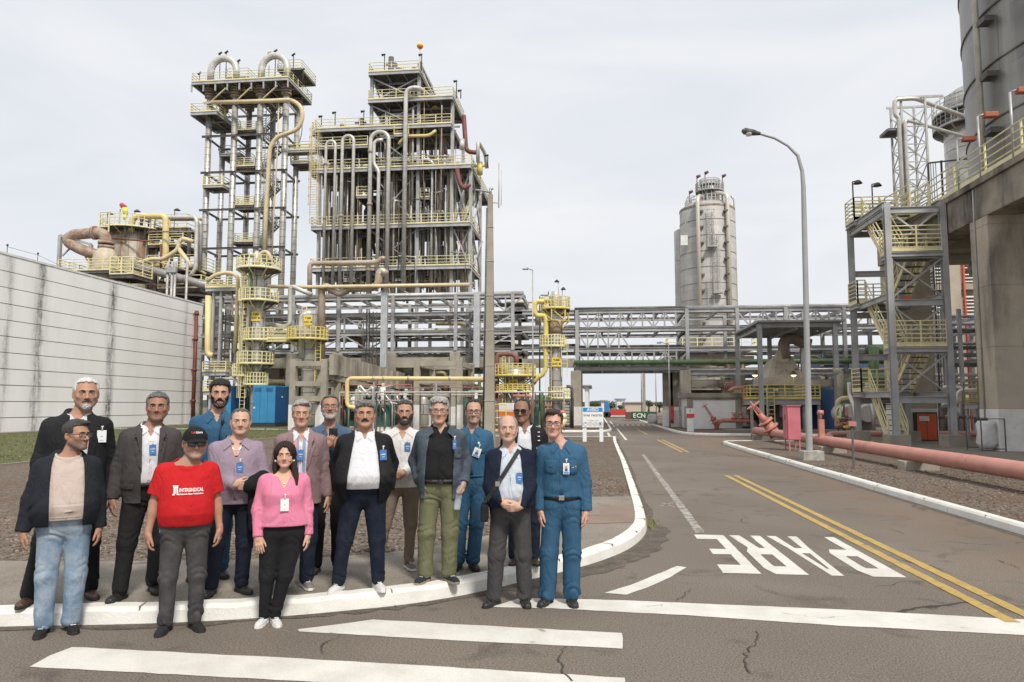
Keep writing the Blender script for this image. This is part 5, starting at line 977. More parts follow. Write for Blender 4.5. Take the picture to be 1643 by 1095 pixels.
deck(t2, X_(427, 545, Y1), X_(472, 545, Y1), Y1-.6, Y1+.4, Zv(450, 545, Y1), 'SN', rr=.035, h=.95, th=.2, m=YEL); ringdeck(t1, X_(415, 545, Y1), Y1, Zv(414, 546, Y1), .5, 1.2, rr=.035, h=.95)
mb = MB(); mb.ladder((X_(513, 600, Y1), Y1-.5, Zv(513, 618, Y1)), Zv(513, 545, Y1)-Zv(513, 618, Y1), r=.03, cage=False); mb.build('ladder', YELV, t2)
t3 = thing('distillation_column', 'silver column with bright yellow head and pipe, left of the road bridge', 'column', (X_(893, 560, Y1), Y1, .16)); x = X_(891.5, 560, Y1); cagecol(t3, x, Y1, .2, Zv(890, 478, Y1), .52)
mb = MB(); mb.cyl((x, Y1, Zv(890, 515, Y1)), (x, Y1, Zv(890, 536, Y1)), .56, n=20); mb.build('rusty_band', RUST, t3)
ringdeck(t3, X_(891.5, 500, Y1), Y1, Zv(890, 496, Y1), .5, 1.15, rr=.035, h=.9, m=YELV); ringdeck(t3, X_(886, 555, Y1), Y1, Zv(890, 556, Y1), .5, 1.0, rr=.035, h=.85); ringdeck(t3, X_(900, 640, Y1), Y1, Zv(890, 639, Y1), .55, 1.0, rr=.035, h=.85)
mb = MB()
for k in range(6): t = 2*math.pi*k/6+.3; mb.beam((x+1.1*math.cos(t), Y1+1.1*math.sin(t), Zv(890, 497, Y1)), (x+1.1*math.cos(t), Y1+1.1*math.sin(t), Zv(890, 516, Y1)), .09, .09); mb.beam((x+1.1*math.cos(t), Y1+1.1*math.sin(t), Zv(890, 516, Y1)), (x+.5*math.cos(t), Y1+.5*math.sin(t), Zv(890, 527, Y1)), .09, .09); t2_ = t+math.pi/3; mb.beam((x+1.1*math.cos(t), Y1+1.1*math.sin(t), Zv(890, 498, Y1)), (x+1.1*math.cos(t2_), Y1+1.1*math.sin(t2_), Zv(890, 516, Y1)), .06, .06); mb.beam((x+1.1*math.cos(t2_), Y1+1.1*math.sin(t2_), Zv(890, 516, Y1)), (x+1.1*math.cos(t), Y1+1.1*math.sin(t), Zv(890, 516, Y1)), .06, .06)
mb.build('head_bracket', YELV, t3)
pipe(t3, Q(Y1-.6, (884, 484), (862, 484), (858, 488), (858, 502), (862, 507), (874, 507), (876, 512), (876, 592), (870, 602), (862, 606), (855, 616)), .20, YELV, 'yellow_pipe', n=12, br=.5); signplate(t3, x+.1, Y1-.6, Zv(889, 582, Y1), .72, ['T-302', 'CAT. III'], size=.24)
mb = MB(); mb.ladder((X_(906, 590, Y1), Y1-.5, Zv(905, 605, Y1)), Zv(905, 545, Y1)-Zv(905, 605, Y1), r=.025); mb.ladder((X_(881, 620, Y1), Y1-.8, .3), Zv(881, 560, Y1)-.3, r=.02, cage=False); mb.build('cage_ladder', YEL, t3)
mb = MB(); mb.lathe((x, Y1, Zv(890, 479, Y1)), [(.5, 0), (.32, .2), (.3, .55), (.12, .6), (.0, .6)], 14); mb.build('top_nozzle', PIPEM, t3); floodlight(t3, (X_(896, 478, Y1), Y1, Zv(896, 482, Y1)), 1.6, -.4); floodlight(t3, (X_(902, 478, Y1), Y1+.2, Zv(896, 482, Y1)), 1.0, .3)
pipe(t3, Q(Y1+.8, (867, 474), (880, 474), (880, 468)), .05, GREENP); pipe(t3, Q(Y1+.8, (866, 476), (866, 660)), .06, GREENP)
Y2 = 57.; tk = thing('round_vessel', 'squat vessel with round yellow platform and rust-red pipe bow beside the concrete post', 'vessel', (X_(826, 610, Y2), Y2, .16)); x = X_(826, 610, Y2); mb = MB(); mb.lathe((x, Y2, 0), [(.85, .2), (.85, Zv(826, 596, Y2)), (.6, Zv(826, 590, Y2)), (.01, Zv(826, 588, Y2))], 22); mb.build('shell', CLAD, tk); ringdeck(tk, x, Y2, Zv(826, 603, Y2), .9, 1.62, rr=.035, h=.85, m=YELV); ringdeck(tk, x, Y2, Zv(826, 628, Y2), .9, 1.5, rr=.035, h=.5, m=YELV)
OXR = mat('brown_red_pipe', (.24, .10, .075), (.17, .07, .05), rough=.6); pipe(tk, Q(Y2-.4, (797, 640), (797, 575), (800, 569), (822, 568), (828, 572), (829, 586)), .20, OXR, 'pipe_bow', n=12, br=.5); signplate(tk, x, Y2-.9, Zv(826, 617, Y2), .7, ['V-304', 'CAT. III'], size=.22)
mb = MB()
for u in (806, 811, 817): mb.beam((X_(u, 640, Y2-1), Y2-1, .2), (X_(u, 640, Y2-1), Y2-1, Zv(u, 575, Y2-1)), .05, .05)
for k in range(18): mb.beam((X_(806, 640, Y2-1), Y2-1, .5+k*.3), (X_(811, 640, Y2-1), Y2-1, .5+k*.3), .04, .04)
mb.build('ladder', YELV, tk)
# tall concrete post and thin poles
Y3 = 30.; po = thing('concrete_post', 'tall square concrete post with antenna and straps, behind the group', 'post', (X_(786, 600, Y3), Y3, .1)); x = X_(786, 600, Y3); ztp = Zv(786, 312, Y3); mb = MB(); mb.add([(x-.22, Y3-.2, .1), (x+.22, Y3-.2, .1), (x+.22, Y3+.2, .1), (x-.22, Y3+.2, .1), (x-.10, Y3-.08, ztp), (x+.10, Y3-.08, ztp), (x+.10, Y3+.08, ztp), (x-.10, Y3+.08, ztp)], [(0, 3, 2, 1), (4, 5, 6, 7), (0, 1, 5, 4), (1, 2, 6, 5), (2, 3, 7, 6), (3, 0, 4, 7)]); mb.build('post', CONC, po, bevel=.02)
mb = MB()
for k in range(6): z = 2.0+k*1.45; w_ = .22-.12*z/ztp; mb.box(x-w_-.012, x+w_+.012, Y3-.22+.12*z/ztp, Y3+.21-.12*z/ztp, z, z+.035)
mb.build('steel_straps', STEEL, po); mb = MB()
for dx in (-.29, -.25): mb.cyl((x+dx, Y3-.1, .1), (x+dx*.5, Y3-.1, ztp-.6), .02, n=6)
mb.build('cable_conduit', STEELD, po)
mb = MB(); mb.cyl((x, Y3, ztp), (x, Y3, ztp+.25), .06); mb.cyl((x-.05, Y3, ztp+.2), (x+.12, Y3, ztp+.26), .06); mb.beam((x, Y3, ztp-.35), (x+.38, Y3, ztp-.4), .04, .04); mb.cyl((x+.36, Y3, ztp-.6), (x+.36, Y3, Zv(799, 262, Y3)), .022, n=6); mb.cyl((x+.46, Y3, ztp-.5), (x+.46, Y3, Zv(803, 272, Y3)), .012, n=6); mb.build('antenna', STEEL, po)
def thinpole(u, vb, vt, y, r_, label, lamp=None):
 t = thing('light_pole', label, 'pole', (X_(u, vb, y), y, .1)); mb = MB(); p = (X_(u, 600, y), y, .1); zt_ = Zv(u, vt, y); mb.cyl(p, (p[0], y, zt_), r_, r_*.6, 8); o = mb.build('pole', STEEL, t); mb = MB(); mb.cyl((p[0], y, zt_), (p[0]-(lamp or .3), y, zt_+.12), r_*.6, n=6); mb.cyl((p[0]-(lamp or .3), y, zt_+.12), (p[0]-(lamp or .3)-.35, y, zt_+.08), .1, .05, 8); mb.build('lamp_arm', STEEL, t)
thinpole(855, 690, 434, 46, .06, 'thin white pole with small lamp, between the concrete post and the yellow column'); thinpole(1073.5, 688, 552, 61, .07, 'grey pole at the bridge end beside the concrete columns', .6); thinpole(1029, 680, 560, 95, .09, 'far grey lamp pole seen under the bridge, left one', 1.5); thinpole(1052, 680, 555, 92, .07, 'far thin pole seen under the bridge, right one')
mb = MB(); x = X_(1033.5, 640, 100); f_ = thing('far_post', 'pale square concrete post far along the road under the bridge', 'post', (x, 100, .1)); mb.beam((x, 100, .1), (x, 100, Zv(1033, 600, 100)), .35, .35); mb.build('post', CONC, f_)
# blue cabins
BLC = mat('cabin_blue', (.045, .25, .47), (.035, .21, .41), rough=.45, nscale=1, c3=(.10, .12, .14), c3scale=1.5, c3lo=.72, c3hi=.8); BLD = mat('cabin_blue_shade_seam', (.02, .11, .28), (.016, .09, .24), rough=.45)  # second blue is darker: painted shade on the cabin side, plus door seams
for (u0, u1, u2, lab) in ((405, 441, 463, 'blue equipment cabin on black skid, right one of the two'), (340, 370, 397, 'blue equipment cabin on black skid, left one, behind the tall bearded man')):
 ya_ = 58.; x1 = X_(u1, 650, ya_); x0 = X_(u0, 650, ya_); d_ = ray(u2, 650); yb_ = x1/(d_[0]/d_[1]); zt_ = Zv(u1, 619, ya_); cb = thing('equipment_cabin', lab, 'cabin', ((x0+x1)/2, ya_+1, .12), 'blue cabins by the lawn'); mb = MB(); mb.box(x0, x1, ya_, yb_, .42, zt_); mb.build('cabin_body', BLC, cb, bevel=.03)
 mb = MB(); mb.box(x1+.004, x1+.012, ya_+.08, yb_-.08, .5, zt_-.1); mb.build('side_panel', BLD, cb); mb = MB(); mb.box(x0-.1, x1+.12, ya_-.1, yb_+.1, .12, .40); mb.build('skid_base', DARK, cb); mb = MB(); n_ = 3  # thin darker sheet paints the shaded right side of the cabin
 for i in range(1, n_): xx = x0+(x1-x0)*i/n_; mb.box(xx-.012, xx+.012, ya_-.012, ya_, .55, zt_-.12)
 for i in range(5): mb.box(x0+.15, x0+.75, ya_-.015, ya_, zt_-.5+i*.07, zt_-.47+i*.07); mb.box(x1-.8, x1-.2, ya_-.015, ya_, zt_-.5+i*.07, zt_-.47+i*.07)
 mb.box(x1+.014, x1+.03, (ya_+yb_)/2-.015, (ya_+yb_)/2+.015, .6, zt_-.2); mb.build('door_seams', BLD, cb); mb = MB(); mb.box(x0+.1, x0+.25, ya_-.03, ya_-.002, 1.6, 1.75); mb.box(x1+.03, x1+.05, ya_+1.2, ya_+1.4, zt_-1.0, zt_-.85); mb.build('label_plate', WHITEP, cb)
# yellow ground-level pipe, concrete frames, machines
Y4 = 48.; gy = thing('gas_pipe', 'horizontal cream-yellow pipe with left elbow, behind the black and denim jackets', 'pipe', (X_(660, 610, Y4), Y4, .2)); pipe(gy, Q(Y4, (577, 662), (570, 654), (560, 653), (557, 648), (557, 612), (562, 607.5), (600, 607.5), (779, 608)), .14, YELB, 'pipe', n=14, br=.3, flanges=());
for u in (600, 616, 656, 722): p = PY(u, 607.5, Y4); mb = MB(); mb.cyl((p[0]-.06, Y4, p[2]), (p[0]+.06, Y4, p[2]), .18, n=14); mb.build('pipe_band', STEEL, gy)
mb = MB()
for u in (600, 700): p = PY(u, 610, Y4); mb.beam((p[0], Y4+.05, .1), (p[0], Y4+.05, p[2]-.14), .1, .1)
mb.build('stanchion', STEEL, gy)
def cframe(label, us, y, vtop, vbs, ua, ub, wide=.42, depth=5.):
 t = thing('concrete_portal', label, 'concrete frame', (X_((ua+ub)/2, 640, y), y, .12)); zt_ = Zv(ua, vtop, y)
 for u in us:
  for yy_ in (y, y+depth): x = X_(u, 640, y); mb = MB(); mb.box(x-wide/2, x+wide/2, yy_-wide/2, yy_+wide/2, 1.9, zt_-.0); mb.build('concrete_column', CONC, t, bevel=.02); mb = MB(); mb.box(x-wide/2-.01, x+wide/2+.01, yy_-wide/2-.01, yy_+wide/2+.01, .1, 1.9); mb.build('painted_base', WHITEP, t)
 for k, v in enumerate(vbs):
  z = Zv(ua, v, y); mb = MB(); x0, x1 = X_(us[0], 640, y), X_(us[-1], 640, y)
  for yy_ in (y, y+depth): mb.box(x0+wide/2, x1-wide/2, yy_-.17, yy_+.17, z-.35, z)
  for x in (x0, x1): mb.box(x-.16, x+.16, y+wide/2, y+depth-wide/2, z-.38, z-.02)
  mb.build('concrete_beam', CONC, t)
 return t
cframe('stained concrete frame with white column feet, behind the dusty pink blazer', (470, 520), 50., 577, (580, 612, 636), 470, 520); cf2 = cframe('stained concrete frame with white column feet, behind the curly-haired man', (669, 737), 51., 577, (580, 608, 628), 669, 737)
sl_ = thing('sleeper_row', 'receding row of short concrete pipe sleepers between the two concrete frames', 'concrete sleepers', (X_(580, 620, 56), 56, .1));
for i in range(12): u = 532+i*9.5; v = 580+i*2.4; y = 50+i*1.1; x, z = X_(u, v, y), Zv(u, v, y); mb = MB(); mb.box(x-.16, x+.16, y, y+2.2, z-.95, z+.5); mb.build('sleeper', CONC, sl_)
mb = MB(); p, q = PY(528, 588, 50.5), PY(645, 618, 62.7); mb.beam((p[0], p[1], p[2]-.8), (q[0], q[1], q[2]-.8), .5, .35); mb.beam((p[0], p[1]+1.5, p[2]-1.9), (q[0], q[1]+1.5, q[2]-1.9), .4, .3)
for i in range(4): a = Vector(p).lerp(Vector(q), .1+i*.28); mb.beam((a.x, a.y, .1), (a.x, a.y, a.z-.8), .4, .4)
mb.build('sleeper_beam', CONC, sl_)
GRM = mat('machine_green', (.045, .13, .10), (.035, .10, .08), rough=.5, nscale=2)
def machine(u, y, w_, h_, label, seed):
 r = random.Random(seed); t = thing('compressor', label, 'machine', (X_(u, 670, y), y, .12)); x = X_(u, 670, y); mb = MB(); mb.box(x-w_/2, x+w_/2, y, y+1.6, .3, .3+h_*.62); mb.build('housing', GRM, t, bevel=.04); mb = MB(); mb.box(x-w_/2-.2, x+w_/2+.2, y-.1, y+1.8, .1, .3); mb.build('plinth', WHITEP, t); mb = MB(); mb.cyl((x-w_*.4, y+.6, .3+h_*.8), (x+w_*.35, y+.6, .3+h_*.8), .28, n=14); mb.build('motor', GRM, t); mb = MB(); mb.cyl((x+w_*.3, y-.3, .3+h_*.55), (x+w_*.3, y-.3, .3+h_*1.1), .22, .20, n=14); mb.cyl((x+w_*.3, y-.3, .3+h_*1.1), (x+w_*.3, y-.3, .3+h_*1.2), .12); mb.build('filter_bottle', WHITEP, t)
 for k in range(7): a = x+r.uniform(-w_*.7, w_*.7); pipe(t, [(a, y-.4, .2), (a, y-.4, r.uniform(1.0, h_+.8)), (a+r.uniform(-1.2, 1.2), y-.4, h_+r.uniform(-.3, .8)), (a+r.uniform(-1.2, 1.2), y+1, h_+r.uniform(-.3, .8))], r.choice([.05, .07, .1]), r.choice([PIPEM, STEEL, STEELD, PIPEM]), n=7)
 for k in range(3): a = x+r.uniform(-w_*.6, w_*.6); z = r.uniform(1, h_+.5); mb = MB(); mb.cyl((a, y-.5, z), (a, y-.42, z), .14, n=12); mb.cyl((a, y-.5, z), (a, y-.2, z), .04, n=6); mb.build('gauge', r.choice([VAL, WHITEP, STEELD]), t)
machine(600, 52, 2.4, 2.6, 'green compressor with white filter bottles, behind the black jacket man', 1); machine(640, 53, 2.0, 2.3, 'green compressor with pipes, behind the laughing bearded man', 2); machine(840, 56, 2.2, 2.4, 'green pump unit with pipes, behind the sunglasses man', 3); machine(560, 54, 1.6, 2.0, 'small green pump unit beside the yellow pipe elbow', 4)
ob = thing('analyser_box', 'white box with orange stripe beside the post', 'box', (X_(805, 660, 50), 50, .1)); x0, x1 = X_(799, 660, 50), X_(825, 660, 50); mb = MB(); mb.box(x0, x1, 50, 51, Zv(810, 668, 50), Zv(810, 647, 50)); mb.build('box_body', WHITEP, ob, bevel=.02); mb = MB(); mb.box(x0-.004, x1+.004, 49.99, 51, Zv(810, 668, 50)-.02, Zv(810, 661, 50)); mb.build('stripe', mat('orange_stripe', (.75, .22, .03)), ob); mb = MB(); mb.rail([(X_(793, 680, 49), 49, .12), (X_(812, 680, 49), 49, .12)], 1.8, .03, bars=(1, .75, .5, .25), post=.8, m=0) if False else mb.rail([(X_(793, 680, 49), 49, .12), (X_(812, 680, 49), 49, .12)], 1.8, .03, bars=(1, .75, .5, .25), post=.8); mb.build('guard_rail', YELV, ob)
for i, (u0, u1, v, r_, m, y) in enumerate(((545, 905, 630, .055, PIPEM, 49), (560, 790, 634, .04, PIPEM, 49.4), (560, 660, 643, .05, STEEL, 50), (640, 800, 622, .03, mat('small_red_pipe', (.45, .16, .13)), 50), (550, 660, 618, .03, MATS['small_red_pipe'], 50.5), (830, 915, 643, .07, STEELD, 55), (520, 560, 640, .08, PIPEM, 53))):
 t = thing('pipe_run', 'thin %s pipe run behind the group at head height, %s one' % (('silver', 'silver', 'grey', 'red', 'red', 'dark', 'silver')[i], ('upper long', 'second long', 'left short', 'right', 'left', 'far right', 'far left')[i]), 'pipe', (X_(u0, v, y), y, Zv(u0, v, y))); x0, x1 = X_(u0, v, y), X_(u1, v, y); z = Zv(u0, v, y); pipe(t, [(x0, y, .2), (x0, y, z), (x1, y, z), (x1, y, .2)], r_, m, n=7); mb = MB(); n_ = int((x1-x0)/3)+1
 for k in range(1, n_): x = x0+(x1-x0)*k/n_; mb = MB(); mb.beam((x, y+.1, .1), (x, y+.1, z+.3), .07, .07); mb.build('stanchion', STEELD, t)
# cross-country pipes above the rack front (silver and rusty)
for lab, y, r_, m, L_ in (('silver and rust pipe dropping in front of the process structure, upper one', 63., .22, mat('half_rusted_pipe', (.52, .46, .38), (.38, .25, .16), rough=.45, metal=.4, nscale=.5), ((497, 472), (497, 427), (500, 423), (606, 421), (613, 414), (617, 416))), ('large silver pipe with rusty bend in front of the process structure, lower one', 62.5, .33, MATS['half_rusted_pipe'], ((516, 600), (516, 466), (519, 461), (524, 460), (545, 472), (553, 468), (558, 464), (600, 462), (607, 455), (608, 440), (612, 434), (620, 440))), ('silver pipe looping down left of the domed drum', 61., .2, PIPEM, ((424, 520), (438, 521), (455, 525), (463, 522), (465, 518), (466, 463), (470, 460), (478, 464), (500, 473))), ('long cream pipe along the rack front, below the process structure', 62., .17, CREAM, ((430, 460), (500, 461), (560, 460), (753, 457))), ('yellow vertical pipe right of the white wall end', 60., .24, YELB, ((334, 475), (333, 565), (336, 570), (341, 570))), ('cream angled pipe from the reactor down past the slim column', 60., .17, CREAM, ((332, 452), (345, 441), (367, 437), (382, 443), (381, 480), (377, 567)))):
 t = thing('process_pipe', lab, 'pipe', PY(*L_[0], y)); pipe(t, [PY(u, v, y) for u, v in L_], r_, m, n=12, br=r_*2.5)
# dense grey network between wall end and slim column
nw = thing('pipe_manifold', 'dense tangle of small grey pipes and catwalks between wall end and slim column', 'pipework', (X_(370, 560, 62), 62, .2)); r9 = random.Random(77)
for i in range(26): u = r9.uniform(328, 395); v = r9.uniform(440, 640); y = r9.uniform(60.5, 63); L_ = r9.uniform(10, 45); d_ = r9.choice([(0, 1), (1, 0), (1, 0), (1, .3)]); pipe(nw, [PY(u, v, y), PY(min(400, u+d_[0]*L_), v+d_[1]*L_, y), PY(min(404, u+d_[0]*L_+6), v+d_[1]*L_+8, y)], r9.choice([.05, .08, .12, .17]), r9.choice([STEEL, STEELD, PIPEM, CREAM, RUST]), n=7)
for v, a, b in ((597, 325, 362), (462, 330, 400), (628, 326, 350)): deck(nw, X_(a, v, 61), X_(b, v, 61), 61, 63, Zv(a, v, 61), 'SWE', rr=.04, h=.9, bars=(1, .75, .5, .25))
mb = MB(); mb.box(X_(328, 640, 61.5), X_(386, 640, 61.5), 61.5, 62, Zv(340, 603, 61), Zv(340, 592, 61)); mb.build('concrete_beam', CONC, nw); mb = MB()
for u in (340, 352, 378, 398): mb = MB(); mb.beam((X_(u, 560, 61.3), 61.3, .2), (X_(u, 560, 61.3), 61.3, Zv(u, 450, 61.3)), .2, .2); mb.build('support_post', PAINTG, nw)
for u in (354, 358, 585, 590, 595, 601, 750, 757): mb = MB(); x = X_(u, 560, 63.2); mb.ladder((x, 63.2, Zv(u, 590, 63)), Zv(u, 500, 63)-Zv(u, 590, 63), w=.3, r=.03, cage=False); o = mb.build('cable_ladder', STEELD, rl)
mb = MB(); x = X_(616, 560, 62.6); mb.box(x-.28, x+.28, 62.4, 62.8, Zv(616, 590, 62.6), Zv(616, 470, 62.6)); x = X_(765, 560, 62.6); mb.box(x-.26, x+.26, 62.4, 62.8, Zv(765, 590, 62.6), Zv(765, 470, 62.6)); mb.build('cable_duct', mat('bright_duct', (.55, .56, .56), (.45, .46, .46), rough=.4, metal=.5), rl)
# ================================================================== PEOPLE: signed-distance sculpting turned into meshes by surface nets
f32 = np.float32
def _v(*a): return np.array(a, dtype=f32)
def cap(P, a, b, ra, rb):
 a = np.asarray(a, f32); b = np.asarray(b, f32); d = b-a; t = np.clip(((P-a)@d)/max(1e-9, float(d@d)), 0, 1)
 return np.linalg.norm(P-a-t[:, None]*d, axis=1) - (ra+(rb-ra)*t)
def ell(P, c, r):
 q = P-np.asarray(c, f32); r = np.asarray(r, f32); k0 = np.linalg.norm(q/r, axis=1); k1 = np.linalg.norm(q/(r*r), axis=1)+1e-9; return k0*(k0-1)/k1
def rbox(P, c, h, r):
 q = np.abs(P-np.asarray(c, f32))-(np.asarray(h, f32)-r); return np.linalg.norm(np.maximum(q, 0), axis=1)+np.minimum(q.max(1), 0)-r
def smin(a, b, k):
 h = np.clip(.5+.5*(b-a)/k, 0, 1); return b*(1-h)+a*h-k*h*(1-h)
def smax(a, b, k): return -smin(-a, -b, k)
def waves(P, seed, amp, fr, n=5, asp=(1, 1, 1)):
 r = np.random.RandomState(seed); o = np.zeros(len(P), f32); Q = P*np.asarray(asp, f32)
 W = Q + .02*np.sin(Q[:, [1, 2, 0]]*fr*.45+r.rand()*6)
 for i in range(n):
  d = r.randn(3); d /= np.linalg.norm(d); o += np.sin(W@(d*fr*r.uniform(.6, 1.5)).astype(f32)+r.rand()*6.3)/n
 return o*amp
def nets(fn, lo, hi, res, marg=1.7):
 lo = np.array(lo, float); hi = np.array(hi, float); nb = np.ceil((hi-lo)/(4*res)).astype(int)+1; n = nb*4
 bi = np.stack(np.meshgrid(*[np.arange(k) for k in nb], indexing='ij'), -1).reshape(-1, 3)
 d = fn((lo+(bi*4+1.5)*res).astype(f32)); act = np.abs(d) < 4*res*.87*marg+.012
 V = np.empty(n, f32); V4 = V.reshape(nb[0], 4, nb[1], 4, nb[2], 4); sg = (np.where(d > 0, 1, -1)*.1).astype(f32).reshape(nb); V4[:] = sg[:, None, :, None, :, None]
 A = bi[act]; off = np.stack(np.meshgrid(*[np.arange(4)]*3, indexing='ij'), -1).reshape(-1, 3)
 I = (A[:, None, :]*4+off[None]).reshape(-1, 3); vals = fn((lo+I*res).astype(f32)); V[I[:, 0], I[:, 1], I[:, 2]] = vals
 V[0] = V[-1] = .1; V[:, 0] = V[:, -1] = .1; V[:, :, 0] = V[:, :, -1] = .1
 S = V < 0; c = S[:-1, :-1, :-1].astype(np.int8)
 cnt = np.zeros([k-1 for k in n], np.int8)
 for x in (0, 1):
  for y in (0, 1):
   for z in (0, 1): cnt += S[x:n[0]-1+x, y:n[1]-1+y, z:n[2]-1+z]
 cells = np.argwhere((cnt > 0) & (cnt < 8)); idx = -np.ones(cnt.shape, np.int64); idx[tuple(cells.T)] = np.arange(len(cells))
 acc = np.zeros((len(cells), 3)); m = np.zeros(len(cells))
 co = [(x, y, z) for x in (0, 1) for y in (0, 1) for z in (0, 1)]
 cv = {o: V[cells[:, 0]+o[0], cells[:, 1]+o[1], cells[:, 2]+o[2]].astype(float) for o in co}
 for a in co:
  for ax in range(3):
   if a[ax] == 0:
    b = list(a); b[ax] = 1; b = tuple(b); va, vb = cv[a], cv[b]; s = (va < 0) != (vb < 0); t = np.where(s, va/np.where(s, va-vb, 1), 0)
    p = np.array(a, float)[None]+0*acc; p[:, ax] += t; acc[s] += p[s]; m[s] += 1
 verts = lo+(cells+acc/np.maximum(m, 1)[:, None])*res
 faces = []
 for ax in range(3):
  u, v = [(1, 2), (2, 0), (0, 1)][ax]
  s0 = [slice(0, k-1) for k in n]; s1 = list(s0); s1[ax] = slice(1, n[ax]); s0 = tuple(s0); s1 = tuple(s1)
  e = np.argwhere(S[s0] != S[s1]); e = e[(e[:, u] > 0) & (e[:, v] > 0)]
  du = np.zeros(3, int); du[u] = 1; dv = np.zeros(3, int); dv[v] = 1
  q = [idx[tuple((e-k).T)] for k in (du+dv, dv, 0*du, du)]; F_ = np.stack(q, 1); flip = ~S[tuple(e.T)]
  F_[flip] = F_[flip][:, ::-1]; faces.append(F_[(F_ >= 0).all(1)])
 return verts, np.concatenate(faces)
def mesh_np(name, parts, mats, parent, vcol=None):
 """parts: list of (verts, quads, material index)"""
 vs = np.concatenate([p[0] for p in parts]); nv = np.cumsum([0]+[len(p[0]) for p in parts]); fs = np.concatenate([p[1]+o for p, o in zip(parts, nv)]); mi = np.concatenate([np.full(len(p[1]), p[2]) for p in parts])
 me = bpy.data.meshes.new(name); me.vertices.add(len(vs)); me.vertices.foreach_set('co', vs.ravel().astype(f32)); me.loops.add(len(fs)*4); me.loops.foreach_set('vertex_index', fs.ravel().astype(np.int32))
 me.polygons.add(len(fs)); me.polygons.foreach_set('loop_start', np.arange(0, len(fs)*4, 4, dtype=np.int32));
 me.polygons.foreach_set('material_index', mi.astype(np.int32)); me.update(calc_edges=True); me.polygons.foreach_set('use_smooth', np.ones(len(fs), bool))
 for m in mats: me.materials.append(m)
 if vcol is not None:
  ca = me.color_attributes.new('Col', 'FLOAT_COLOR', 'POINT'); ca.data.foreach_set('color', np.concatenate([vcol, np.ones((len(vcol), 1))], 1).ravel().astype(f32))
 me.validate(); return link(name, me, parent)
SKINM = mat('skin', (1, 1, 1), rough=.55, vcol=True, sss=.06, spec=.35, fine=.10, bscale=90)
EYEW = mat('eye_white', (.42, .37, .33), rough=.25); EYED = mat('eye_iris', (.02, .012, .008), rough=.15)
def cloth(name, c, c2=None, kind='cotton', **k):
 c2 = c2 or tuple(x*.78 for x in c)
 base = dict(rough=.85, nscale=5, nlo=.35, nhi=.7, bump=.5, bscale=420, spec=.25, fine=.16)
 if kind == 'denim': base.update(nscale=7, nlo=.4, nhi=.62, fine=.32, bscale=330, bump=.8)
 if kind == 'tweed': base.update(fine=.34, bscale=300, bump=.8)
 if kind == 'nylon': base.update(rough=.75, spec=.12, fine=.05)
 if kind == 'leather': base.update(rough=.35, spec=.5, bscale=150, fine=0.)
 base.update(k); m = mat(name, c, c2, **base); nt = m.node_tree
 if not nt.nodes.get('crease'):
  N = nt.nodes; L = nt.links; b = N['Principled BSDF']; tc = N.new('ShaderNodeTexCoord'); mp = N.new('ShaderNodeMapping'); mp.inputs['Scale'].default_value = (1, .8, .42); mp.inputs['Rotation'].default_value = (0, .45, 0)
  n = N.new('ShaderNodeTexNoise'); n.name = 'crease'; n.inputs['Scale'].default_value = 7.5; n.inputs['Detail'].default_value = 2.5; n.inputs['Distortion'].default_value = 1.6; L.new(tc.outputs['Object'], mp.inputs[0]); L.new(mp.outputs[0], n.inputs[0])
  r = N.new('ShaderNodeMath'); r.operation = 'PINGPONG'; r.inputs[1].default_value = .5; mu = N.new('ShaderNodeMath'); mu.operation = 'MULTIPLY'; mu.inputs[1].default_value = 3.; L.new(n.outputs[0], mu.inputs[0]); L.new(mu.outputs[0], r.inputs[0])
  bp = N.new('ShaderNodeBump'); bp.inputs['Strength'].default_value = .5; bp.inputs['Distance'].default_value = .02; L.new(r.outputs[0], bp.inputs['Height'])
  old = b.inputs['Normal'].links[0].from_node if b.inputs['Normal'].links else None
  if old: L.new(bp.outputs[0], old.inputs['Normal'])
  else: L.new(bp.outputs[0], b.inputs['Normal'])
 return m
def ik(S, W, l1, l2, pole):
 S = np.array(S, float); W = np.array(W, float); d = W-S; L_ = np.linalg.norm(d)
 if L_ > (l1+l2)*.995: W = S+d/L_*(l1+l2)*.995; d = W-S; L_ = np.linalg.norm(d)
 u = d/L_; x = (l1*l1-l2*l2+L_*L_)/(2*L_); h = math.sqrt(max(0, l1*l1-x*x)); p = np.array(pole, float); p -= u*(p@u); p /= np.linalg.norm(p); return S+u*x+p*h, W
def handframe(f, n):
 f = np.array(f, float); f /= np.linalg.norm(f); n = np.array(n, float); n -= f*(n@f); n /= np.linalg.norm(n); return f, n
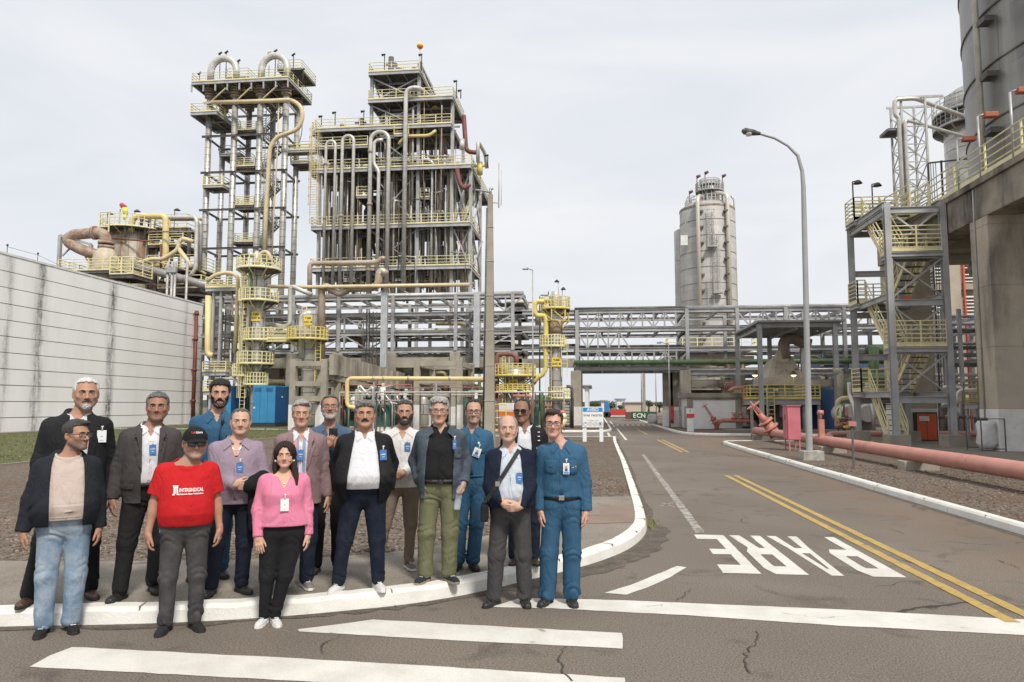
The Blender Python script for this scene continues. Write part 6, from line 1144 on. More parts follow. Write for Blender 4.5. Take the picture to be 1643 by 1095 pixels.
class Hand:
 def __init__(s, W, f, n, side, curl=.5, spread=.0, thumb=0., sc=1.):
  """W wrist, f finger direction, n palm normal; side: +1 if the thumb lies along f x n"""
  s.W = np.array(W, float); s.f, s.n = handframe(f, n); s.t = np.cross(s.f, s.n)*side; s.c = curl; s.sp = spread; s.th = thumb; s.sc = sc
 def pt(s, a, b, c): return s.W + s.sc*(s.f*a+s.t*b+s.n*c)
 def sdf(s, P):
  k = s.sc; Q = np.stack([(P-s.W.astype(f32))@v.astype(f32) for v in (s.f, s.t, s.n)], 1)/k
  d = rbox(Q, (.047, 0, 0), (.044, .039, .0135), .013); d = smin(d, cap(Q, (-.03, 0, 0), (.02, 0, 0), .026, .028), .02)
  d = smin(d, ell(Q, (.03, .026, .010), (.028, .018, .014)), .012)
  fing = None
  for i, (b, L_, r) in enumerate(((.0305, .072, .0088), (.0105, .080, .0092), (-.0105, .074, .0088), (-.030, .058, .0078))):
   p = np.array((.086-abs(b-.005)*.18, b, 0.)); ang = 0; sd = (b*3.0)*(.10+s.sp)*2; cu = s.c*(1+.12*i)
   for seg, fr in enumerate((.46, .30, .24)):
    ang += cu*(.75, 1.0, .7)[seg]; dr = np.array((math.cos(ang)*math.cos(sd), math.sin(sd)*math.cos(ang*.6), math.sin(ang))); q = p+dr*L_*fr
    g = cap(Q, p, q, r*(1-.07*seg), r*(.93-.09*seg)); fing = g if fing is None else np.minimum(fing, g); p = q
  d = smin(d, fing, .006)
  a = .35+s.th; p0 = (.018, .026, .004); p1 = (.018+.036*math.cos(a), .030+.036*math.sin(a)*.8, .016); p2 = (p1[0]+.028, p1[1]+.010, .024); p3 = (p2[0]+.024, p2[1]+.001, .030)
  d = smin(d, cap(Q, p0, p1, .0145, .0120), .012); d = smin(d, np.minimum(cap(Q, p1, p2, .0118, .0105), cap(Q, p2, p3, .0105, .0085)), .006)
  return d*k
def person(u, v, vtop, z0, label, spec, yaw=0.):
 """u, v: where the feet stand in the photograph; vtop: top of the head or hair; z0: height of what they stand on"""
 S_ = dict(w=1., belly=.0, chest=0., skin=(.50, .30, .21), jaw=1., lean=0., hyaw=0., htilt=0., hroll=0., fem=False, neck=1., feet=((-.12, -18), (.12, 18)), hs=1.085, hairtop=.010, shw=1., fy=(0, 0), legr=1., kneeb=(0, 0))
 S_.update(spec); G = S_; r_ = np.random.RandomState(sum(map(ord, label)) % 9999); seed = r_.randint(9999)
 loc = Vector(PZ(u, v, z0)); top = PY(u, vtop, loc.y)[2]; H = top-z0; s = H/1.75*.972; G['H'] = H
 root = thing('person', label, 'person', tuple(loc), 'visitors and plant staff posing by the kerb')
 face_az = math.atan2(-loc.x, -loc.y)         # towards the camera
 w, bl, sw = G['w']*s, G['belly'], G['shw']
 Z = lambda z: z*s
 # torso profile tables
 zt = np.array([.84, .90, .96, 1.03, 1.10, 1.18, 1.28, 1.36, 1.41, 1.445, 1.475, 1.50, 1.54])*s
 if G['fem']:
  a = np.array([.165, .178, .170, .152, .140, .142, .158, .165, .163, .142, .085, .055, .052])*w; b = np.array([.12, .125, .118, .108, .10, .107, .118, .108, .09, .078, .062, .055, .052])*w
  b = b + np.array([0, 0, .3, .6, .8, .4, 0, 0, 0, 0, 0, 0, 0])*bl; yc = -np.array([0, 0, .3, .5, .5, .3, .25, .1, 0, -.03, -.08, -.1, -.1])*np.array(bl+.0)-np.array([0, 0, 0, 0, .005, .02, .040, .026, .008, -.004, -.012, -.015, -.015])*s
  a = a + np.array([0, .1, .4, .7, .7, .3, 0, 0, 0, 0, 0, 0, 0])*bl
 else:
  a = np.array([.160, .168, .168, .165, .163, .166, .176, .185, .183, .160, .095, .066, .062])*w; b = np.array([.11, .115, .115, .112, .110, .112, .120, .114, .100, .086, .072, .062, .060])*w
  a = a + np.array([0, .3, .6, .8, .8, .6, .2, 0, 0, 0, 0, 0, 0])*bl; b = b + np.array([0, .2, .6, .95, 1., .75, .3, .1, 0, 0, 0, 0, 0])*bl + np.array([0, 0, 0, 0, 0, .3, 1., .7, .3, 0, 0, 0, 0])*G['chest']
  yc = -np.array([0, .15, .45, .75, .8, .6, .3, .1, 0, -.0, -.0, -.0, -.0])*bl*.8 + np.array([0, 0, 0, 0, 0, 0, -.004, -.002, .002, .006, .012, .016, .016])*s
 a[5:10] *= sw
 zz = np.linspace(zt[0], zt[-1], 141); kr = np.exp(-np.linspace(-2, 2, 13)**2); kr /= kr.sum()
 def tab(y): t = np.interp(zz, zt, y); return np.convolve(np.pad(t, 6, 'edge'), kr, 'valid')
 TA, TB, TY = tab(a), tab(b), tab(yc); pw = 2.35
 def prof(z): z = np.clip(z, zz[0], zz[-1]); return np.interp(z, zz, TA), np.interp(z, zz, TB), np.interp(z, zz, TY)
 def torso(P, off=0., z0_=.84, z1_=1.54):
  A, B, Y = prof(P[:, 2]); A = A+off; B = B+off; q = (np.abs(P[:, 0]/A)**pw+np.abs((P[:, 1]-Y)/B)**pw)**(1/pw); d = (q-1)*np.minimum(A, B)*.95
  return np.maximum(d, np.maximum(z0_*s-P[:, 2], P[:, 2]-z1_*s)).astype(f32)
 def front(x, z, off=0.):
  A, B, Y = prof(np.array([z])); A = A[0]+off; B = B[0]+off; t = min(.995, abs(x/A)); return float(Y[0]-B*(1-t**pw)**(1/pw))
 # arms
 sh = {sd: np.array((sd*.168*w*sw*(.9 if G['fem'] else 1.), .008, Z(1.405))) for sd in (-1, 1)}
 l1, l2 = .295*s, .26*s; arm = {}
 for sd, key in ((-1, 'armL'), (1, 'armR')):        # L: at the viewer's left
  A = G.get(key, ('hang', .0)); k = A[0]
  if k == 'hang':
   out_ = .035+.09*max(0, w-s*.98)+bl*.55+A[1]; wr = sh[sd]+np.array((sd*out_, -.045, -.545*s)); E, W_ = ik(sh[sd], wr, l1, l2, (sd*.45, 1, 0)); f = (0*sd, -.12, -1); n = (-sd, .30, .1); cu = A[2] if len(A) > 2 else .32
   arm[sd] = (E, W_, Hand(W_, f, n, -sd, cu, .05, sc=s*1.03))
  else:
   wr = np.array(A[1])*s; wr[1] += 0; E, W_ = ik(sh[sd], wr, l1, l2, (A[2][0]*.6, A[2][1], A[2][2]) if len(A) > 2 and A[2] is not None else (sd*.5, .7, -.3)); f, n = A[3], A[4]; arm[sd] = (E, W_, Hand(W_, f, n, A[5] if len(A) > 5 else -sd, A[6] if len(A) > 6 else .6, .0, sc=s*1.03))
   if k == 'none': arm[sd] = (E, W_, None)
 # head transform
 hk = s/.972*G['hs']; hc = np.array((G.get('hx', 0.)*s, -.022*s, H-(.112+G['hairtop'])*hk))
 M = Matrix.Rotation(R(G['hyaw']), 3, 'Z') @ Matrix.Rotation(R(G['htilt']), 3, 'X') @ Matrix.Rotation(R(G['hroll']), 3, 'Y'); Mi = np.array(M.inverted()); Mn = np.array(M)
 def HL(P): return ((P-hc.astype(f32))@Mi.T.astype(f32))/f32(hk)
 def HW(q): return np.array(q)@Mn.T*hk+hc
 jw = G['jaw']; fem = G['fem']; wide = G.get('face', 1.)
 def head_l(Q):
  X = Q.copy(); X[:, 0] = np.abs(X[:, 0])/wide
  d = ell(X, (0, .014, .030), (.0755, .094, .084)); d = smin(d, ell(X, (0, -.020, -.030), (.0595*jw, .068, .082)), .03)
  d = smin(d, cap(X, (.050*jw, .002, -.052), (.016, -.062, -.094), .020, .017 if fem else .020), .024)
  d = smin(d, ell(X, (0, -.070, -.095), (.021*jw, .020, .019)), .018)
  d = smin(d, ell(X, (.041, -.056, -.022), (.021*jw, .019, .017)), .018); d = smin(d, cap(X, (0, -.081, .022), (.036, -.072, .021), .011, .010), .012)
  d = smax(d, -ell(X, (.031, -.0965, .003), (.021, .0155, .0115)), .008)
  d = smin(d, ell(X, (.031, -.0765, .0105), (.019, .011, .0062)), .004); d = smin(d, ell(X, (.031, -.077, -.0055), (.018, .009, .0045)), .004)
  ns = G.get('nose', 1.); d = smin(d, cap(X, (0, -.086, .006), (0, -.087-.021*ns, -.030), .0070, .0115*ns), .010); d = smin(d, ell(X, (.0125*ns, -.0945, -.035), (.0085, .0095, .0075)), .006)
  d = smax(d, -ell(X, (.0065, -.104, -.0425), (.0035, .004, .003)), .002)
  d = smin(d, cap(X, (0, -.0865, -.0595), (.021, -.079, -.0625), .0066, .003), .005); d = smin(d, cap(X, (0, -.0855, -.0705), (.018, -.079, -.0675), .0075, .003), .006)
  d = smax(d, -ell(X, (0, -.096, -.0648), (.025, .0095, .0019)), .002)
  if G.get('smile'): d = smin(d, ell(X, (.043, -.062, -.043), (.014, .014, .013)), .012)
  E_ = X-_v(.0765, .012, -.008); E_ = np.stack([E_[:, 0]*.94-E_[:, 1]*.34, E_[:, 0]*.34+E_[:, 1]*.94, E_[:, 2]], 1)
  d = smin(d, smax(ell(E_, (0, 0, 0), (.0085, .019, .0305)), -ell(E_, (.010, -.003, .002), (.006, .012, .020)), .004), .005)
  return d
 nr = .050*G['neck']*(.82 if fem else 1.)
 def neck(P):
  return cap(P, HW((0, .018, -.065)), (0, .012*s, Z(1.44)), nr*hk, (nr+.010)*hk)
 def bodysdf(P):
  d = head_l(HL(P))*hk; d = smin(d, neck(P), .018); t = torso(P, -.014, .86, 1.50); d = smin(d, t, .03)
  d = smin(d, ell(P, (0, .0, Z(1.455)), (.12*w, .055*s, .035*s)), .03); return d
 parts = []; cols = []
 def skincol(Vt, isface):
  c = np.tile(np.array(G['skin'], float), (len(Vt), 1)); q = HL(Vt.astype(f32)).astype(float); q[:, 0] /= wide
  if isface:
   lip = np.exp(-((q[:, 0]/.022)**4+((q[:, 2]+.0655)/.0095)**4)); lip *= q[:, 1] < -.07
   lc = np.array(G.get('lip', (.42, .17, .14))); c = c*(1-lip[:, None]*.8)+lc*lip[:, None]*.8
   red = .35*np.exp(-((np.abs(q[:, 0])-.038)**2+(q[:, 2]+.03)**2)/.0004)+.4*np.exp(-(q[:, 0]**2+(q[:, 2]+.032)**2)/.00018); red *= q[:, 1] < -.03; c *= 1+red[:, None]*np.array((.10, -.16, -.18))
   if G.get('stubble'):
    st = G['stubble']; mk = 1/(1+np.exp((q[:, 2]+.040+.25*np.maximum(0, .035-np.abs(q[:, 0])))/.006)); mk *= (q[:, 1] < .005)*(q[:, 2] > -.125)*(1-lip); c = c*(1-st[1]*mk[:, None])+np.array(st[0])*st[1]*mk[:, None]
   lash = np.exp(-(((np.abs(q[:, 0])-.031)/.017)**4+((q[:, 2]-.0085)/.0022)**2))*(q[:, 1] < -.06); c *= 1-.55*lash[:, None]
  return np.clip(c, 0, 1)
 hz = hc[2]
 lo = (-.30*w-.02, -.21*s, Z(1.33)); hi = (.30*w+.02, .17*s, H+.01)
 if not G.get('vneck', 0): lo = (-.15*s, -.20*s, Z(1.38)); hi = (.15*s, .16*s, H+.01)
 V1, F1 = nets(bodysdf, lo, hi, .0043); parts.append((V1, F1, 0)); cols.append(skincol(V1, True))
 # torso and legs under the clothes (coarse)
 hipx = .088*w; ank = {sd: np.array((G['feet'][i][0]*s*.95, G['fy'][i], Z(.09))) for i, sd in enumerate((-1, 1))}
 knee = {}
 for i, sd in enumerate((-1, 1)):
  hp = np.array((sd*hipx, .0, Z(.90))); knee[sd] = hp*.47+ank[sd]*.53+np.array((sd*.008, -.012-G['kneeb'][i], 0))
 def legs(P, r0, r1, r2, r3, k=.02):
  d = None
  for sd in (-1, 1):
   hp = (sd*hipx, .004, Z(.90)); g = smin(cap(P, hp, knee[sd], r0, r1), cap(P, knee[sd], ank[sd], r2, r3), k); d = g if d is None else smin(d, g, .012)
  return d
 def inner(P):
  d = smin(torso(P, -.03, .86, 1.42), legs(P, .07*s, .05*s, .045*s, .035*s), .04)
  for sd in (-1, 1): d = smin(d, cap(P, sh[sd], arm[sd][0], .035*s, .03*s), .03)
  return d
 V2, F2 = nets(inner, (-.5, -.28, .04), (.5, .28, Z(1.46)), .02); parts.append((V2, F2, 0)); cols.append(np.tile(np.array(G['skin'], float), (len(V2), 1)))
 for sd in (-1, 1):
  E, W_, hd = arm[sd]; bare = G.get('bare', False); ev = E
  def asdf(P):
   d = smin(cap(P, E, W_, .040*s*G.get('armr', 1.), .0265*s), hd.sdf(P), .012) if hd else cap(P, E, W_, .034*s, .026*s)
   if bare: d = smin(d, cap(P, sh[sd], E, .052*s*G.get('armr', 1.), .041*s*G.get('armr', 1.)), .02); d = smin(d, ell(P, tuple(E*.72+W_*.28), (.044*s, .044*s, .07*s)), .02)
   return d
  pts = [W_, E]+([hd.pt(.19, 0, 0), hd.pt(.1, .08, .05), hd.pt(.1, -.05, .1)] if hd else [])+([sh[sd]] if bare else [])
  lo = np.min(pts, 0)-.055; hi = np.max(pts, 0)+.055; V3, F3 = nets(asdf, lo, hi, .0042 if hd else .012); parts.append((V3, F3, 0)); cols.append(skincol(V3, False))
 # eyeballs
 mbe = MB()
 if not G.get('shades'):
  for sd in (-1, 1):
   op = G.get('eye', 1.)
   for (cc, rr, mi, nn) in (((sd*.031*wide, -.0745, .0022), (.0135, .0108, .0062*op), 1, 10), ((sd*.031*wide, -.0835, .0025), (.0050, .0035, .0048*op), 2, 8)):
    vs = [];
    for i in range(nn//2+1):
     for j in range(nn): ph = math.pi*i/(nn//2); th = 2*math.pi*j/nn; vs.append(HW((cc[0]+rr[0]*math.sin(ph)*math.cos(th), cc[1]+rr[1]*math.sin(ph)*math.sin(th), cc[2]+rr[2]*math.cos(ph))))
    fs = [(i*nn+j, (i+1)*nn+j, (i+1)*nn+(j+1) % nn, i*nn+(j+1) % nn) for i in range(nn//2) for j in range(nn)]
    parts.append((np.array(vs), np.array(fs), mi)); cols.append(np.ones((len(vs), 3)))
 mesh_np('body', parts, [SKINM, EYEW, EYED], root, np.concatenate(cols))
 # ---------------- hair, brows, beard
 hcol = G.get('hair', (.03, .022, .018)); hname = 'hair_'+'_'.join(str(int(c*1000)) for c in hcol); h2 = G.get('hair2', tuple(min(1, c*1.9+.01) for c in hcol))
 HM = mat(hname, hcol, h2, rough=.6, nscale=75, nlo=.3, nhi=.75, bump=.8, bscale=160, stretch=(1, .2, .3), spec=.3)
 ht = G.get('hairt', .014)*.8; style = G.get('hstyle', 'short')
 if style != 'none':
  def hair(P):
   Q = HL(P); X = Q.copy(); X[:, 0] = np.abs(X[:, 0])/wide; side = Q[:, 0]
   tt = ht*(.12+.88*np.clip((X[:, 2]+.005)/.085, 0, 1)**.8)+.0015; d = ell(X, (0, .014, .030), (.0755, .094, .084))-tt
   rec = G.get('recede', 0.); hl = G.get('hairline', .068)+.007
   yb_ = X[:, 1]+.034-.10*np.clip(X[:, 2]-.03, 0, .06)-rec; hz_ = X[:, 2]-(hl+.003+rec*.6)+2.2*X[:, 0]**2+.0015*np.sin(Q[:, 0]*300); d = smax(d, -smax(yb_, hz_, .012), .010)      # face opening
   d = smax(d, -(X[:, 2]+.006+np.clip(X[:, 1]-.012, -.055, .1)*.62), .005)
   d = smax(d, -ell(X, (.085, .006, -.028), (.03, .030, .036)), .004)                        # round the ears
   fr = G.get('fringe')
   if fr: d = smin(d, ell(Q, (fr[0], -.060, .096), (.042, .034, .018)), .012)
   if style == 'curly': d = smin(d, ell(X, (.030, -.02, .094), (.052, .058, .030)), .02); d = smin(d, ell(X, (.062, .02, .04), (.026, .05, .045)), .02); d = smax(d, -ell(X, (.085, .0, -.030), (.03, .034, .038)), .004); d = smax(d, -smax(X[:, 1]+.034, X[:, 2]-hl-.003+2.2*X[:, 0]**2, .012), .008); d = d+.006*np.sin(X[:, 0]*190+seed)*np.sin(X[:, 1]*170)*np.sin(X[:, 2]*180+1)
   if style == 'long':
    d = ell(X, (0, .016, .032), (.0755, .094, .084))-.017; d = smin(d, cap(X, (.062, .020, .02), (.078, .03, -.13), .030, .030), .03); d = smin(d, cap(X, (.03, .06, .0), (.04, .075, -.16), .05, .045), .03)
    d = smin(d, np.minimum(cap(Q, (.080, -.005, -.09), (.104, -.060, -.165), .030, .027), cap(Q, (.104, -.060, -.165), (.118, -.112, -.262), .027, .010)), .02); d = smin(d, cap(Q, (-.075, .01, -.08), (-.088, .0, -.17), .026, .016), .02); d = smax(d, -ell(Q, (-.006, -.125, -.014), (.0645, .100, .110)), .006)
    d = smax(d, -ell(Q, (0, -.07, -.085), (.062, .075, .07)), .008)
    pa = np.exp(-((Q[:, 0]-.012)/.004)**2)*.003; d = d+pa+.0022*np.sin(X[:, 0]*420+4*np.sin(Q[:, 2]*25))
   if style == 'thin': d = np.minimum(d, smax(smax(ell(X, (0, .014, .030), (.0755, .094, .084))-.0075, np.abs(X[:, 2]-.018-.1*X[:, 1])-.045, .01), -.022-X[:, 1], .008))
   if style == 'thin': d = smax(d, -(ell(X, (0, -.02, .115), (.055, .075, .04))), .004)
   Wv = Q*_v(1, 1, .5); d = d+G.get('hrough', .003)*(np.sin(Wv@_v(230, 40, 60)+3*np.sin(Wv@_v(30, 60, 0))+seed)+np.sin(Wv@_v(-150, 60, 40)+2))*.5
   return d*hk
  ex = .14 if style == 'long' else 0
  lo = HW((0, 0, 0))-np.array((.115+ex*.4, .135, .09+ex*1.4))*hk; hi = HW((0, 0, 0))+np.array((.115+ex*.5, .14, .145))*hk
  Vh, Fh = nets(hair, lo, hi, .0045); mesh_np('hair', [(Vh, Fh, 0)], [HM], root)
 bcol = G.get('brow', hcol); BM = mat('brow_'+'_'.join(str(int(c*1000)) for c in bcol), bcol, rough=.8)
 if not G.get('capped'):
  for sd in (-1, 1):
   mb = MB(); pts = [HW((sd*wide*x, y, z)) for x, y, z in ((.013, -.0915, .0175), (.026, -.0905, .0225), (.038, -.085, .0215), (.048, -.0755, .0155))]
   for (p, q), (ra, rb) in zip(zip(pts, pts[1:]), ((.0042, .0046), (.0046, .0038), (.0038, .0018))): mb.cyl(p, q, ra*hk*G.get('browt', 1.), rb*hk*G.get('browt', 1.), 7)
   mb.v = [tuple(x) for x in mb.v]; o = mb.build('eyebrow', BM, root, smooth=True); o.location = (0, 0, 0); o.data.transform(Matrix.Translation(WL[root]))
 def fur(name, region, off, col, col2=None, rough=.0022):
  bm_ = mat(name+'_'+'_'.join(str(int(c*1000)) for c in col), col, col2 or tuple(min(1, c*1.7+.01) for c in col), rough=.8, nscale=130, nlo=.4, nhi=.6, bump=1., bscale=300)
  def fn(P):
   Q = HL(P); X = Q.copy(); X[:, 0] = np.abs(X[:, 0]); d = smax(head_l(Q)-off, region(X), .006); return (d+rough*(np.sin(Q@_v(330, 210, 190))+np.sin(Q@_v(-210, 300, 340))))*hk
  Vb, Fb = nets(fn, HW((0, -.03, -.07))-np.array((.10, .10, .09))*hk, HW((0, -.03, -.07))+np.array((.10, .11, .09))*hk, .0042)
  if len(Vb): mesh_np(name, [(Vb, Fb, 0)], [bm_], root)
 mouthhole = lambda X: -ell(X, (0, -.09, -.066), (.026, .03, .0105))
 bd = G.get('beard')
 if bd == 'full': fur('beard', lambda X: smax(smax(np.maximum(X[:, 2]+.046-np.clip((X[:, 0]-.040)*2.4, -.014, .034), X[:, 1]+.010-.25*(X[:, 2]+.05)), mouthhole(X), .004), -(X[:, 2]+.128), .006), G.get('beardt', .007), G.get('bcol', hcol))
 if bd == 'goatee': fur('beard', lambda X: ell(X, (0, -.075, -.098), (.027, .04, .026)), .008, G.get('bcol', hcol))
 if G.get('chin'): fur('beard', lambda X: smax(smax(np.maximum(X[:, 2]+.070-np.clip((X[:, 0]-.03)*1.5, 0, .03), X[:, 1]-.0), mouthhole(X), .004), -(X[:, 2]+.125), .006), G['chin'], G.get('bcol', hcol))
 if G.get('mous'):
  MMt = mat('mous_'+'_'.join(str(int(c*1000)) for c in G['mous']), G['mous'], tuple(min(1, c*1.6+.01) for c in G['mous']), rough=.8, nscale=130, bump=1., bscale=300)
  mt = G.get('moust', 1.); fn = lambda P: (lambda X: (smin(cap(X, (0, -.094, -.0495), (.024, -.083, -.0555), .0075*mt, .0052*mt), ell(X, (.027, -.079, -.060), (.004, .006, .007*mt)), .006)+.001*np.sin(X@_v(500, 300, 300)))*hk)((lambda Q: np.stack([np.abs(Q[:, 0]), Q[:, 1], Q[:, 2]], 1))(HL(P)))
  Vb, Fb = nets(fn, HW((0, -.085, -.053))-.05, HW((0, -.085, -.053))+.05, .0035); mesh_np('moustache', [(Vb, Fb, 0)], [MMt], root)
 def local(mb, name, m, **k):
  """build a mesh whose coordinates are already local to the person"""
  par = k.pop('parent', root); mb.v = [(float(x)+WL[root][0], float(y)+WL[root][1], float(z)+WL[root][2]) for x, y, z in mb.v]; return mb.build(name, m, par, **k)
 # ---------------- glasses
 if G.get('glasses'):
  gk = G['glasses']; FR = mat('frame_'+gk['n'], gk['c'], rough=.3); mb = MB(); lens = MB(); lw, lh = gk.get('w', .025), gk.get('h', .016); fr_ = gk.get('r', .0018)
  for sd in (-1, 1):
   pts = [(sd*.032+lw*(abs(math.cos(t))**.6)*np.sign(math.cos(t)), -.101+abs(.0)+((abs(sd*.032+lw*math.cos(t)))**2)*2.6, .0015+lh*(abs(math.sin(t))**.6)*np.sign(math.sin(t))) for t in np.linspace(0, 2*math.pi, 17)]
   for p, q in zip(pts, pts[1:]): mb.cyl(HW(p), HW(q), fr_*hk, n=5)
   lens.add([tuple(HW(p)) for p in pts[:-1]], [tuple(range(16))]); mb.tube([HW((sd*(.032+lw)*1.0, -.093, .006)), HW((sd*.079*wide, -.075, .008)), HW((sd*.081*wide, .01, .004))], fr_*hk*1.1, 5, br=.01)
  mb.cyl(HW((-.008, -.1, .004)), HW((.008, -.1, .004)), fr_*hk*1.2, n=5); g_ = local(mb, 'glasses', FR)
  LM = mat('lens_dark', (.012, .012, .014), rough=.06, spec=.8) if gk.get('dark') else (mat('lens_tint', (.12, .07, .05), rough=.08) if gk.get('tint') else None)
  if LM is None:
   LM = MATS.get('lens_clear')
   if LM is None:
    LM = mat('lens_clear', (1, 1, 1), rough=.02); LM.node_tree.nodes['Principled BSDF'].inputs['Alpha'].default_value = .05
  o = local(lens, 'lens', LM, parent=g_)
 # ---------------- clothes
 def wrink(P, amp, fr, asp=(1, 1, 1), k=0): return waves(P, seed+k, amp, fr, 5, asp)
 def sleeve(P, ra, re, rw, lenf=1., sdd=None):
  d = None
  for sd in (-1, 1):
   E, W_, hd = arm[sd]
   if lenf >= 1: e2 = E+(W_-E)*(1.0+.02); g = smin(cap(P, sh[sd]+np.array((0, 0, -.012*s)), E, ra, re), cap(P, E, e2, re*.98, rw), .03); u_ = ((W_-E)/np.linalg.norm(W_-E)).astype(f32); g = smax(g, (P-W_.astype(f32))@u_-.004, .006)
   else: e2 = sh[sd]+(E-sh[sd])*lenf; g = cap(P, sh[sd]+np.array((0, 0, -.012*s)), e2, ra, re); u_ = ((E-sh[sd])/np.linalg.norm(E-sh[sd])).astype(f32); g = smax(g, (P-e2.astype(f32))@u_, .005)
   # creases gather at the elbow and towards the cuff
   if lenf >= 1:
    ne = np.exp(-(np.linalg.norm(P-E.astype(f32), axis=1)/.09)**2)+.45; ax = (P-E.astype(f32))@u_; g = g+ne*.0036*(1-2*np.abs(np.sin(ax*38+1.8*np.sin(P[:, 0]*34+seed+sd)+1.5*np.sin(P[:, 1]*41+P[:, 2]*20))))
   d = g if d is None else np.minimum(d, g)
  return d
 def patch(outline, off, m, name, thick=.004, rings=4, parent=None, flat=False, mbx=None):
  """a piece of cloth, card or print lying on the chest: outline in (x, z), star-shaped about its centre"""
  mb = mbx or MB(); O = []
  for p, q in zip(outline, outline[1:]+outline[:1]):
   n = max(1, int(math.hypot(q[0]-p[0], q[1]-p[1])/.02))
   O += [(p[0]+(q[0]-p[0])*i/n, p[1]+(q[1]-p[1])*i/n) for i in range(n)]
  c = (sum(p[0] for p in O)/len(O), sum(p[1] for p in O)/len(O)); n = len(O); vs = []
  yf = front(c[0], c[1], 0)-off
  for k in range(rings+1):
   t = k/rings if k else 0.
   for p in O:
    x, z = c[0]+(p[0]-c[0])*max(t, .02), c[1]+(p[1]-c[1])*max(t, .02); vs.append((x, yf-.0 if flat else front(x, z, off), z))
  for p in O: x, z = p; vs.append((x, (yf if flat else front(x, z, off))+thick, z))
  fs = [(k*n+i, k*n+(i+1) % n, (k+1)*n+(i+1) % n, (k+1)*n+i) for k in range(rings+1) for i in range(n)]+[tuple(range(n))]
  # front faces look towards -y whatever the winding
  area = sum(O[i][0]*O[(i+1) % n][1]-O[(i+1) % n][0]*O[i][1] for i in range(n))
  if area < 0: fs = [tuple(reversed(f)) for f in fs]
  mb.add(vs, fs, 0, True)
  if mbx is None: return local(mb, name, m, parent=parent or root)
 sx = s
 def collar(m, V=.05, name='collar', hgt=.045, spread=.055, drop=.055, off=.014):
  """stand and fall collar open at the throat by V"""
  def fn(P):
   zc = P[:, 2]/s; A = (np.interp(zc, [1.44, 1.47, 1.50, 1.53], [.088, .078, .070, .066])*w*(1.05)*max(1., G['neck'])).astype(f32)*(.9 if fem else 1.); y0 = .016*s
   rr = np.sqrt((P[:, 0])**2+((P[:, 1]-y0)*1.0)**2); d = np.abs(rr-A)-.0065
   topz = 1.515+.02*np.clip((P[:, 1]-y0)/(.07*s), -1, 1); d = smax(d, P[:, 2]-topz*s, .004); d = smax(d, 1.452*s-P[:, 2], .004)
   gap = V*s*np.clip((zc-1.43)/.07, .12, 1.2); d = np.where(P[:, 1] < y0, smax(d, gap-np.abs(P[:, 0]), .003), d); return d
  Vc, Fc = nets(fn, (-.13, -.12, 1.43*s), (.13, .13, 1.56*s), .0045); par = mesh_np(name, [(Vc, Fc, 0)], [m], root); WL[par] = WL[root]
  for sd in (-1, 1):
   x0 = sd*(V*.9)*s; mb = MB(); q = [(x0*.9, 1.447), (x0+sd*.012, 1.495), (x0+sd*.030, 1.50), (x0+sd*(.030+spread*.45), 1.468), (x0+sd*spread*.75, 1.452-drop)]
   # lies on the slope between neck and chest
   vs = []; n = len(q)
   for dy in (0, .006):
    for x, z in q:
     z_ = z*s; A, B, Y = prof(np.array([z_])); yy = front(x, z_, off)
     if z > 1.46: yy = min(yy, .016*s-math.sqrt(max(.0004, (.083*w)**2-min(abs(x), .078*w)**2))-.004)
     vs.append((x, yy+dy-.004, z_))
   fs = [tuple(range(n)), tuple(reversed(range(n, 2*n)))]+[(i, (i+1) % n, n+(i+1) % n, n+i) for i in range(n)]
   if sd > 0: fs = [tuple(reversed(f)) for f in fs]
   mb.add(vs, fs, 0, False); local(mb, 'collar_point', m, parent=par, bevel=.003)
  return par
 def top(name, m, z_lo, off=.008, ra=.066, re=.052, rw=.042, lenf=1., neckz=1.485, V=None, gapf=None, wr=.0035, hemr=.0, cuff=True, sleeves=True, fr=24, res=.0078, hole=0., band=False):
  zlo = z_lo*s
  def fn(P):
   d = torso(P, off*1., .80, 1.56); d = np.maximum(d, zlo-P[:, 2]) if True else d
   d = smin(d, ell(P, (0, .008*s, Z(1.425)), (.165*w*sw*(.88 if fem else 1), (.072*s+off), (.052*s+off*.5))), .045)
   if hemr: d = d-hemr*np.clip(1-(P[:, 2]-zlo)/.12, 0, 1)
   d = d+wrink(P, wr, fr, (.7, .5, 1.25))*np.clip((1.5*s-P[:, 2])/.15, 0.1, 1)
   # drag lines at the armpits and the waist
   d = d+wr*.8*np.exp(-((P[:, 2]-1.06*s)/.09)**2)*(1-2*np.abs(np.sin(P[:, 2]*26+P[:, 0]*13*np.sign(P[:, 0])+2*np.sin(P[:, 0]*14+seed))))*(.5+.5*np.sin(P[:, 0]*19+seed))
   d = smax(d, zlo-P[:, 2], .008)
   if sleeves: d = smin(d, sleeve(P, ra*s, re*s, rw*s, lenf), .032)
   dc = cap(P, HW((0, .018, -.04)), (0, .004*s, Z(1.43)), (nr+.012)*hk+hole, (nr+.016)*hk+hole*1.3); d0 = d; d = smax(d, -dc, .004)
   if band: pl = P[:, 2]-(1.486+.03*np.clip(P[:, 1]/(.08*s), -1, 1))*s; d = smin(d, smax(np.abs(dc)-.008, np.abs(d0)-.0075, .005), .003); return smax(d, pl, .004)
   d = smax(d, P[:, 2]-(neckz+.03*np.clip(P[:, 1]/(.08*s), -1, 1))*s, .008)
   if V: vz, vw = V; g = (np.abs(P[:, 0])/vw-(P[:, 2]/s-vz)/(1.5-vz))*.05; d = np.where(P[:, 1] < .0, smax(d, -g, .004), d)
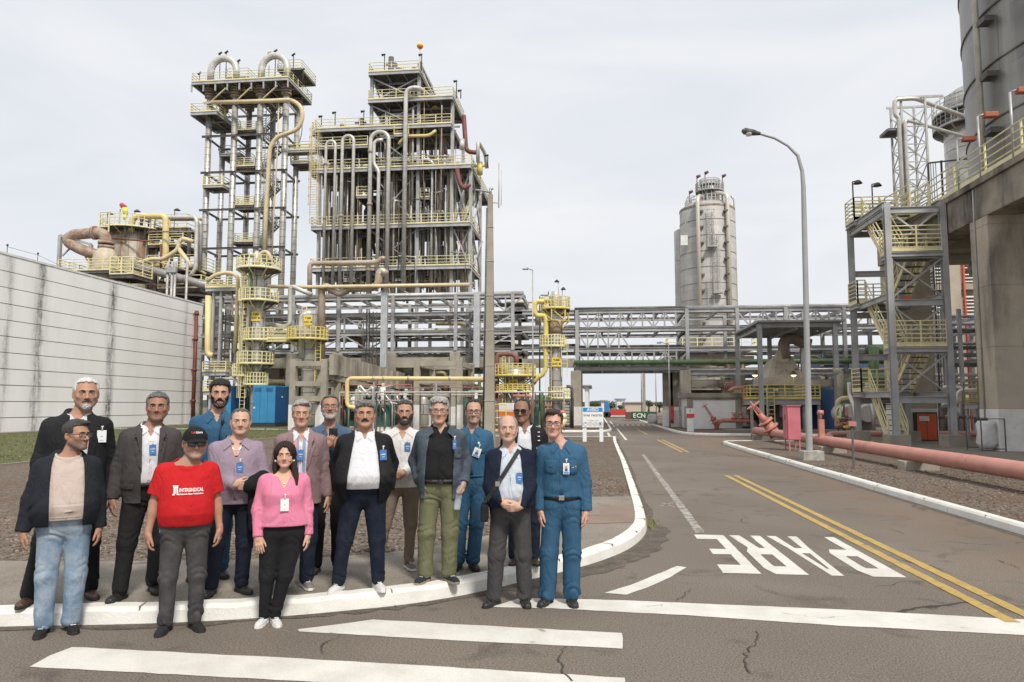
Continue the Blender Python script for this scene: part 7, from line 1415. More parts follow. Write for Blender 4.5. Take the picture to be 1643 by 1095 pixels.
   if gapf is not None:
    zc = P[:, 2]/s; xl = np.interp(zc, gapf[0], gapf[1])*s; xr = np.interp(zc, gapf[0], gapf[2])*s; g = np.minimum(P[:, 0]-xl, xr-P[:, 0]); cut = np.minimum(g, .02*s-P[:, 1]); d = smax(d, cut, .006)
   return d
  xs = [abs(arm[q][i][0]) for q in (-1, 1) for i in (0, 1)]+[.2*w]; ys = [arm[q][i][1] for q in (-1, 1) for i in (0, 1)]; mz = min([arm[q][1][2] for q in (-1, 1)]+[zlo]) if lenf >= 1 else zlo
  bx = max(xs)+.09+bl; lo = (-bx, min(min(ys)-.08, -.16-bl*2-off*s), min(zlo, mz)-.04); hi = (bx, max(max(ys)+.09, .19), Z(1.54))
  Vt, Ft = nets(fn, lo, hi, res); o = mesh_np(name, [(Vt, Ft, 0)], [m], root); WL[o] = WL[root]; return o
 def trousers(m, waist=1.0, r=(.100, .078, .076, .066), name='trousers', hem=.045, wr=1., flare=0.):
  lr = G['legr']
  def fn(P):
   d = legs(P, r[0]*w*lr, r[1]*s*lr, r[2]*s*lr, r[3]*s*lr, .03); A, B, Y = prof(P[:, 2])
   pel = ell(P, (0, .010*s-.2*bl, Z(.93)), ((.175 if not fem else .185)*w+.5*bl, .122*w+.35*bl, .15*s)); pel = np.minimum(pel, torso(P, -.002, .90, waist)); d = smin(d, pel, .05)
   z = P[:, 2]; fold = np.exp(-((z-.10*s)/.075)**2)*.0095+np.exp(-((z-.47*s)/.09)**2)*.0040+np.exp(-((z-.82*s)/.06)**2)*.004+.0012
   ph = z*64+3.1*np.sin(P[:, 0]*24+seed)+2.2*np.sin(P[:, 1]*31+seed)+np.sin(z*23+seed)*2.4+P[:, 0]*18; g_ = 1-2*np.abs(np.sin(ph*.5)); msk = .45+.55*np.sin(P[:, 0]*17+z*19+seed*2)
   d = d+wr*fold*.95*g_*msk
   d = d+wrink(P, .0045*wr, 20, (1, 1, .5), 3)+.0035*np.exp(-(P[:, 0]/.012)**2)*(P[:, 1] < 0)*(z > .8*s)
   d = smax(d, z-waist*s, .006); d = smax(d, hem-z+.012*np.sin(P[:, 1]*20), .006); return d
  Vt, Ft = nets(fn, (-.36*w-.05, -.27-bl, .02), (.36*w+.05, .24, waist*s+.02), .0078); o = mesh_np(name, [(Vt, Ft, 0)], [m], root); WL[o] = WL[root]; return o
 def shoes(m, sole=None, solem=None, ln=.285, wd=1., high=0., name='shoe', lace=None):
  for i, sd in enumerate((-1, 1)):
   ax, ya = G['feet'][i]; A = np.array((ank[sd][0], ank[sd][1], 0)); th = R(ya); c_, s_ = math.cos(th), math.sin(th); k = s
   Mf = np.array(((c_, s_, 0), (-s_, c_, 0), (0, 0, 1)), f32)   # world -> foot local
   L_ = ln*k
   def fn(P):
    Q = (P-A.astype(f32))@Mf.T; Q = Q/k; d = ell(Q, (0, .035, .045), (.036*wd, .052, .042)); d = smin(d, ell(Q, (0, -.075, .030), (.044*wd, .080, .034)), .03); d = smin(d, ell(Q, (.0, -.135, .026), (.040*wd, .050, .028)), .02)
    d = smin(d, cap(Q, (0, .022, .06), (0, .018, .105+high), .040, .042), .03); d = d+.0012*np.sin(Q[:, 1]*120); d = smax(d, .012-Q[:, 2], .004); return d*k
   mt = Mf.T@np.array((0, -.05*k, 0)); ctr = A+mt; Vs, Fs = nets(fn, ctr-np.array((.17, .19, .012)), ctr+np.array((.17, .19, .16+high)), .0062); o = mesh_np(name, [(Vs, Fs, 0)], [m], root); WL[o] = WL[root]
   outl = [(x*wd, y) for x, y in ((.030, .085), (-.030, .085), (-.041, .05), (-.036, -.02), (-.047, -.09), (-.042, -.145), (-.022, -.185), (.014, -.187), (.040, -.155), (.048, -.09), (.036, -.02), (.041, .05))]
   mb = MB(); P_ = [tuple((Mf.T@np.array((x*k, y*k, 0)))[:2]+A[:2]) for x, y in outl]; mb.poly(P_, .0, .026*k); local(mb, 'sole', solem or BLACKR, parent=o, bevel=.004)
   if lace:
    mb = MB()
    for j in range(4):
     y = -.055-.022*j; z = .071-.008*j; p = Mf.T@np.array((-.020*k, y*k, z*k)); q = Mf.T@np.array((.020*k, y*k-.008, z*k)); mb.cyl(p+A, q+A, .003*k, n=5)
    local(mb, 'laces', lace, parent=o)
 def badge(x, z, m, wd=.062, h=.092, off=.024, ang=0., kind='blue', clip=True):
  """card hanging on a clip"""
  x *= s; z *= s; y = front(x, z, off)-.003; mb = MB(); ca, sa = math.cos(ang), math.sin(ang)
  rot = lambda dx, dz: (x+dx*ca-dz*sa, z+dx*sa+dz*ca)
  def card(hw, t, b_, yy, th, mm, nm, par):
   q = [rot(-hw, b_), rot(hw, b_), rot(hw, t), rot(-hw, t)]; mb = MB(); mb.add([(a_, yy, c2) for a_, c2 in q]+[(a_, yy+th, c2) for a_, c2 in q], [(0, 1, 2, 3), (7, 6, 5, 4), (0, 4, 5, 1), (1, 5, 6, 2), (2, 6, 7, 3), (3, 7, 4, 0)]); o = local(mb, nm, mm, parent=par); WL[o] = WL[root]; return o
  o = card(wd/2, h/2, -h/2, y, .003, m, 'badge', root)
  if kind == 'blue':
   card(wd*.34, h*.10, h*.02, y-.0015, .001, mat('badge_text', (.62, .68, .8), rough=.5), 'badge_text', o); card(wd*.20, -h*.16, -h*.21, y-.0015, .001, MATS['badge_text'], 'badge_text', o)
   card(wd*.08, h*.16, h*.08, y-.0018, .001, mat('badge_dot', (.75, .20, .06)), 'badge_dot', o)
  if kind == 'white': card(wd*.10, h*.03, -h*.04, y-.0015, .001, mat('badge_blue_dot', (.15, .35, .7)), 'badge_dot', o); card(wd*.22, -h*.33, -h*.36, y-.0015, .001, mat('badge_grey', (.4, .42, .45)), 'badge_text', o)
  if kind == 'id':
   card(wd*.30, h*.30, -h*.22, y-.0015, .001, mat('id_photo_bg', (.55, .60, .62)), 'badge_photo', o); card(wd*.13, h*.20, -h*.02, y-.0028, .001, mat('id_face', (.35, .2, .14)), 'badge_photo', o); card(wd*.22, -h*.02, -h*.22, y-.0028, .001, mat('id_shirt', (.03, .08, .2)), 'badge_photo', o); card(wd*.42, -h*.28, -h*.46, y-.0015, .001, mat('id_strip', (.10, .30, .55)), 'badge_text', o)
  if clip:
   mb = MB(); p = rot(0, h/2); q = rot(.003, h/2+.030); mb.cyl((p[0], y, p[1]-.006), (q[0], y-.002, q[1]), .0045, n=6); mb.cyl((q[0]-.010, y-.002, q[1]), (q[0]+.010, y-.002, q[1]+.004), .006, n=6); local(mb, 'badge_clip', mat('clip_white', (.7, .7, .68), rough=.3), parent=o)
  return o
 def belt(z, m, off=.012, hh=.036, buckle=None):
  mb = MB(); n = 40; vs = []
  for zz_, of in ((z*s-hh/2, off-.006), (z*s-hh/2, off), (z*s+hh/2, off), (z*s+hh/2, off-.006)):
   A, B, Y = prof(np.array([zz_])); A = A[0]+of; B = B[0]+of
   for k in range(n):
    t = 2*math.pi*k/n; c_, s_ = math.cos(t), math.sin(t); rr = (abs(c_)**pw+abs(s_)**pw)**(-1/pw); vs.append((A*c_*rr, Y[0]+B*s_*rr, zz_))
  mb.add(vs, [(i*n+k, i*n+(k+1) % n, ((i+1) % 4)*n+(k+1) % n, ((i+1) % 4)*n+k) for i in range(4) for k in range(n)], 0, True); o = local(mb, 'belt', m); WL[o] = WL[root]
  if buckle:
   y = front(0, z*s, off+.004); mb = MB(); mb.box(-.026, .026, y-.005, y+.004, z*s-.021, z*s+.021); local(mb, 'buckle', buckle, parent=o, bevel=.004)
 ns = dict(top=top, trousers=trousers, shoes=shoes, collar=collar, patch=patch, badge=badge, belt=belt, front=front, HW=HW, arm=arm, local=local, s=s, hk=hk, root=root, prof=prof, Z=Z, sh=sh, HL=HL, nets=nets, w=w, H=H)
 root.rotation_euler = (0, 0, math.atan2(-loc.x, loc.y) + R(yaw))
 return type('Person', (), ns)
# ================================================================== the group of visitors
BLUEB = mat('badge_blue', (.075, .17, .42), (.06, .21, .46), rough=.35); WHITEB = mat('badge_white', (.78, .80, .80), rough=.35)
BLKSHOE = cloth('black_leather', (.022, .021, .020), (.03, .028, .026), 'leather'); BRNSHOE = cloth('brown_leather', (.09, .045, .025), (.06, .03, .018), 'leather')
WSNEAK = cloth('white_sneaker', (.74, .73, .71), (.62, .61, .60)); WSOLE = mat('white_sole', (.72, .71, .68), rough=.6); GREYSNEAK = cloth('grey_sneaker', (.28, .25, .23), (.18, .17, .16))
BELTM = cloth('belt_leather', (.02, .018, .017), kind='leather'); BUCK = mat('buckle_metal', (.6, .58, .52), rough=.25, metal=.9)
BTN = mat('button', (.5, .5, .5), rough=.3); BTND = mat('dark_button', (.05, .05, .05), rough=.3)
WSHIRT = cloth('white_shirt', (.74, .74, .76), (.68, .69, .73)); BLKJ = cloth('black_jacket', (.017, .017, .019), (.026, .026, .028), 'nylon'); BLKT = cloth('black_trousers', (.014, .014, .015), (.022, .022, .023))
UNI = cloth('uniform_blue', (.044, .128, .225), (.036, .105, .19)); UNIT = cloth('uniform_blue_trousers', (.040, .118, .205), (.032, .095, .172)); JEANS = cloth('dark_jeans', (.010, .016, .033), (.02, .028, .05), 'denim')
def buttons(P, zs, m=BTN, x=0., off=.014, r=.0055):
 for z in zs:
  zz = z*P.s; y = P.front(x*P.s, zz, off); mb = MB(); mb.cyl((x*P.s, y, zz), (x*P.s, y+.006, zz), r, n=8); P.local(mb, 'button', m)
def placket(P, z0, z1, m, off=.0125, hw=.016): P.patch([(-hw*P.s, z0*P.s), (hw*P.s, z0*P.s), (hw*P.s, z1*P.s), (-hw*P.s, z1*P.s)], off, m, 'placket', .003, 2)
def lapels(P, m, off, xt=.075, xb=.045, zt=1.475, zn=1.37, zb=1.10, wid=.075):
 for sd in (-1, 1):
  q = [(xt*sd, zt), (xb*sd*.75, zb), (xb*sd*1.0+sd*.012, zb+.05), (sd*(xt+wid*.85), zn-.055), (sd*(xt+wid), zn), (sd*(xt+wid*.55), zn+.012), (sd*(xt+wid*.85), zn+.035), (sd*(xt+wid*.55), zt-.02)]
  P.patch([(x*P.s, z*P.s) for x, z in q], off, m, 'lapel', .008, 5)
def pocket(P, x, z, wd, h, m, off, name='pocket', fl=0.):
 P.patch([((x-wd/2)*P.s, (z-h/2)*P.s), ((x)*P.s, (z-h/2-fl)*P.s), ((x+wd/2)*P.s, (z-h/2)*P.s), ((x+wd/2)*P.s, (z+h/2)*P.s), ((x-wd/2)*P.s, (z+h/2)*P.s)], off, m, name, .003, 3)
SK = dict(tan=(.44, .245, .165), dark=(.34, .18, .12), fair=(.56, .35, .26), brown=(.40, .215, .145), olive=(.50, .30, .21))
GR = (.22, .21, .20); DK = (.015, .012, .010); WH = (.52, .51, .49); SALT = (.085, .08, .075)
# 1 white-haired man in a black jacket, behind on the left
def p1():
 P = person(110, 962, 606, .13, 'tall white-haired man with goatee, open black jacket, behind the beige hoodie man', dict(w=1.08, belly=.03, skin=SK['tan'], hair=WH, hair2=(.70, .69, .67), hairt=.013, hairline=.074, recede=.004, jaw=1.1, face=1.04, beard='goatee', bcol=(.42, .41, .39), mous=(.12, .115, .11), browt=1.3, brow=(.03, .028, .025), neck=1.15, feet=((-.28, -22), (.15, 15)), fy=(0, .03), hx=.05, hyaw=4, armL=('hang', .04), armR=('hang', .03), stubble=((.26, .2, .17), .35)))
 P.trousers(BLKT, 1.02, (.105, .082, .080, .070)); P.top('shirt', WSHIRT, .93, .010, lenf=.3, V=(1.36, .07), neckz=1.50); P.collar(WSHIRT, V=.055, drop=.06, off=.018)
 placket(P, .96, 1.33, WSHIRT); buttons(P, (1.30, 1.21, 1.12, 1.03))
 P.top('jacket', BLKJ, .80, .036, .080, .068, .056, neckz=1.515, gapf=([.8, 1.0, 1.3, 1.50], [-.075, -.070, -.062, -.055], [.062, .065, .085, .060]), wr=.008, hemr=.01, fr=20)
 P.badge(.175, 1.315, WHITEB, .072, .105, .05, kind='white'); P.shoes(BRNSHOE)
# 2 hoodie man
def p2():
 P = person(95, 1014, 673, 0, 'man looking aside in beige hoodie, black jacket and light blue jeans', dict(w=1.06, belly=.05, skin=SK['brown'], hair=(.022, .02, .018), hair2=(.09, .085, .08), hairt=.014, fringe=(.01, 0), face=1.02, jaw=1.06, hyaw=42, htilt=0, stubble=((.12, .10, .09), .65), feet=((-.125, -12), (.09, 10)), hx=.055, armL=('hang', .05), armR=('hang', .01), glasses=dict(n='black', c=(.015, .015, .015), w=.027, h=.016, r=.002), legr=1.02, neck=1.08))
 P.trousers(cloth('light_jeans', (.25, .36, .50), (.44, .53, .63), 'denim', nscale=6, nlo=.42, nhi=.6), .99, (.102, .078, .080, .070), wr=1.3)
 HD = cloth('beige_fleece', (.60, .50, .44), (.55, .45, .39)); P.top('hoodie', HD, .96, .014, lenf=.3, neckz=1.49, wr=.006)
 nb = lambda Q: np.minimum(smax(np.abs(np.sqrt(Q[:, 0]**2+((Q[:, 1]-.010)*.95)**2)-(.088+.15*(1.50*P.s-Q[:, 2])))-.011, np.abs(Q[:, 2]-(1.475*P.s+.30*Q[:, 1]))-.026, .012), ell(Q, (0, .09, 1.475*P.s), (.115, .05, .055)))
 V_, F_ = nets(nb, (-.18, -.17, 1.38*P.s), (.18, .18, 1.56*P.s), .006); mesh_np('hood', [(V_, F_, 0)], [HD], P.root)
 pocket(P, .03, 1.03, .26, .12, HD, .021); P.patch([(-.17*P.s, .955*P.s), (.17*P.s, .955*P.s), (.17*P.s, .99*P.s), (-.17*P.s, .99*P.s)], .022, HD, 'hem_band', .005, 3)
 P.top('jacket', cloth('black_quilted_jacket', (.014, .017, .024), (.022, .026, .034), wave=None), .90, .046, .082, .070, .056, neckz=1.505, gapf=([.85, 1.0, 1.25, 1.42, 1.5], [-.115, -.12, -.125, -.12, -.10], [.125, .13, .13, .12, .10]), wr=.009, fr=18)
 P.shoes(cloth('black_sneaker', (.025, .025, .025)), lace=WHITEB)
# 3 grey blazer
def p3():
 P = person(231, 956, 629, .13, 'grey-haired man in dark grey blazer and white shirt, left of the red t-shirt man', dict(w=1.06, belly=.03, skin=SK['dark'], hair=(.06, .058, .055), hair2=(.20, .195, .19), hairt=.014, hairline=.070, face=1.03, jaw=1.1, neck=1.08, browt=1.3, brow=DK, stubble=((.16, .12, .10), .4), feet=((-.20, -28), (.08, 12)), fy=(-.04, .13), hx=.045, hyaw=-4, armL=('hang', .05), armR=('hang', .03)))
 P.trousers(BLKT, 1.02, (.104, .080, .074, .066)); P.belt(.985, BELTM, .02); P.top('shirt', WSHIRT, .975, .010, lenf=.3, V=(1.40, .05), neckz=1.50, wr=.006); P.collar(WSHIRT, V=.042, drop=.045, off=.018); placket(P, .99, 1.38, WSHIRT); buttons(P, (1.36, 1.27, 1.18, 1.09, 1.01))
 BZ = cloth('grey_blazer', (.095, .082, .082), (.072, .062, .063), 'tweed'); P.top('blazer', BZ, .82, .030, .078, .064, .052, neckz=1.505, gapf=([.80, .92, 1.05, 1.3, 1.5], [-.055, -.06, -.065, -.075, -.065], [.13, .10, .085, .085, .065]), wr=.004, hemr=.006)
 lapels(P, BZ, .040, .070, .078, 1.47, 1.385, 1.10, .07); pocket(P, -.17, .97, .10, .045, BZ, .036, 'flap'); P.badge(.02, 1.29, BLUEB, .056, .085, .03, ang=.06); P.shoes(BLKSHOE, ln=.30)
# 4 red shirt
def p4():
 P = person(291, 1011, 684, 0, 'man in red t-shirt, black cap, dark sunglasses and grey trousers', dict(w=1.06, shw=1.06, hs=1.17, belly=.052, skin=SK['brown'], hair=GR, hairt=.006, shades=True, capped=True, face=1.04, jaw=1.08, smile=True, lip=(.5, .25, .2), stubble=((.38, .28, .23), .6), feet=((-.135, -20), (.115, 20)), hx=.055, hyaw=6, bare=True, armr=1.12, armL=('hang', .03, .45), armR=('hang', .02, .45), hairtop=.016, neck=1.1, glasses=dict(n='black_thick', c=(.012, .012, .012), w=.030, h=.019, r=.003, dark=True)))
 P.trousers(cloth('washed_grey_jeans', (.070, .068, .070), (.11, .105, .105), 'denim'), .98, (.104, .078, .072, .062), wr=1.35)
 RED = cloth('red_cotton', (.60, .018, .022), (.53, .014, .018)); P.top('t_shirt', RED, .925, .014, .084, .086, .08, lenf=.74, wr=.0055, hemr=.006, hole=.026, neckz=1.60, band=True, res=.0065)
 s = P.s; mb = MB(); vs, fs = text_pts('INTERSINDICAL', .044*s, .0009); k = .196*s/max(1e-6, max(v[0] for v in vs)-min(v[0] for v in vs))
 lift = lambda x, z: (x, P.front(x, z, .0245), z); mb.add([lift(v[0]*k+.038*s, v[1]*1.0+1.245*s) for v in vs], fs)
 vs, fs = text_pts('Central da Classe Trabalhadora', .019*s, .0006); k = .196*s/max(1e-6, max(v[0] for v in vs)-min(v[0] for v in vs)); mb.add([lift(v[0]*k+.038*s, v[1]+1.213*s) for v in vs], fs)
 for q in ([(-.112, 1.288), (-.068, 1.288), (-.070, 1.270), (-.110, 1.270)], [(-.106, 1.270), (-.094, 1.270), (-.096, 1.205), (-.116, 1.205), (-.106, 1.225)], [(-.091, 1.270), (-.086, 1.270), (-.086, 1.215), (-.091, 1.215)], [(-.083, 1.270), (-.072, 1.270), (-.068, 1.225), (-.060, 1.205), (-.079, 1.208)]): mb.add([lift(x*s, z*s) for x, z in q], [tuple(range(len(q)))[::-1]])
 P.local(mb, 'shirt_print', mat('print_white', (.78, .76, .74), rough=.7))
 CAPM = cloth('black_cap_cloth', (.016, .016, .017));
 def capf(Q_):
  X = P.HL(Q_); d = ell(X, (0, .014, .030), (.0755, .094, .084))-.014; d = smax(d, .036+.20*X[:, 1]-X[:, 2]-.01, .004); b = smax(ell(X, (0, -.095, .030), (.066, .062, .20)), np.abs(X[:, 2]-(.030+.22*(X[:, 1]+.07)-3.2*X[:, 0]**2+.006))-.0035, .002); b = smax(b, X[:, 1]+.055, .003); return np.minimum(d, b)*P.hk
 V_, F_ = nets(capf, P.HW((0, 0, 0))-.18, P.HW((0, 0, 0))+.16, .0045); cp = mesh_np('cap', [(V_, F_, 0)], [CAPM], P.root)
 for body, x0, m in (('Lula', -.018, mat('cap_red', (.6, .03, .03))), ('Livre', .020, WHITEB)):
  vs, fs = text_pts(body, .022, .0005); mb = MB()
  def onb(v):
   x = v[0]+x0; z = .083+v[1]; c = 1-(x/.0925)**2-((z-.030)/.102)**2; return tuple(P.HW((x, .014-.111*math.sqrt(max(.02, c))-.0015, z)))
  mb.add([onb(v) for v in vs], fs); P.local(mb, 'cap_text', m, parent=cp)
 P.badge(-.178, .915, BLUEB, .05, .082, -.01, ang=-.12); P.shoes(cloth('dark_shoe', (.03, .03, .032)))
# 5 tall bearded man in blue shirt
def p5():
 P = person(339, 925, 609, .13, 'tall young man with dark beard and blue shirt, behind the lilac shirt man', dict(w=.98, skin=SK['olive'], hair=DK, hair2=(.03, .024, .02), hairt=.022, hairline=.066, hrough=.004, beard='full', beardt=.002, bcol=(.03, .021, .016), mous=(.02, .014, .011), browt=1.3, face=.97, feet=((-.14, -15), (.08, 15)), hx=.02, armL=('hang', .02), armR=('hang', .0)))
 P.trousers(UNIT, 1.0); P.top('shirt', UNI, .93, .012, .070, .056, .046, V=(1.40, .05), wr=.006, neckz=1.50); P.collar(UNI, V=.045, drop=.055, off=.022); placket(P, .95, 1.38, UNI); pocket(P, .09, 1.28, .10, .11, UNI, .018); P.shoes(BLKSHOE)
 s = P.s; mb = MB(); y = P.front(.05*s, 1.42*s, .035); mb.tube([(.05*s, y, 1.44*s), (.045*s, y-.005, 1.40*s), (.03*s, P.front(.03, 1.34*s, .03), 1.33*s), (.028*s, P.front(.03, 1.25*s, .03), 1.22*s)], .0055, 6); mb.cyl((.046*s, y-.006, 1.385*s), (.054*s, y-.006, 1.455*s), .013, n=8); P.local(mb, 'radio_microphone', DARK)
# 6 lilac shirt
def p6():
 P = person(372, 951, 655, .13, 'smiling stout man in lilac shirt with hands clasped', dict(w=1.12, belly=.05, skin=SK['fair'], hair=(.075, .065, .058), hair2=(.16, .15, .14), hairt=.010, hairline=.078, recede=.010, smile=True, face=1.05, jaw=1.12, neck=1.1, feet=((-.20, -15), (.09, 30)), hx=.03, vneck=1, armL=('pos', (-.005, -.245, 1.065), (-1, .5, -.2), (1, -.12, .1), (-.1, .9, .3), 1, .7), armR=('pos', (.12, -.25, 1.045), (1, .5, -.3), (-1, -.10, .10), (.1, .9, .2), -1, .75)))
 P.trousers(cloth('navy_trousers', (.010, .014, .028), (.015, .02, .038)), 1.0); LI = cloth('lilac_linen', (.36, .285, .35), (.30, .235, .295)); P.top('shirt', LI, .865, .016, .078, .064, .052, V=(1.30, .075), neckz=1.50, wr=.008, hemr=.008, fr=18)
 P.collar(LI, V=.062, drop=.060, spread=.075, off=.025); placket(P, .90, 1.28, LI, .020); P.badge(.035, 1.225, BLUEB, .058, .086, .030); P.shoes(BLKSHOE, ln=.30)
 ch = MB(); s = P.s; pr = None
 for t in np.linspace(-1, 1, 15): x = t*.055*s; z = (1.385+.06*t*t)*s; p = (x, P.front(x, z, -.006), z); ch.cyl(pr, p, .0016, n=4) if pr else None; pr = p
 ch.cyl((0, P.front(0, 1.38*s, -.004), 1.388*s), (0, P.front(0, 1.36*s, -.004), 1.362*s), .003, n=5); P.local(ch, 'necklace', mat('silver', (.7, .68, .6), rough=.25, metal=.9)); return P
# 7 woman in pink
def p7():
 P = person(450, 999, 708, 0, 'woman with long dark hair in pink sweater and black trousers', dict(w=1.16, belly=.035, fem=True, skin=(.60, .36, .26), hair=(.016, .010, .009), hair2=(.035, .02, .016), hstyle='long', hairtop=.016, hs=1.06, face=1.06, jaw=.98, lip=(.48, .13, .14), browt=.8, brow=(.03, .02, .016), smile=True, neck=1.0, vneck=1, feet=((-.165, -20), (-.055, 12)), fy=(.0, -.02), kneeb=(.01, .0), hyaw=-3, armL=('pos', (-.235, -.10, .87), (-1, .6, 0), (.18, -.2, -1), (.25, .95, -.1), 1, .18), armR=('hang', -.01, .3)))
 P.trousers(cloth('black_leggings', (.012, .012, .014), (.02, .02, .022)), 1.0, (.108, .078, .070, .052), wr=.7); PK = cloth('pink_knit', (.88, .29, .44), (.83, .25, .39), bump=.8, fine=.10, bscale=350)
 P.top('sweater', PK, .965, .018, .080, .066, .050, V=(1.335, .085), neckz=1.475, wr=.007, hemr=.012, fr=18)
 s = P.s;
 P.badge(.01, 1.185, WHITEB, .066, .10, .034, kind='white'); P.shoes(WSNEAK, solem=WSOLE, ln=.265, lace=WHITEB)
 mb = MB()
 for t in (-1, 1): mb.cyl(P.HW((t*.081, -.006, -.046)), P.HW((t*.083, -.008, -.062)), .009, .007, n=8)
 P.local(mb, 'earrings', mat('pearl', (.75, .74, .7), rough=.2));
 ch = MB(); pr = None
 for t in np.linspace(-1, 1, 15): x = t*.06*s; z = (1.385+.055*t*t)*s; p = (x, P.front(x, z, -.008), z); ch.cyl(pr, p, .0013, n=4) if pr else None; pr = p
 ch.cyl((-.008, P.front(0, 1.385*s, -.004), 1.383*s), (.008, P.front(0, 1.385*s, -.004), 1.383*s), .004, n=5); P.local(ch, 'necklace', MATS['silver'])
# 8 pinkish blazer
def p8():
 P = person(477, 943, 642, .13, 'grey-haired man in dusty pink blazer over striped shirt, behind the woman in pink', dict(w=1.0, belly=.015, skin=SK['olive'], hair=GR, hair2=(.40, .39, .37), hairt=.020, hairline=.072, fringe=(.02, 0), face=.98, jaw=1.0, brow=(.12, .11, .10), feet=((-.12, -10), (.085, 14)), hx=.0, armL=('hang', .03), armR=('hang', .06)))
 P.trousers(JEANS, 1.0); STR = cloth('striped_shirt', (.74, .73, .74), (.70, .70, .72), wave=(5.5, (.30, .34, .52), 'X')); P.top('shirt', STR, .975, .010, lenf=.3, V=(1.38, .045), neckz=1.50); P.collar(WSHIRT, V=.036, drop=.060, off=.018); placket(P, .99, 1.38, WSHIRT);
 mb = P.patch([(-.088*P.s, 1.18*P.s), (-.040*P.s, 1.18*P.s), (-.040*P.s, 1.43*P.s), (-.07*P.s, 1.43*P.s)], .0135, mat('coral_stripe', (.72, .26, .22), rough=.8), 'shirt_stripe', .002, 3)
 BZ = cloth('dusty_pink_blazer', (.36, .245, .25), (.27, .18, .185), 'tweed'); P.top('blazer', BZ, .80, .032, .078, .062, .052, neckz=1.505, gapf=([.80, .95, 1.1, 1.3, 1.5], [-.04, -.045, -.06, -.085, -.07], [.075, .06, .065, .085, .07]), wr=.005, hemr=.006)
 lapels(P, BZ, .042, .072, .070, 1.475, 1.39, 1.12, .07); pocket(P, .12, 1.27, .09, .022, BZ, .036, 'breast_pocket'); P.badge(.0, 1.275, BLUEB, .056, .09, .032); buttons(P, (1.08,), BTND, .06, .04, .009)
 P.shoes(GREYSNEAK, solem=WSOLE, ln=.30, lace=WHITEB)
# 9 denim shirt, phone
def p9():
 P = person(524, 917, 634, .13, 'man with white beard and glasses in denim shirt, looking at a phone', dict(w=.96, skin=SK['brown'], hair=(.05, .048, .045), hair2=(.14, .135, .13), hairt=.015, hairline=.080, recede=.008, htilt=-10, beard='full', beardt=.001, bcol=(.42, .41, .39), mous=(.18, .17, .16), glasses=dict(n='dark_thin', c=(.03, .025, .02), w=.026, h=.015, r=.0015), feet=((-.115, -15), (.12, 15)), vneck=1, armL=('pos', (-.02, -.33, 1.29), (-1, .3, -.8), (.35, -.1, .9), (.2, .9, .1), -1, 1.1), armR=('pos', (.10, -.31, 1.26), (1, .2, -.8), (-.45, -.1, .9), (-.2, .9, .1), 1, 1.1)))
 P.trousers(BLKT, 1.0); DN = cloth('soft_denim_shirt', (.085, .145, .235), (.13, .20, .30), 'denim'); P.top('shirt', DN, .88, .014, .070, .058, .048, V=(1.36, .06), neckz=1.50, wr=.007); P.collar(DN, V=.055, drop=.055, off=.024); placket(P, .9, 1.34, DN, .019); P.shoes(BRNSHOE, high=.03)
 return P
# 10 white polo
def p10():
 P = person(581, 946, 643, .13, 'stout man with dark moustache in white polo, black jacket and white sneakers', dict(w=1.10, belly=.085, skin=SK['tan'], hair=(.06, .058, .056), hair2=(.26, .25, .24), hairt=.020, hairline=.062, fringe=(.0, 0), face=1.05, jaw=1.1, neck=1.12, mous=(.03, .026, .022), moust=1.35, browt=1.3, brow=DK, htilt=-3, feet=((-.235, -22), (.155, 16)), armL=('pos', (-.24, .12, .93), (-.7, 1, 0), (.4, .3, -1), (1, .3, .1), 1, .5), armR=('pos', (.24, .12, .93), (.7, 1, 0), (-.4, .3, -1), (-1, .3, .1), -1, .5)))
 P.trousers(JEANS, 1.0, (.106, .080, .074, .062), wr=1.2); P.belt(.985, BELTM, .006); P.top('polo_shirt', WSHIRT, .965, .012, lenf=.3, V=(1.42, .035), neckz=1.50, wr=.006, fr=16); P.collar(WSHIRT, V=.032, drop=.040, off=.018); placket(P, 1.34, 1.43, WSHIRT)
 buttons(P, (1.40, 1.36)); P.top('jacket', BLKJ, .84, .034, .084, .072, .060, neckz=1.50, gapf=([.80, .95, 1.1, 1.3, 1.5], [-.16, -.16, -.15, -.12, -.085], [.13, .14, .145, .125, .085]), wr=.007, hemr=.008)
 P.badge(.175, 1.285, BLUEB, .06, .092, .066, ang=.04); P.shoes(WSNEAK, solem=WSOLE, ln=.30, lace=WHITEB)
# 11 white shirt, beard
def p11():
 P = person(643, 912, 642, .13, 'laughing man with full dark beard in white shirt and beige trousers', dict(w=1.04, belly=.03, skin=SK['tan'], hair=(.022, .020, .018), hair2=(.07, .065, .06), hairt=.012, hairline=.074, smile=True, eye=.5, face=1.06, jaw=1.12, beard='full', beardt=.004, bcol=(.045, .042, .04), mous=(.02, .018, .016), lip=(.55, .35, .32), feet=((-.25, -15), (.09, 18)), vneck=1, hx=.02, armL=('pos', (-.11, -.235, 1.005), (-1, .5, -.2), (1, -.1, -.15), (-.1, .9, .3), 1, .7), armR=('pos', (.02, -.25, 1.03), (1, .5, -.2), (-1, -.15, -.25), (.1, .9, .3), -1, .7)))
 P.trousers(cloth('beige_chinos', (.27, .205, .16), (.22, .165, .125)), .99, (.100, .072, .066, .050)); WL_ = cloth('white_linen', (.74, .72, .70), (.66, .64, .62)); P.top('shirt', WL_, .86, .018, .074, .060, .05, V=(1.37, .06), neckz=1.50, wr=.007); P.collar(WL_, V=.06, drop=.05, spread=.07, off=.026); placket(P, .9, 1.35, WL_, .022)
 P.badge(.055, 1.30, BLUEB, .058, .086, .032); P.shoes(GREYSNEAK, solem=WSOLE, high=.03, lace=WHITEB)
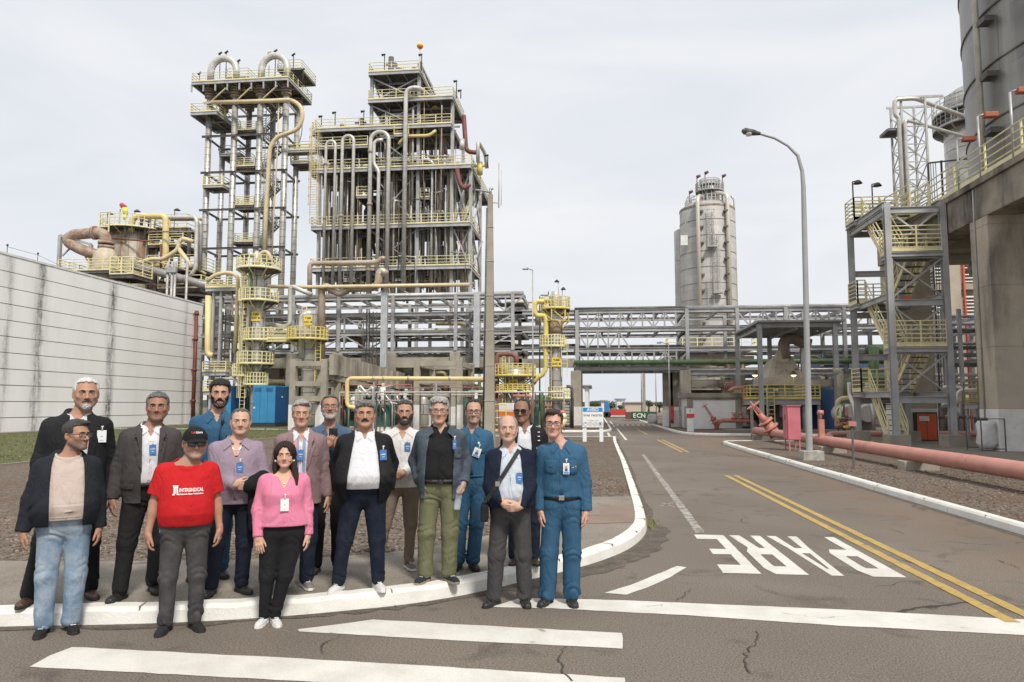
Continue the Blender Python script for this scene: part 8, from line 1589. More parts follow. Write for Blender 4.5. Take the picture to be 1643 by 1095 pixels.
# 12 denim jacket
def p12():
 P = person(705, 933, 636, .13, 'curly grey-haired man in open denim jacket, black shirt and olive trousers', dict(w=1.03, belly=.035, skin=SK['olive'], hair=(.25, .245, .23), hair2=(.46, .45, .43), hstyle='curly', hairt=.022, hairtop=.020, hairline=.070, face=1.0, glasses=dict(n='dark_thin', c=(.03, .025, .02), w=.026, h=.015, r=.0015), brow=(.12, .11, .10), feet=((-.15, -25), (.095, 28)), hx=-.02, hyaw=2, armL=('pos', (-.205, -.045, .985), (-.6, 1, 0), (.30, -.12, -1), (1, .2, .2), 1, .2), armR=('pos', (.225, -.10, .955), (.5, 1, 0), (-.05, -.25, -1), (-.9, .1, .1), -1, 1.0)))
 P.trousers(cloth('olive_cotton', (.20, .205, .115), (.155, .16, .09)), 1.0, (.106, .082, .082, .072), wr=1.4); BS = cloth('black_shirt', (.012, .012, .013), (.018, .018, .019)); P.top('shirt', BS, .985, .010, lenf=.3, V=(1.43, .04), neckz=1.50, wr=.006); P.collar(BS, V=.04, drop=.05, off=.018); placket(P, 1.0, 1.42, BS); P.belt(.972, BELTM, .012, .042, BELTM)
 DJ = cloth('grey_denim_jacket', (.075, .10, .135), (.13, .155, .185), 'denim'); P.top('jacket', DJ, .80, .032, .078, .066, .054, neckz=1.505, gapf=([.80, 1.0, 1.25, 1.40, 1.5], [-.15, -.15, -.135, -.11, -.09], [.115, .12, .13, .115, .09]), wr=.008, hemr=.006, fr=20)
 P.collar(DJ, V=.085, drop=.055, spread=.07, off=.040, name='jacket_collar'); pocket(P, .175, 1.25, .08, .10, DJ, .038, fl=.012); P.badge(.135, 1.33, BLUEB, .034, .088, .048)
 P.shoes(cloth('dark_green_sneaker', (.03, .04, .045)), solem=mat('tan_sole', (.30, .24, .16)), lace=WHITEB, ln=.30); return P
# 13 uniform with glasses, behind
def p13():
 P = person(756, 912, 641, .13, 'smiling man with glasses in blue work uniform, right behind the denim jacket man', dict(w=.97, skin=SK['olive'], hair=(.018, .015, .013), hairt=.010, hairline=.080, recede=.012, smile=True, lip=(.6, .42, .4), face=.97, glasses=dict(n='black', c=(.015, .015, .015), w=.027, h=.016, r=.0024), feet=((-.15, -14), (.02, 14)), hx=.02, stubble=((.22, .16, .13), .3), armL=('pos', (-.2, .1, .95), (-1, .8, 0), (.4, .3, -1), (1, .3, .1), 1, .5), armR=('hang', 0)))
 P.trousers(UNIT, 1.02, (.098, .078, .076, .070), wr=1.2); P.top('shirt', UNI, .99, .014, .070, .058, .048, V=(1.42, .045), neckz=1.50, wr=.008); P.collar(UNI, V=.042, drop=.05, off=.022); placket(P, 1.0, 1.40, UNI, .018); pocket(P, .09, 1.28, .10, .11, UNI, .019); P.belt(.985, UNIT, .010, .03)
 P.badge(.055, 1.235, WHITEB, .075, .095, .026, ang=-.35, kind='id'); mb = MB(); y = P.front(.075*P.s, 1.335*P.s, .022); mb.cyl((.075*P.s, y-.008, 1.335*P.s), (.075*P.s, y, 1.335*P.s), .020, n=14); mb.cyl((.075*P.s, y-.010, 1.335*P.s), (.075*P.s, y, 1.335*P.s), .011, n=12, mi=1); P.local(mb, 'badge_reel', [BLUEB, WHITEB]); P.shoes(BLKSHOE, high=.02)
# 14 navy jacket, shoulder bag
def p14():
 P = person(819, 970, 667, 0, 'older balding man in navy jacket with strap across chest, hands clasped', dict(w=1.0, belly=.045, skin=SK['fair'], hair=(.20, .195, .185), hair2=(.34, .33, .32), hstyle='thin', hairt=.010, hairtop=.002, hairline=.090, recede=.0, smile=True, eye=.6, nose=1.15, face=1.04, jaw=1.08, brow=(.22, .2, .18), browt=.8, feet=((-.165, -30), (.145, 8)), hx=-.025, htilt=-2, vneck=0, armL=('pos', (-.065, -.235, .985), (-1, .6, -.1), (1, -.15, -.45), (-.2, 1, .1), 1, .45), armR=('pos', (.085, -.255, .955), (1, .6, -.1), (-1, -.10, -.15), (.1, .9, .3), -1, .55)))
 P.trousers(cloth('charcoal_trousers', (.072, .070, .070), (.058, .056, .057)), 1.0, (.104, .082, .080, .072), wr=1.2); PS = cloth('pale_blue_shirt', (.62, .67, .74), (.56, .61, .69)); P.top('shirt', PS, .96, .010, lenf=.3, V=(1.42, .04), neckz=1.50); P.collar(PS, V=.036, drop=.055, off=.018); placket(P, .98, 1.40, PS)
 NJ = cloth('navy_jacket', (.012, .017, .033), (.018, .024, .042), 'nylon'); P.top('jacket', NJ, .93, .032, .080, .068, .056, neckz=1.49, gapf=([.9, 1.0, 1.12, 1.25, 1.4, 1.5], [-.03, -.075, -.11, -.10, -.085, -.075], [.06, .10, .125, .115, .10, .075]), wr=.007, hemr=.006)
 P.badge(.085, 1.215, BLUEB, .056, .088, .030); P.shoes(BLKSHOE, ln=.28); return P
# 15 sunglasses behind
def p15():
 P = person(842, 904, 640, .13, 'man in dark sunglasses and black jacket, half hidden behind the navy jacket man', dict(w=1.05, belly=.02, skin=(.27, .145, .095), hair=(.022, .018, .015), hairt=.008, hairline=.088, recede=.012, shades=True, nose=1.15, face=1.02, jaw=1.05, htilt=3, hyaw=-10, hx=-.03, feet=((-.12, -10), (.10, 15)), neck=1.15, glasses=dict(n='dark_brown', c=(.03, .016, .010), w=.028, h=.017, r=.0016, dark=True), armL=('hang', 0), armR=('hang', 0)))
 P.trousers(JEANS, 1.0); P.top('polo_shirt', WSHIRT, .93, .012, lenf=.3, V=(1.40, .05), neckz=1.50); P.collar(WSHIRT, V=.045, drop=.045, off=.018)
 P.top('jacket', BLKJ, .80, .034, .084, .070, .058, neckz=1.51, gapf=([.80, 1.1, 1.3, 1.5], [-.075, -.08, -.08, -.06], [.07, .075, .08, .06]), wr=.008); P.shoes(BRNSHOE)
 for x, z in ((.155, 1.43), (.155, 1.385), (.155, 1.34), (.14, 1.26)):
  s = P.s; y = P.front(x*s, z*s, .045); mb = MB(); mb.cyl((x*s-.012, y-.004, z*s), (x*s+.012, y-.002, z*s+.003), .006, n=6); P.local(mb, 'toggle', WHITEB)
# 16 uniform, right end
def p16():
 P = person(902, 969, 657, 0, 'man in blue work uniform with black belt and glasses, right end of the group', dict(w=.98, skin=(.58, .33, .25), hair=(.035, .022, .016), hair2=(.07, .045, .032), hairt=.017, hairline=.072, fringe=(-.022, 0), hrough=.005, face=.97, jaw=1.0, glasses=dict(n='navy', c=(.03, .03, .05), w=.028, h=.017, r=.0022), feet=((-.145, -22), (.09, 10)), hx=-.075, hroll=2, armL=('hang', .0, .3), armR=('hang', .03, .4), neck=1.02))
 P.trousers(UNIT, 1.005, (.104, .084, .086, .078), wr=1.5); P.belt(.985, BELTM, .014, .042, BUCK); P.top('shirt', UNI, .985, .018, .076, .066, .054, V=(1.42, .045), neckz=1.50, wr=.009, fr=20); P.collar(UNI, V=.045, drop=.06, off=.026); placket(P, 1.0, 1.40, UNI, .022)
 pocket(P, .095, 1.27, .105, .12, UNI, .024, fl=.012); pocket(P, -.10, 1.27, .105, .12, UNI, .024, fl=.012); P.badge(.045, 1.255, WHITEB, .056, .10, .032, kind='id')
 vs, fs = text_pts('oxi', .018, .0004); mb = MB(); s = P.s; mb.add([(v[0]+.105*s, P.front(v[0]+.105*s, v[1]+1.265*s, .0275), v[1]+1.265*s) for v in vs], fs); P.local(mb, 'chest_mark', mat('thread_pale', (.6, .62, .65)))
 mb = MB(); x, z = .132*s, 1.272*s; y = P.front(x, z, .0275); mb.add([(x-.005, y, z-.004), (x+.004, y, z-.006), (x+.007, y, z+.006), (x-.002, y, z+.008)], [(0, 1, 2, 3)]); P.local(mb, 'chest_emblem', mat('thread_orange', (.75, .35, .03)))
 buttons(P, (1.36, 1.27, 1.18, 1.09), mat('blue_button', (.03, .10, .22), rough=.3), 0, .024); P.shoes(BLKSHOE, ln=.295, high=.01)
PEOPLE = {}
for fn_ in (p1, p2, p3, p4, p5, p6, p7, p8, p9, p10, p11, p12, p13, p14, p15, p16):
 PEOPLE[fn_.__name__] = fn_()
# ---------------------------------------------------------------- silos behind the road bridge
YS = 112.
ss = thing('twin_silo', 'tall bright ribbed twin silo with headhouse on a concrete skirt', 'silo', (X_(1138, 600, YS), YS, .2)); xc = X_(1136.5, 440, YS); r0 = (X_(1181, 440, YS)-X_(1093, 440, YS))/2
SCL = mat('silo_cladding', (.47, .455, .425), (.39, .375, .35), rough=.6, metal=.1, nscale=.6, brick=(2.6, 2.35, (.33, .31, .275), .035), c3=(.36, .33, .29), c3scale=.7, c3lo=.55, c3hi=.75, c3stretch=(1, 1, .12))
zt_ = Zv(1137, 338, YS); zk = Zv(1137, 560, YS); mb = MB(); mb.lathe((xc, YS, 0), [(r0, zk-1), (r0, zt_), (r0*.8, zt_+.7), (.01, zt_+1.2)], 56); mb.build('silo_shell', SCL, ss)
x2 = X_(1122, 440, YS+7); mb = MB(); mb.lathe((x2, YS+7, 0), [(r0*.95, zk-1), (r0*.95, Zv(1100, 372, YS+7)), (.01, Zv(1100, 366, YS+7))], 48); mb.build('silo_shell', SCL, ss)
mb = MB(); z = zk
while z < zt_: mb.lathe((xc, YS, z), [(r0+.003, -.05), (r0+.06, -.03), (r0+.06, .03), (r0+.003, .05)], 56, uv=False); z += 2.35
mb.build('stiffener_ring', SCL, ss)
mb = MB(); mb.lathe((xc, YS, 0), [(r0+.9, .2), (r0+.9, Zv(1137, 566, YS))], 40); mb.build('concrete_skirt', CONC, ss);
for a, b, y in ((1066, 1210, YS-5),): mb = MB(); mb.box(X_(a, 570, y), X_(b, 570, y), y, y+14, Zv(1100, 585, y), Zv(1100, 572, y)); mb.build('base_slab', CONC, ss)
deck(ss, X_(1072, 556, YS-6), X_(1214, 556, YS-6), YS-6, YS-3, Zv(1100, 563, YS-6), 'SWE', rr=.06, h=1.8, th=.5)
mb = MB(); mb.lathe((xc, YS, 0), [(r0+.02, zt_-.3), (r0+.08, zt_-.2), (r0+.02, zt_+.05)], 48, uv=False); mb.build('rust_rim', RUST, ss)
hz0, hz1 = zt_+1.0, Zv(1137, 297, YS); rh = (X_(1159, 310, YS)-X_(1119, 310, YS))/2; mb = MB(); mb.lathe((xc+.5, YS, 0), [(rh*.72, hz0), (rh*.72, hz1), (.01, hz1+.5)], 26); mb.build('headhouse', CLAD, ss)
ringdeck(ss, xc+.3, YS, Zv(1137, 334, YS), 1, rh*1.55, m=STEEL, rr=.045, h=1.4, n=32); ringdeck(ss, xc+.5, YS, Zv(1137, 309, YS), rh*.7, rh*1.12, m=STEEL, rr=.05, h=1.3, n=28); ringdeck(ss, xc+.5, YS, Zv(1137, 298, YS), .5, rh*.8, m=STEEL, rr=.05, h=.8)
deck(ss, X_(1102, 336, YS), X_(1122, 336, YS), YS-2, YS+2, Zv(1110, 337, YS), 'SNWE', rm=STEEL, rr=.05, h=1.6)
mb = MB()
for i in range(9): t = math.pi*i/8+math.pi; mb.beam((xc+.5+rh*.95*math.cos(t), YS+rh*.95*math.sin(t), zt_), (xc+.5+rh*.95*math.cos(t), YS+rh*.95*math.sin(t), hz1), .12, .12)
mb.build('headhouse_frame', STEEL, ss)
for u in (1121, 1170): x = X_(u, 440, YS-r0); y = YS-math.sqrt(max(.1, r0*r0-(x-xc)**2))-.5; x = X_(u+(1 if u < 1150 else 0), 440, y); tp = Zv(u, 312 if u > 1150 else 318, y); pipe(ss, [(x, y, zk-1), (x, y, tp), (x+(-1.2 if u > 1150 else .6), y+2, tp+.9), (xc, YS, tp+.9)], .3, mat('silo_pipe', (.66, .61, .52), rough=.4, metal=.4), 'loading_pipe', n=10)
pipe(ss, [(X_(1180, 440, YS), YS-.5, zk), (X_(1180, 440, YS), YS-.5, Zv(1178, 322, YS)), (X_(1172, 320, YS), YS-.5, Zv(1175, 316, YS))], .15, PIPEM, n=8)
mb = MB(); z = zk+1
while z < zt_-1:
 for u in (1125, 1165): x = X_(u, 440, YS-r0); mb.box(x-.1, x+.5, YS-r0-.1, YS-r0+1.0, z, z+.25)
 z += 2.35
mb.build('pipe_bracket', STEELD, ss)
mb = MB()
for u, v0, v1 in ((1143, 395, 335), (1151, 470, 372), (1141, 500, 445)): x = X_(u, 440, YS-r0-.6); mb.ladder((x, YS-r0-.35, Zv(u, v0, YS-r0)), Zv(u, v1, YS-r0)-Zv(u, v0, YS-r0), r=.04, w=.8)
for u, v in ((1143, 396), (1152, 470)): x = X_(u, v, YS-r0-.6); z = Zv(u, v, YS-r0); mb.box(x-.7, x+.7, YS-r0-1, YS-r0-.1, z-.2, z)
mb.build('cage_ladder', STEEL, ss)
mb = MB(); x = X_(1097, 386, YS-2.5); mb.box(x-.5, x+.5, YS-3.1, YS-2.5, Zv(1097, 394, YS-3), Zv(1097, 378, YS-3)); x = X_(1088.5, 410, YS+2.5); mb.box(x-.55, x+.55, YS+2.0, YS+2.5, Zv(1088, 418, YS+2), Zv(1088, 402, YS+2)); mb.build('white_panel', WHITEP, ss)
for u, v, b in ((1118, 283, 325), (1131, 277, 300), (1159, 282, 325), (1106, 308, 334)): mb = MB(); x = X_(u, v, YS); mb.cyl((x, YS, Zv(u, b, YS)), (x, YS, Zv(u, v, YS)), .07, n=6); mb.cyl((x, YS, Zv(u, v, YS)-.15), (x+.5, YS, Zv(u, v, YS)+.1), .25, .2, n=8); mb.build('floodlight', mat('lamp_brown', (.18, .07, .05)), ss)
# ---------------------------------------------------------------- small white block building
Yb = 57.; x0, x1 = X_(1104, 660, Yb), X_(1189, 660, Yb); zt_ = Zv(1140, 631, Yb); wb = thing('block_building', 'small flat-roofed building with whitewashed block wall below the rack', 'building', ((x0+x1)/2, Yb+2, .1))
mb = MB(); mb.box(x0+.05, x1-.05, Yb+.05, Yb+4.9, .1, zt_-.35); mb.build('block_wall', mat('whitewashed_blocks', (.86, .85, .83), (.78, .77, .75), rough=.8, nscale=1.5, bump=.3), wb)
mb = MB(); mb.box(x0-.2, x1+.1, Yb-.15, Yb+5.1, zt_-.35, zt_); mb.box(x1-.4, x1+.05, Yb-.04, Yb+.3, .1, zt_-.36); mb.box(x0-.05, x0+.35, Yb-.04, Yb+.3, .1, zt_-.36); mb.box(x0+.35, x1-.4, Yb-.02, Yb+.06, zt_-.52, zt_-.36); mb.build('concrete_frame', CONC, wb, bevel=.01)
mb = MB(); mb.box(x0-.035, x0+.04, Yb+.9, Yb+2.2, .15, zt_-1.0); mb.build('door', PAINTG, wb)
mb = MB(); mb.beam((x0-.1, Yb+4.7, .1), (x0-.1, Yb+4.7, zt_-.36), .12, .12); mb.build('porch_post', STEEL, wb)
sg = thing('sign_stand', 'small white and red sign on a white stand by the block building', 'sign', PZ(1108, 693, .1)); p = PZ(1108, 693, .1); mb = MB(); mb.box(p[0]-.22, p[0]+.22, p[1]-.05, p[1]+.05, .1, 1.0); mb.build('stand', WHITEP, sg); mb = MB(); mb.box(p[0]-.26, p[0]+.26, p[1]-.09, p[1]-.052, 1.05, 1.65); mb.build('board', WHITEP, sg); mb = MB(); mb.box(p[0]-.25, p[0]+.25, p[1]-.11, p[1]-.092, 1.06, 1.3); mb.build('red_panel', mat('sign_red', (.6, .05, .04)), sg)
zz = text_mesh('E', .22, 'lettering', DARK, sg, (p[0], p[1]-.1, 1.48), (math.pi/2, 0, 0))
# white panels between the bridge columns with extinguisher cabinets
wp = thing('white_partition', 'white partition wall between the bridge columns with red extinguisher', 'partition', (X_(1078, 670, YR-2), YR-2, .1)); x0, x1 = X_(1063, 670, YR-2), X_(1098, 670, YR-2); mb = MB(); mb.box(x0, x1, YR-2, YR-1.8, .1, Zv(1078, 658, YR-2)); mb.build('panel', WHITEP, wp); mb = MB(); x = X_(1078, 670, YR-2.1); mb.box(x-.18, x+.18, YR-2.12, YR-2.0, 1.0, 1.8); mb.cyl((x, YR-2.3, .4), (x, YR-2.3, 1.1), .12); mb.build('extinguisher', mat('sign_red'  , (.6, .05, .04)), wp)
pb = thing('red_duct_bow', 'salmon-red square pipe bow on the end of the white block building', 'pipe', PY(1190, 640, 56)); pipe(pb, Q(56.4, (1170, 628), (1178, 623), (1192, 622), (1195, 628), (1194, 648)), .15, REDP, n=10, br=.5);
for i in range(5): pipe(pb, Q(58.5, (1163+i*3.2, 624), (1164+i*3.2, 615), (1180, 613)), .06, VAL, n=7)
# ---------------------------------------------------------------- shelter and hopper
Yh = 53.; sh_ = thing('open_shelter', 'open steel shelter with flat corrugated roof over the hopper unit', 'shelter', (X_(1275, 620, Yh), Yh+4, .15)); x0, x1 = X_(1218, 520, Yh), X_(1339, 520, Yh); zr = Zv(1278, 517, Yh)
mb = MB(); mb.box(x0-.2, x1+.6, Yh-.4, Yh+8.6, zr, zr+.12); n_ = 60
for i in range(n_): x = x0-.2+(x1-x0+.8)*i/n_; mb.box(x, x+.06, Yh-.39, Yh+8.59, zr-.05, zr)
mb.build('roof', mat('roof_sheet', (.42, .40, .38), (.30, .285, .27), rough=.5, metal=.3, nscale=1, c3=(.22, .12, .08), c3scale=.8, c3lo=.6, c3hi=.7), sh_); mb = MB()
for y in (Yh, Yh+2.7, Yh+5.5, Yh+8.2): mb.ibeam((x0, y, zr-.22), (x1+.4, y, zr-.22), .15, .3)
for x in (x0, x1, (x0+x1)/2): mb.ibeam((x, Yh, zr-.4), (x, Yh+8.2, zr-.4), .15, .2)
mb.build('roof_frame', PAINTG, sh_)
for x in (x0, x1):
 for y in (Yh, Yh+8.2): mb = MB(); mb.ibeam((x, y, .1), (x, y, zr-.1), .3, .3); mb.build('shelter_post', PAINTG, sh_)
mb = MB(); mb.ibeam(((x0+x1)/2, Yh+8.2, .1), ((x0+x1)/2, Yh+8.2, zr-.1), .3, .3); mb.build('shelter_post', PAINTG, sh_)
hp = thing('hopper_unit', 'beige hopper-shaped unit on a yellow-railed platform under the shelter', 'process unit', (X_(1260, 620, Yh+3), Yh+3, .15)); Yk = Yh+2.; x0, x1 = X_(1232, 620, Yk), X_(1292, 620, Yk); xt0, xt1 = X_(1252, 620, Yk), X_(1283, 620, Yk); z0, z1 = Zv(1260, 618, Yk), Zv(1260, 606, Yk); ztp = Zv(1260, 572, Yk)
mb = MB(); ym = Yk+2.5; BEI = mat('beige_hopper', (.58, .50, .39), (.46, .39, .30), rough=.55, nscale=1.2, c3=(.25, .13, .08), c3scale=1.3, c3lo=.58, c3hi=.7)
V_ = [(x0, Yk, z0), (x1, Yk, z0), (x1, Yk+5, z0), (x0, Yk+5, z0), (x0, Yk, z1), (x1, Yk, z1), (x1, Yk+5, z1), (x0, Yk+5, z1), (xt0, ym-.8, ztp), (xt1, ym-.8, ztp), (xt1, ym+.8, ztp), (xt0, ym+.8, ztp)]
mb.add(V_, [(0, 3, 2, 1), (0, 1, 5, 4), (1, 2, 6, 5), (2, 3, 7, 6), (3, 0, 4, 7), (4, 5, 9, 8), (5, 6, 10, 9), (6, 7, 11, 10), (7, 4, 8, 11), (8, 9, 10, 11)])
for i in range(1, 6): t = i/6; a = Vector(V_[4]).lerp(Vector(V_[5]), t); b = Vector(V_[8]).lerp(Vector(V_[9]), t); mb.beam(a, b, .08, .08)
mb.build('hopper', BEI, hp); mb = MB(); mb.cyl((xt1-.8, ym-1.3, ztp+.1), (xt1-.8, ym-.8, ztp+.1), .5, n=16); mb.cyl((xt0+.4, ym-1.2, ztp-.9), (xt0+.4, ym-.9, ztp-.9), .25, n=12); mb.build('manhole', BEI, hp)
pipe(hp, Q(Yk+1.5, (1260, 576), (1258, 565), (1257, 552), (1262, 545), (1272, 543), (1283, 548), (1300, 553)), .42, mat('brown_duct', (.26, .20, .15), (.19, .14, .11), rough=.6), 'duct', n=14, br=1.)
deck(hp, X_(1204, 640, Yk-1), X_(1316, 640, Yk-1), Yk-1, Yk+6, Zv(1260, 641, Yk-1), 'SWE', rm=YELV, rr=.035, h=1.0, th=.35, post=1.2, bars=(1, .75, .5, .25)); mb = MB()
for u in (1206, 1232, 1262, 1290, 1314): x = X_(u, 660, Yk-.8); mb.beam((x, Yk-.8, .1), (x, Yk-.8, Zv(u, 645, Yk)), .18, .18)
mb.build('platform_leg', STEEL, hp); mb = MB(); mb.ladder((X_(1237, 660, Yk-1.2), Yk-1.2, .2), Zv(1237, 622, Yk-1)-.2, w=.5, r=.03, cage=False); mb.build('ladder', YEL, hp); mb = MB(); mb.box(X_(1225, 660, Yk+1), X_(1312, 660, Yk+1), Yk+1, Yk+5, .1, Zv(1260, 648, Yk)); mb.build('base_housing', STEELD, hp); mb = MB(); mb.box(X_(1252, 660, Yk+.6), X_(1272, 660, Yk+.6), Yk+.6, Yk+1, 1.0, 3.4); mb.build('control_panel', mat('panel_steel', (.45, .45, .43), rough=.4), hp)
LAMPON = mat('lit_lamp', (1, .85, .6), emit=((1, .80, .45), 3.0))
for u, v in ((1211, 600), (1273, 600)): p = PY(u, v, Yk-.6); lt_ = thing('site_lamp', 'lit bell lamp on a thin pole, %s the hopper' % ('left of' if u < 1250 else 'in front of'), 'lamp', (p[0], p[1], .2)); mb = MB(); mb.cyl((p[0], p[1], 2.4), (p[0], p[1], p[2]), .03, n=6); mb.build('lamp_pole', STEEL, lt_); mb = MB(); mb.lathe((p[0], p[1]-.05, p[2]-.1), [(.32, 0), (.2, .14), (.06, .3), (.0, .3)], 16); mb.build('lamp_shade', STEELD, lt_); mb = MB(); mb.lathe((p[0], p[1]-.05, p[2]-.22), [(.0, 0), (.14, .05), (.2, .12), (.0, .13)], 12); mb.build('bulb', LAMPON, lt_)
# tanks, green pipes right of the shelter
for i, (u, r_) in enumerate(((1362, .6), (1391, .62))):
 y = 49.+i*.3; x = X_(u, 665, y); t = thing('heat_exchanger', 'white horizontal exchanger drum with bolted end, %s one by the stair tower' % ('left' if i == 0 else 'right'), 'vessel', (x, y, .15)); z = Zv(u, 664, y); mb = MB(); mb.cyl((x, y, z), (x, y+1.6, z), r_, n=28); mb.cyl((x, y-.25, z), (x, y, z), r_*.85, r_, n=28); mb.build('shell', mat('cream_white_drum', (.68, .65, .58), (.55, .52, .46), rough=.5, nscale=1.5, c3=(.4, .3, .2), c3scale=2, c3lo=.65, c3hi=.75), t); mb = MB(); mb.cyl((x, y+.1, z), (x, y+.25, z), r_*1.12, n=28); mb.build('flange', mat('teal_band', (.18, .30, .27)), t); mb = MB(); mb.box(x-.6, x+.6, y+.5, y+1, .1, z-r_*.8); mb.build('saddle', CONC, t); pipe(t, [(x+.2, y-.5, z-1.3), (x+.2, y-.5, z+.3), (x+.2, y+.4, z+1.2), (x+.2, y+.4, z+2.0)], .12, PIPEM)
gn = thing('green_pipe_group', 'thick green pipes bending above the white drums', 'pipe', PY(1380, 620, 53)); pipe(gn, Q(53, (1402, 560), (1402, 596), (1396, 604)), .33, mat('leaf_green_pipe', (.14, .22, .09), (.11, .17, .075), rough=.5), n=12); pipe(gn, Q(52, (1360, 640), (1360, 618), (1364, 612), (1376, 609), (1430, 607)), .3, MATS['leaf_green_pipe'], n=12, br=.7); pipe(gn, Q(54, (1390, 560), (1404, 562), (1420, 562)), .3, GREENP, n=10)
mp_ = thing('mixed_pipes', 'beige and silver pipes standing between shelter and stair tower', 'pipe', PY(1345, 640, 52)); pipe(mp_, Q(51, (1348, 640), (1348, 600), (1345, 596), (1338, 597)), .22, mat('mottled_pipe', (.50, .46, .38), (.36, .31, .2), rough=.5, nscale=2), n=12); pipe(mp_, Q(50, (1343, 690), (1343, 645), (1350, 639), (1380, 639)), .14, CREAM, n=10)
r9 = random.Random(5)
for i in range(10): u = r9.uniform(1342, 1362); y = 47.5; x = X_(u, 680, y); mb = MB(); h_ = r9.uniform(.8, 2); mb.cyl((x, y, .1), (x, y, h_), .06); mb.cyl((x-.2, y, h_*.6), (x+.2, y, h_*.6), .11); mb.build('valve_riser', r9.choice([STEELD, VAL, STEEL, YELV]), mp_)
bt = thing('blue_tank', 'dark blue cylindrical tank under the shelter behind the lamp post', 'tank', (X_(1323, 660, 56), 56, .15)); mb = MB(); x = X_(1323, 660, 56); mb.lathe((x, 56, 0), [(.8, .15), (.8, 2.9), (.6, 3.1), (.0, 3.2)], 20); mb.build('tank_shell', mat('navy_paint', (.02, .06, .16)), bt)
bw = thing('blue_warehouse', 'low dark blue warehouse roof far behind the rack', 'building', (X_(1390, 560, 130), 130, .1)); mb = MB(); mb.box(X_(1338, 560, 130), X_(1480, 560, 130), 130, 150, .1, Zv(1400, 553, 130)); mb.build('wall', mat('navy_cladding', (.03, .07, .15), (.025, .055, .12), rough=.6), bw)
# back wall behind the rack on the right, and clutter inside it
r9 = random.Random(8)
cl = thing('process_skid', 'shadowy pumps and pipes under the rack right of the bridge', 'pipework', (X_(1260, 620, 68), 68, .2))
for i in range(46): u = r9.uniform(1112, 1440); v = r9.uniform(565, 640); y = r9.uniform(66, 72); L_ = r9.uniform(15, 60); pipe(cl, [PY(u, v, y), PY(u+L_, v, y), PY(u+L_, v+r9.uniform(8, 30), y)], r9.choice([.08, .12, .18, .26]), r9.choice([STEEL, STEELD, PIPEM, CREAM, GREENP, RUST]), n=7)
cl2 = thing('process_skid', 'shadowy vessels and pipes under the long rack left of the road', 'pipework', (X_(600, 620, 68), 68, .2))
for i in range(60): u = r9.uniform(400, 830); v = r9.uniform(485, 640); y = r9.uniform(66, 74); L_ = r9.uniform(15, 60); pipe(cl2, [PY(u, v, y), PY(u+L_, v, y), PY(u+L_, v+r9.uniform(8, 40), y)], r9.choice([.08, .12, .18, .3]), r9.choice([STEEL, STEELD, STEELD, PIPEM, CREAM, RUST]), n=7)
for i in range(16): u = r9.uniform(400, 900); y = r9.uniform(60, 66); x = X_(u, 660, y); h_ = r9.uniform(1.2, 3.2); r_ = r9.uniform(.25, .6); mb = MB(); mb.lathe((x, y, .16), [(r_*.8, 0), (r_, .3), (r_, h_*.8), (r_*.5, h_), (.0, h_+.1)], 14); mb.build('small_vessel', r9.choice([STEEL, CLAD, WHITEP, STEELD, GRM, PAINTG]), cl2)
for i in range(20): u = r9.uniform(740, 920); y = r9.uniform(52, 60); x = X_(u, 660, y); h_ = r9.uniform(1.4, 4.2); pipe(cl2, [(x, y, .16), (x, y, h_), (x+r9.uniform(-1.5, 1.5), y, h_)], r9.choice([.04, .06, .09, .12]), r9.choice([STEEL, PIPEM, STEELD, VAL, GREENP, OXR]), n=7)
lw = thing('louvred_shed', 'low white slatted shed behind the yellow column', 'shed', (X_(880, 665, 61), 61, .16)); x0, x1 = X_(866, 665, 61), X_(916, 665, 61); mb = MB(); mb.box(x0, x1, 61.2, 63, .16, Zv(890, 648, 61)); k = .3
while k < Zv(890, 648, 61): mb.box(x0-.02, x1+.02, 61.08, 61.2, k, k+.12); k += .24
mb.build('slatted_wall', mat('slat_cream', (.60, .57, .50), rough=.7), lw)
hn = thing('small_windsock', 'short limp yellow windsock on a post left of the notice board', 'windsock', PY(904, 700, 45)); p = PY(901, 697, 45); mb = MB(); mb.cyl((p[0], 45, .1), PY(901, 668, 45), .035, n=6); mb.build('windsock_pole', STEEL, hn); mb = MB(); a, b, c = Q(45, (902, 664), (904, 672), (900, 688)); mb.cyl(a, b, .2, .26, 10); mb.cyl(b, c, .26, .12, 10); mb.build('sock', mat('pale_yellow_sock', (.72, .66, .36)), hn, smooth=True); mb = MB(); d_ = PY(901, 659, 45); mb.cyl(d_, a, .14, .2, 10); mb.build('sock_mouth', mat('sock_red_band', (.6, .2, .2)), hn)
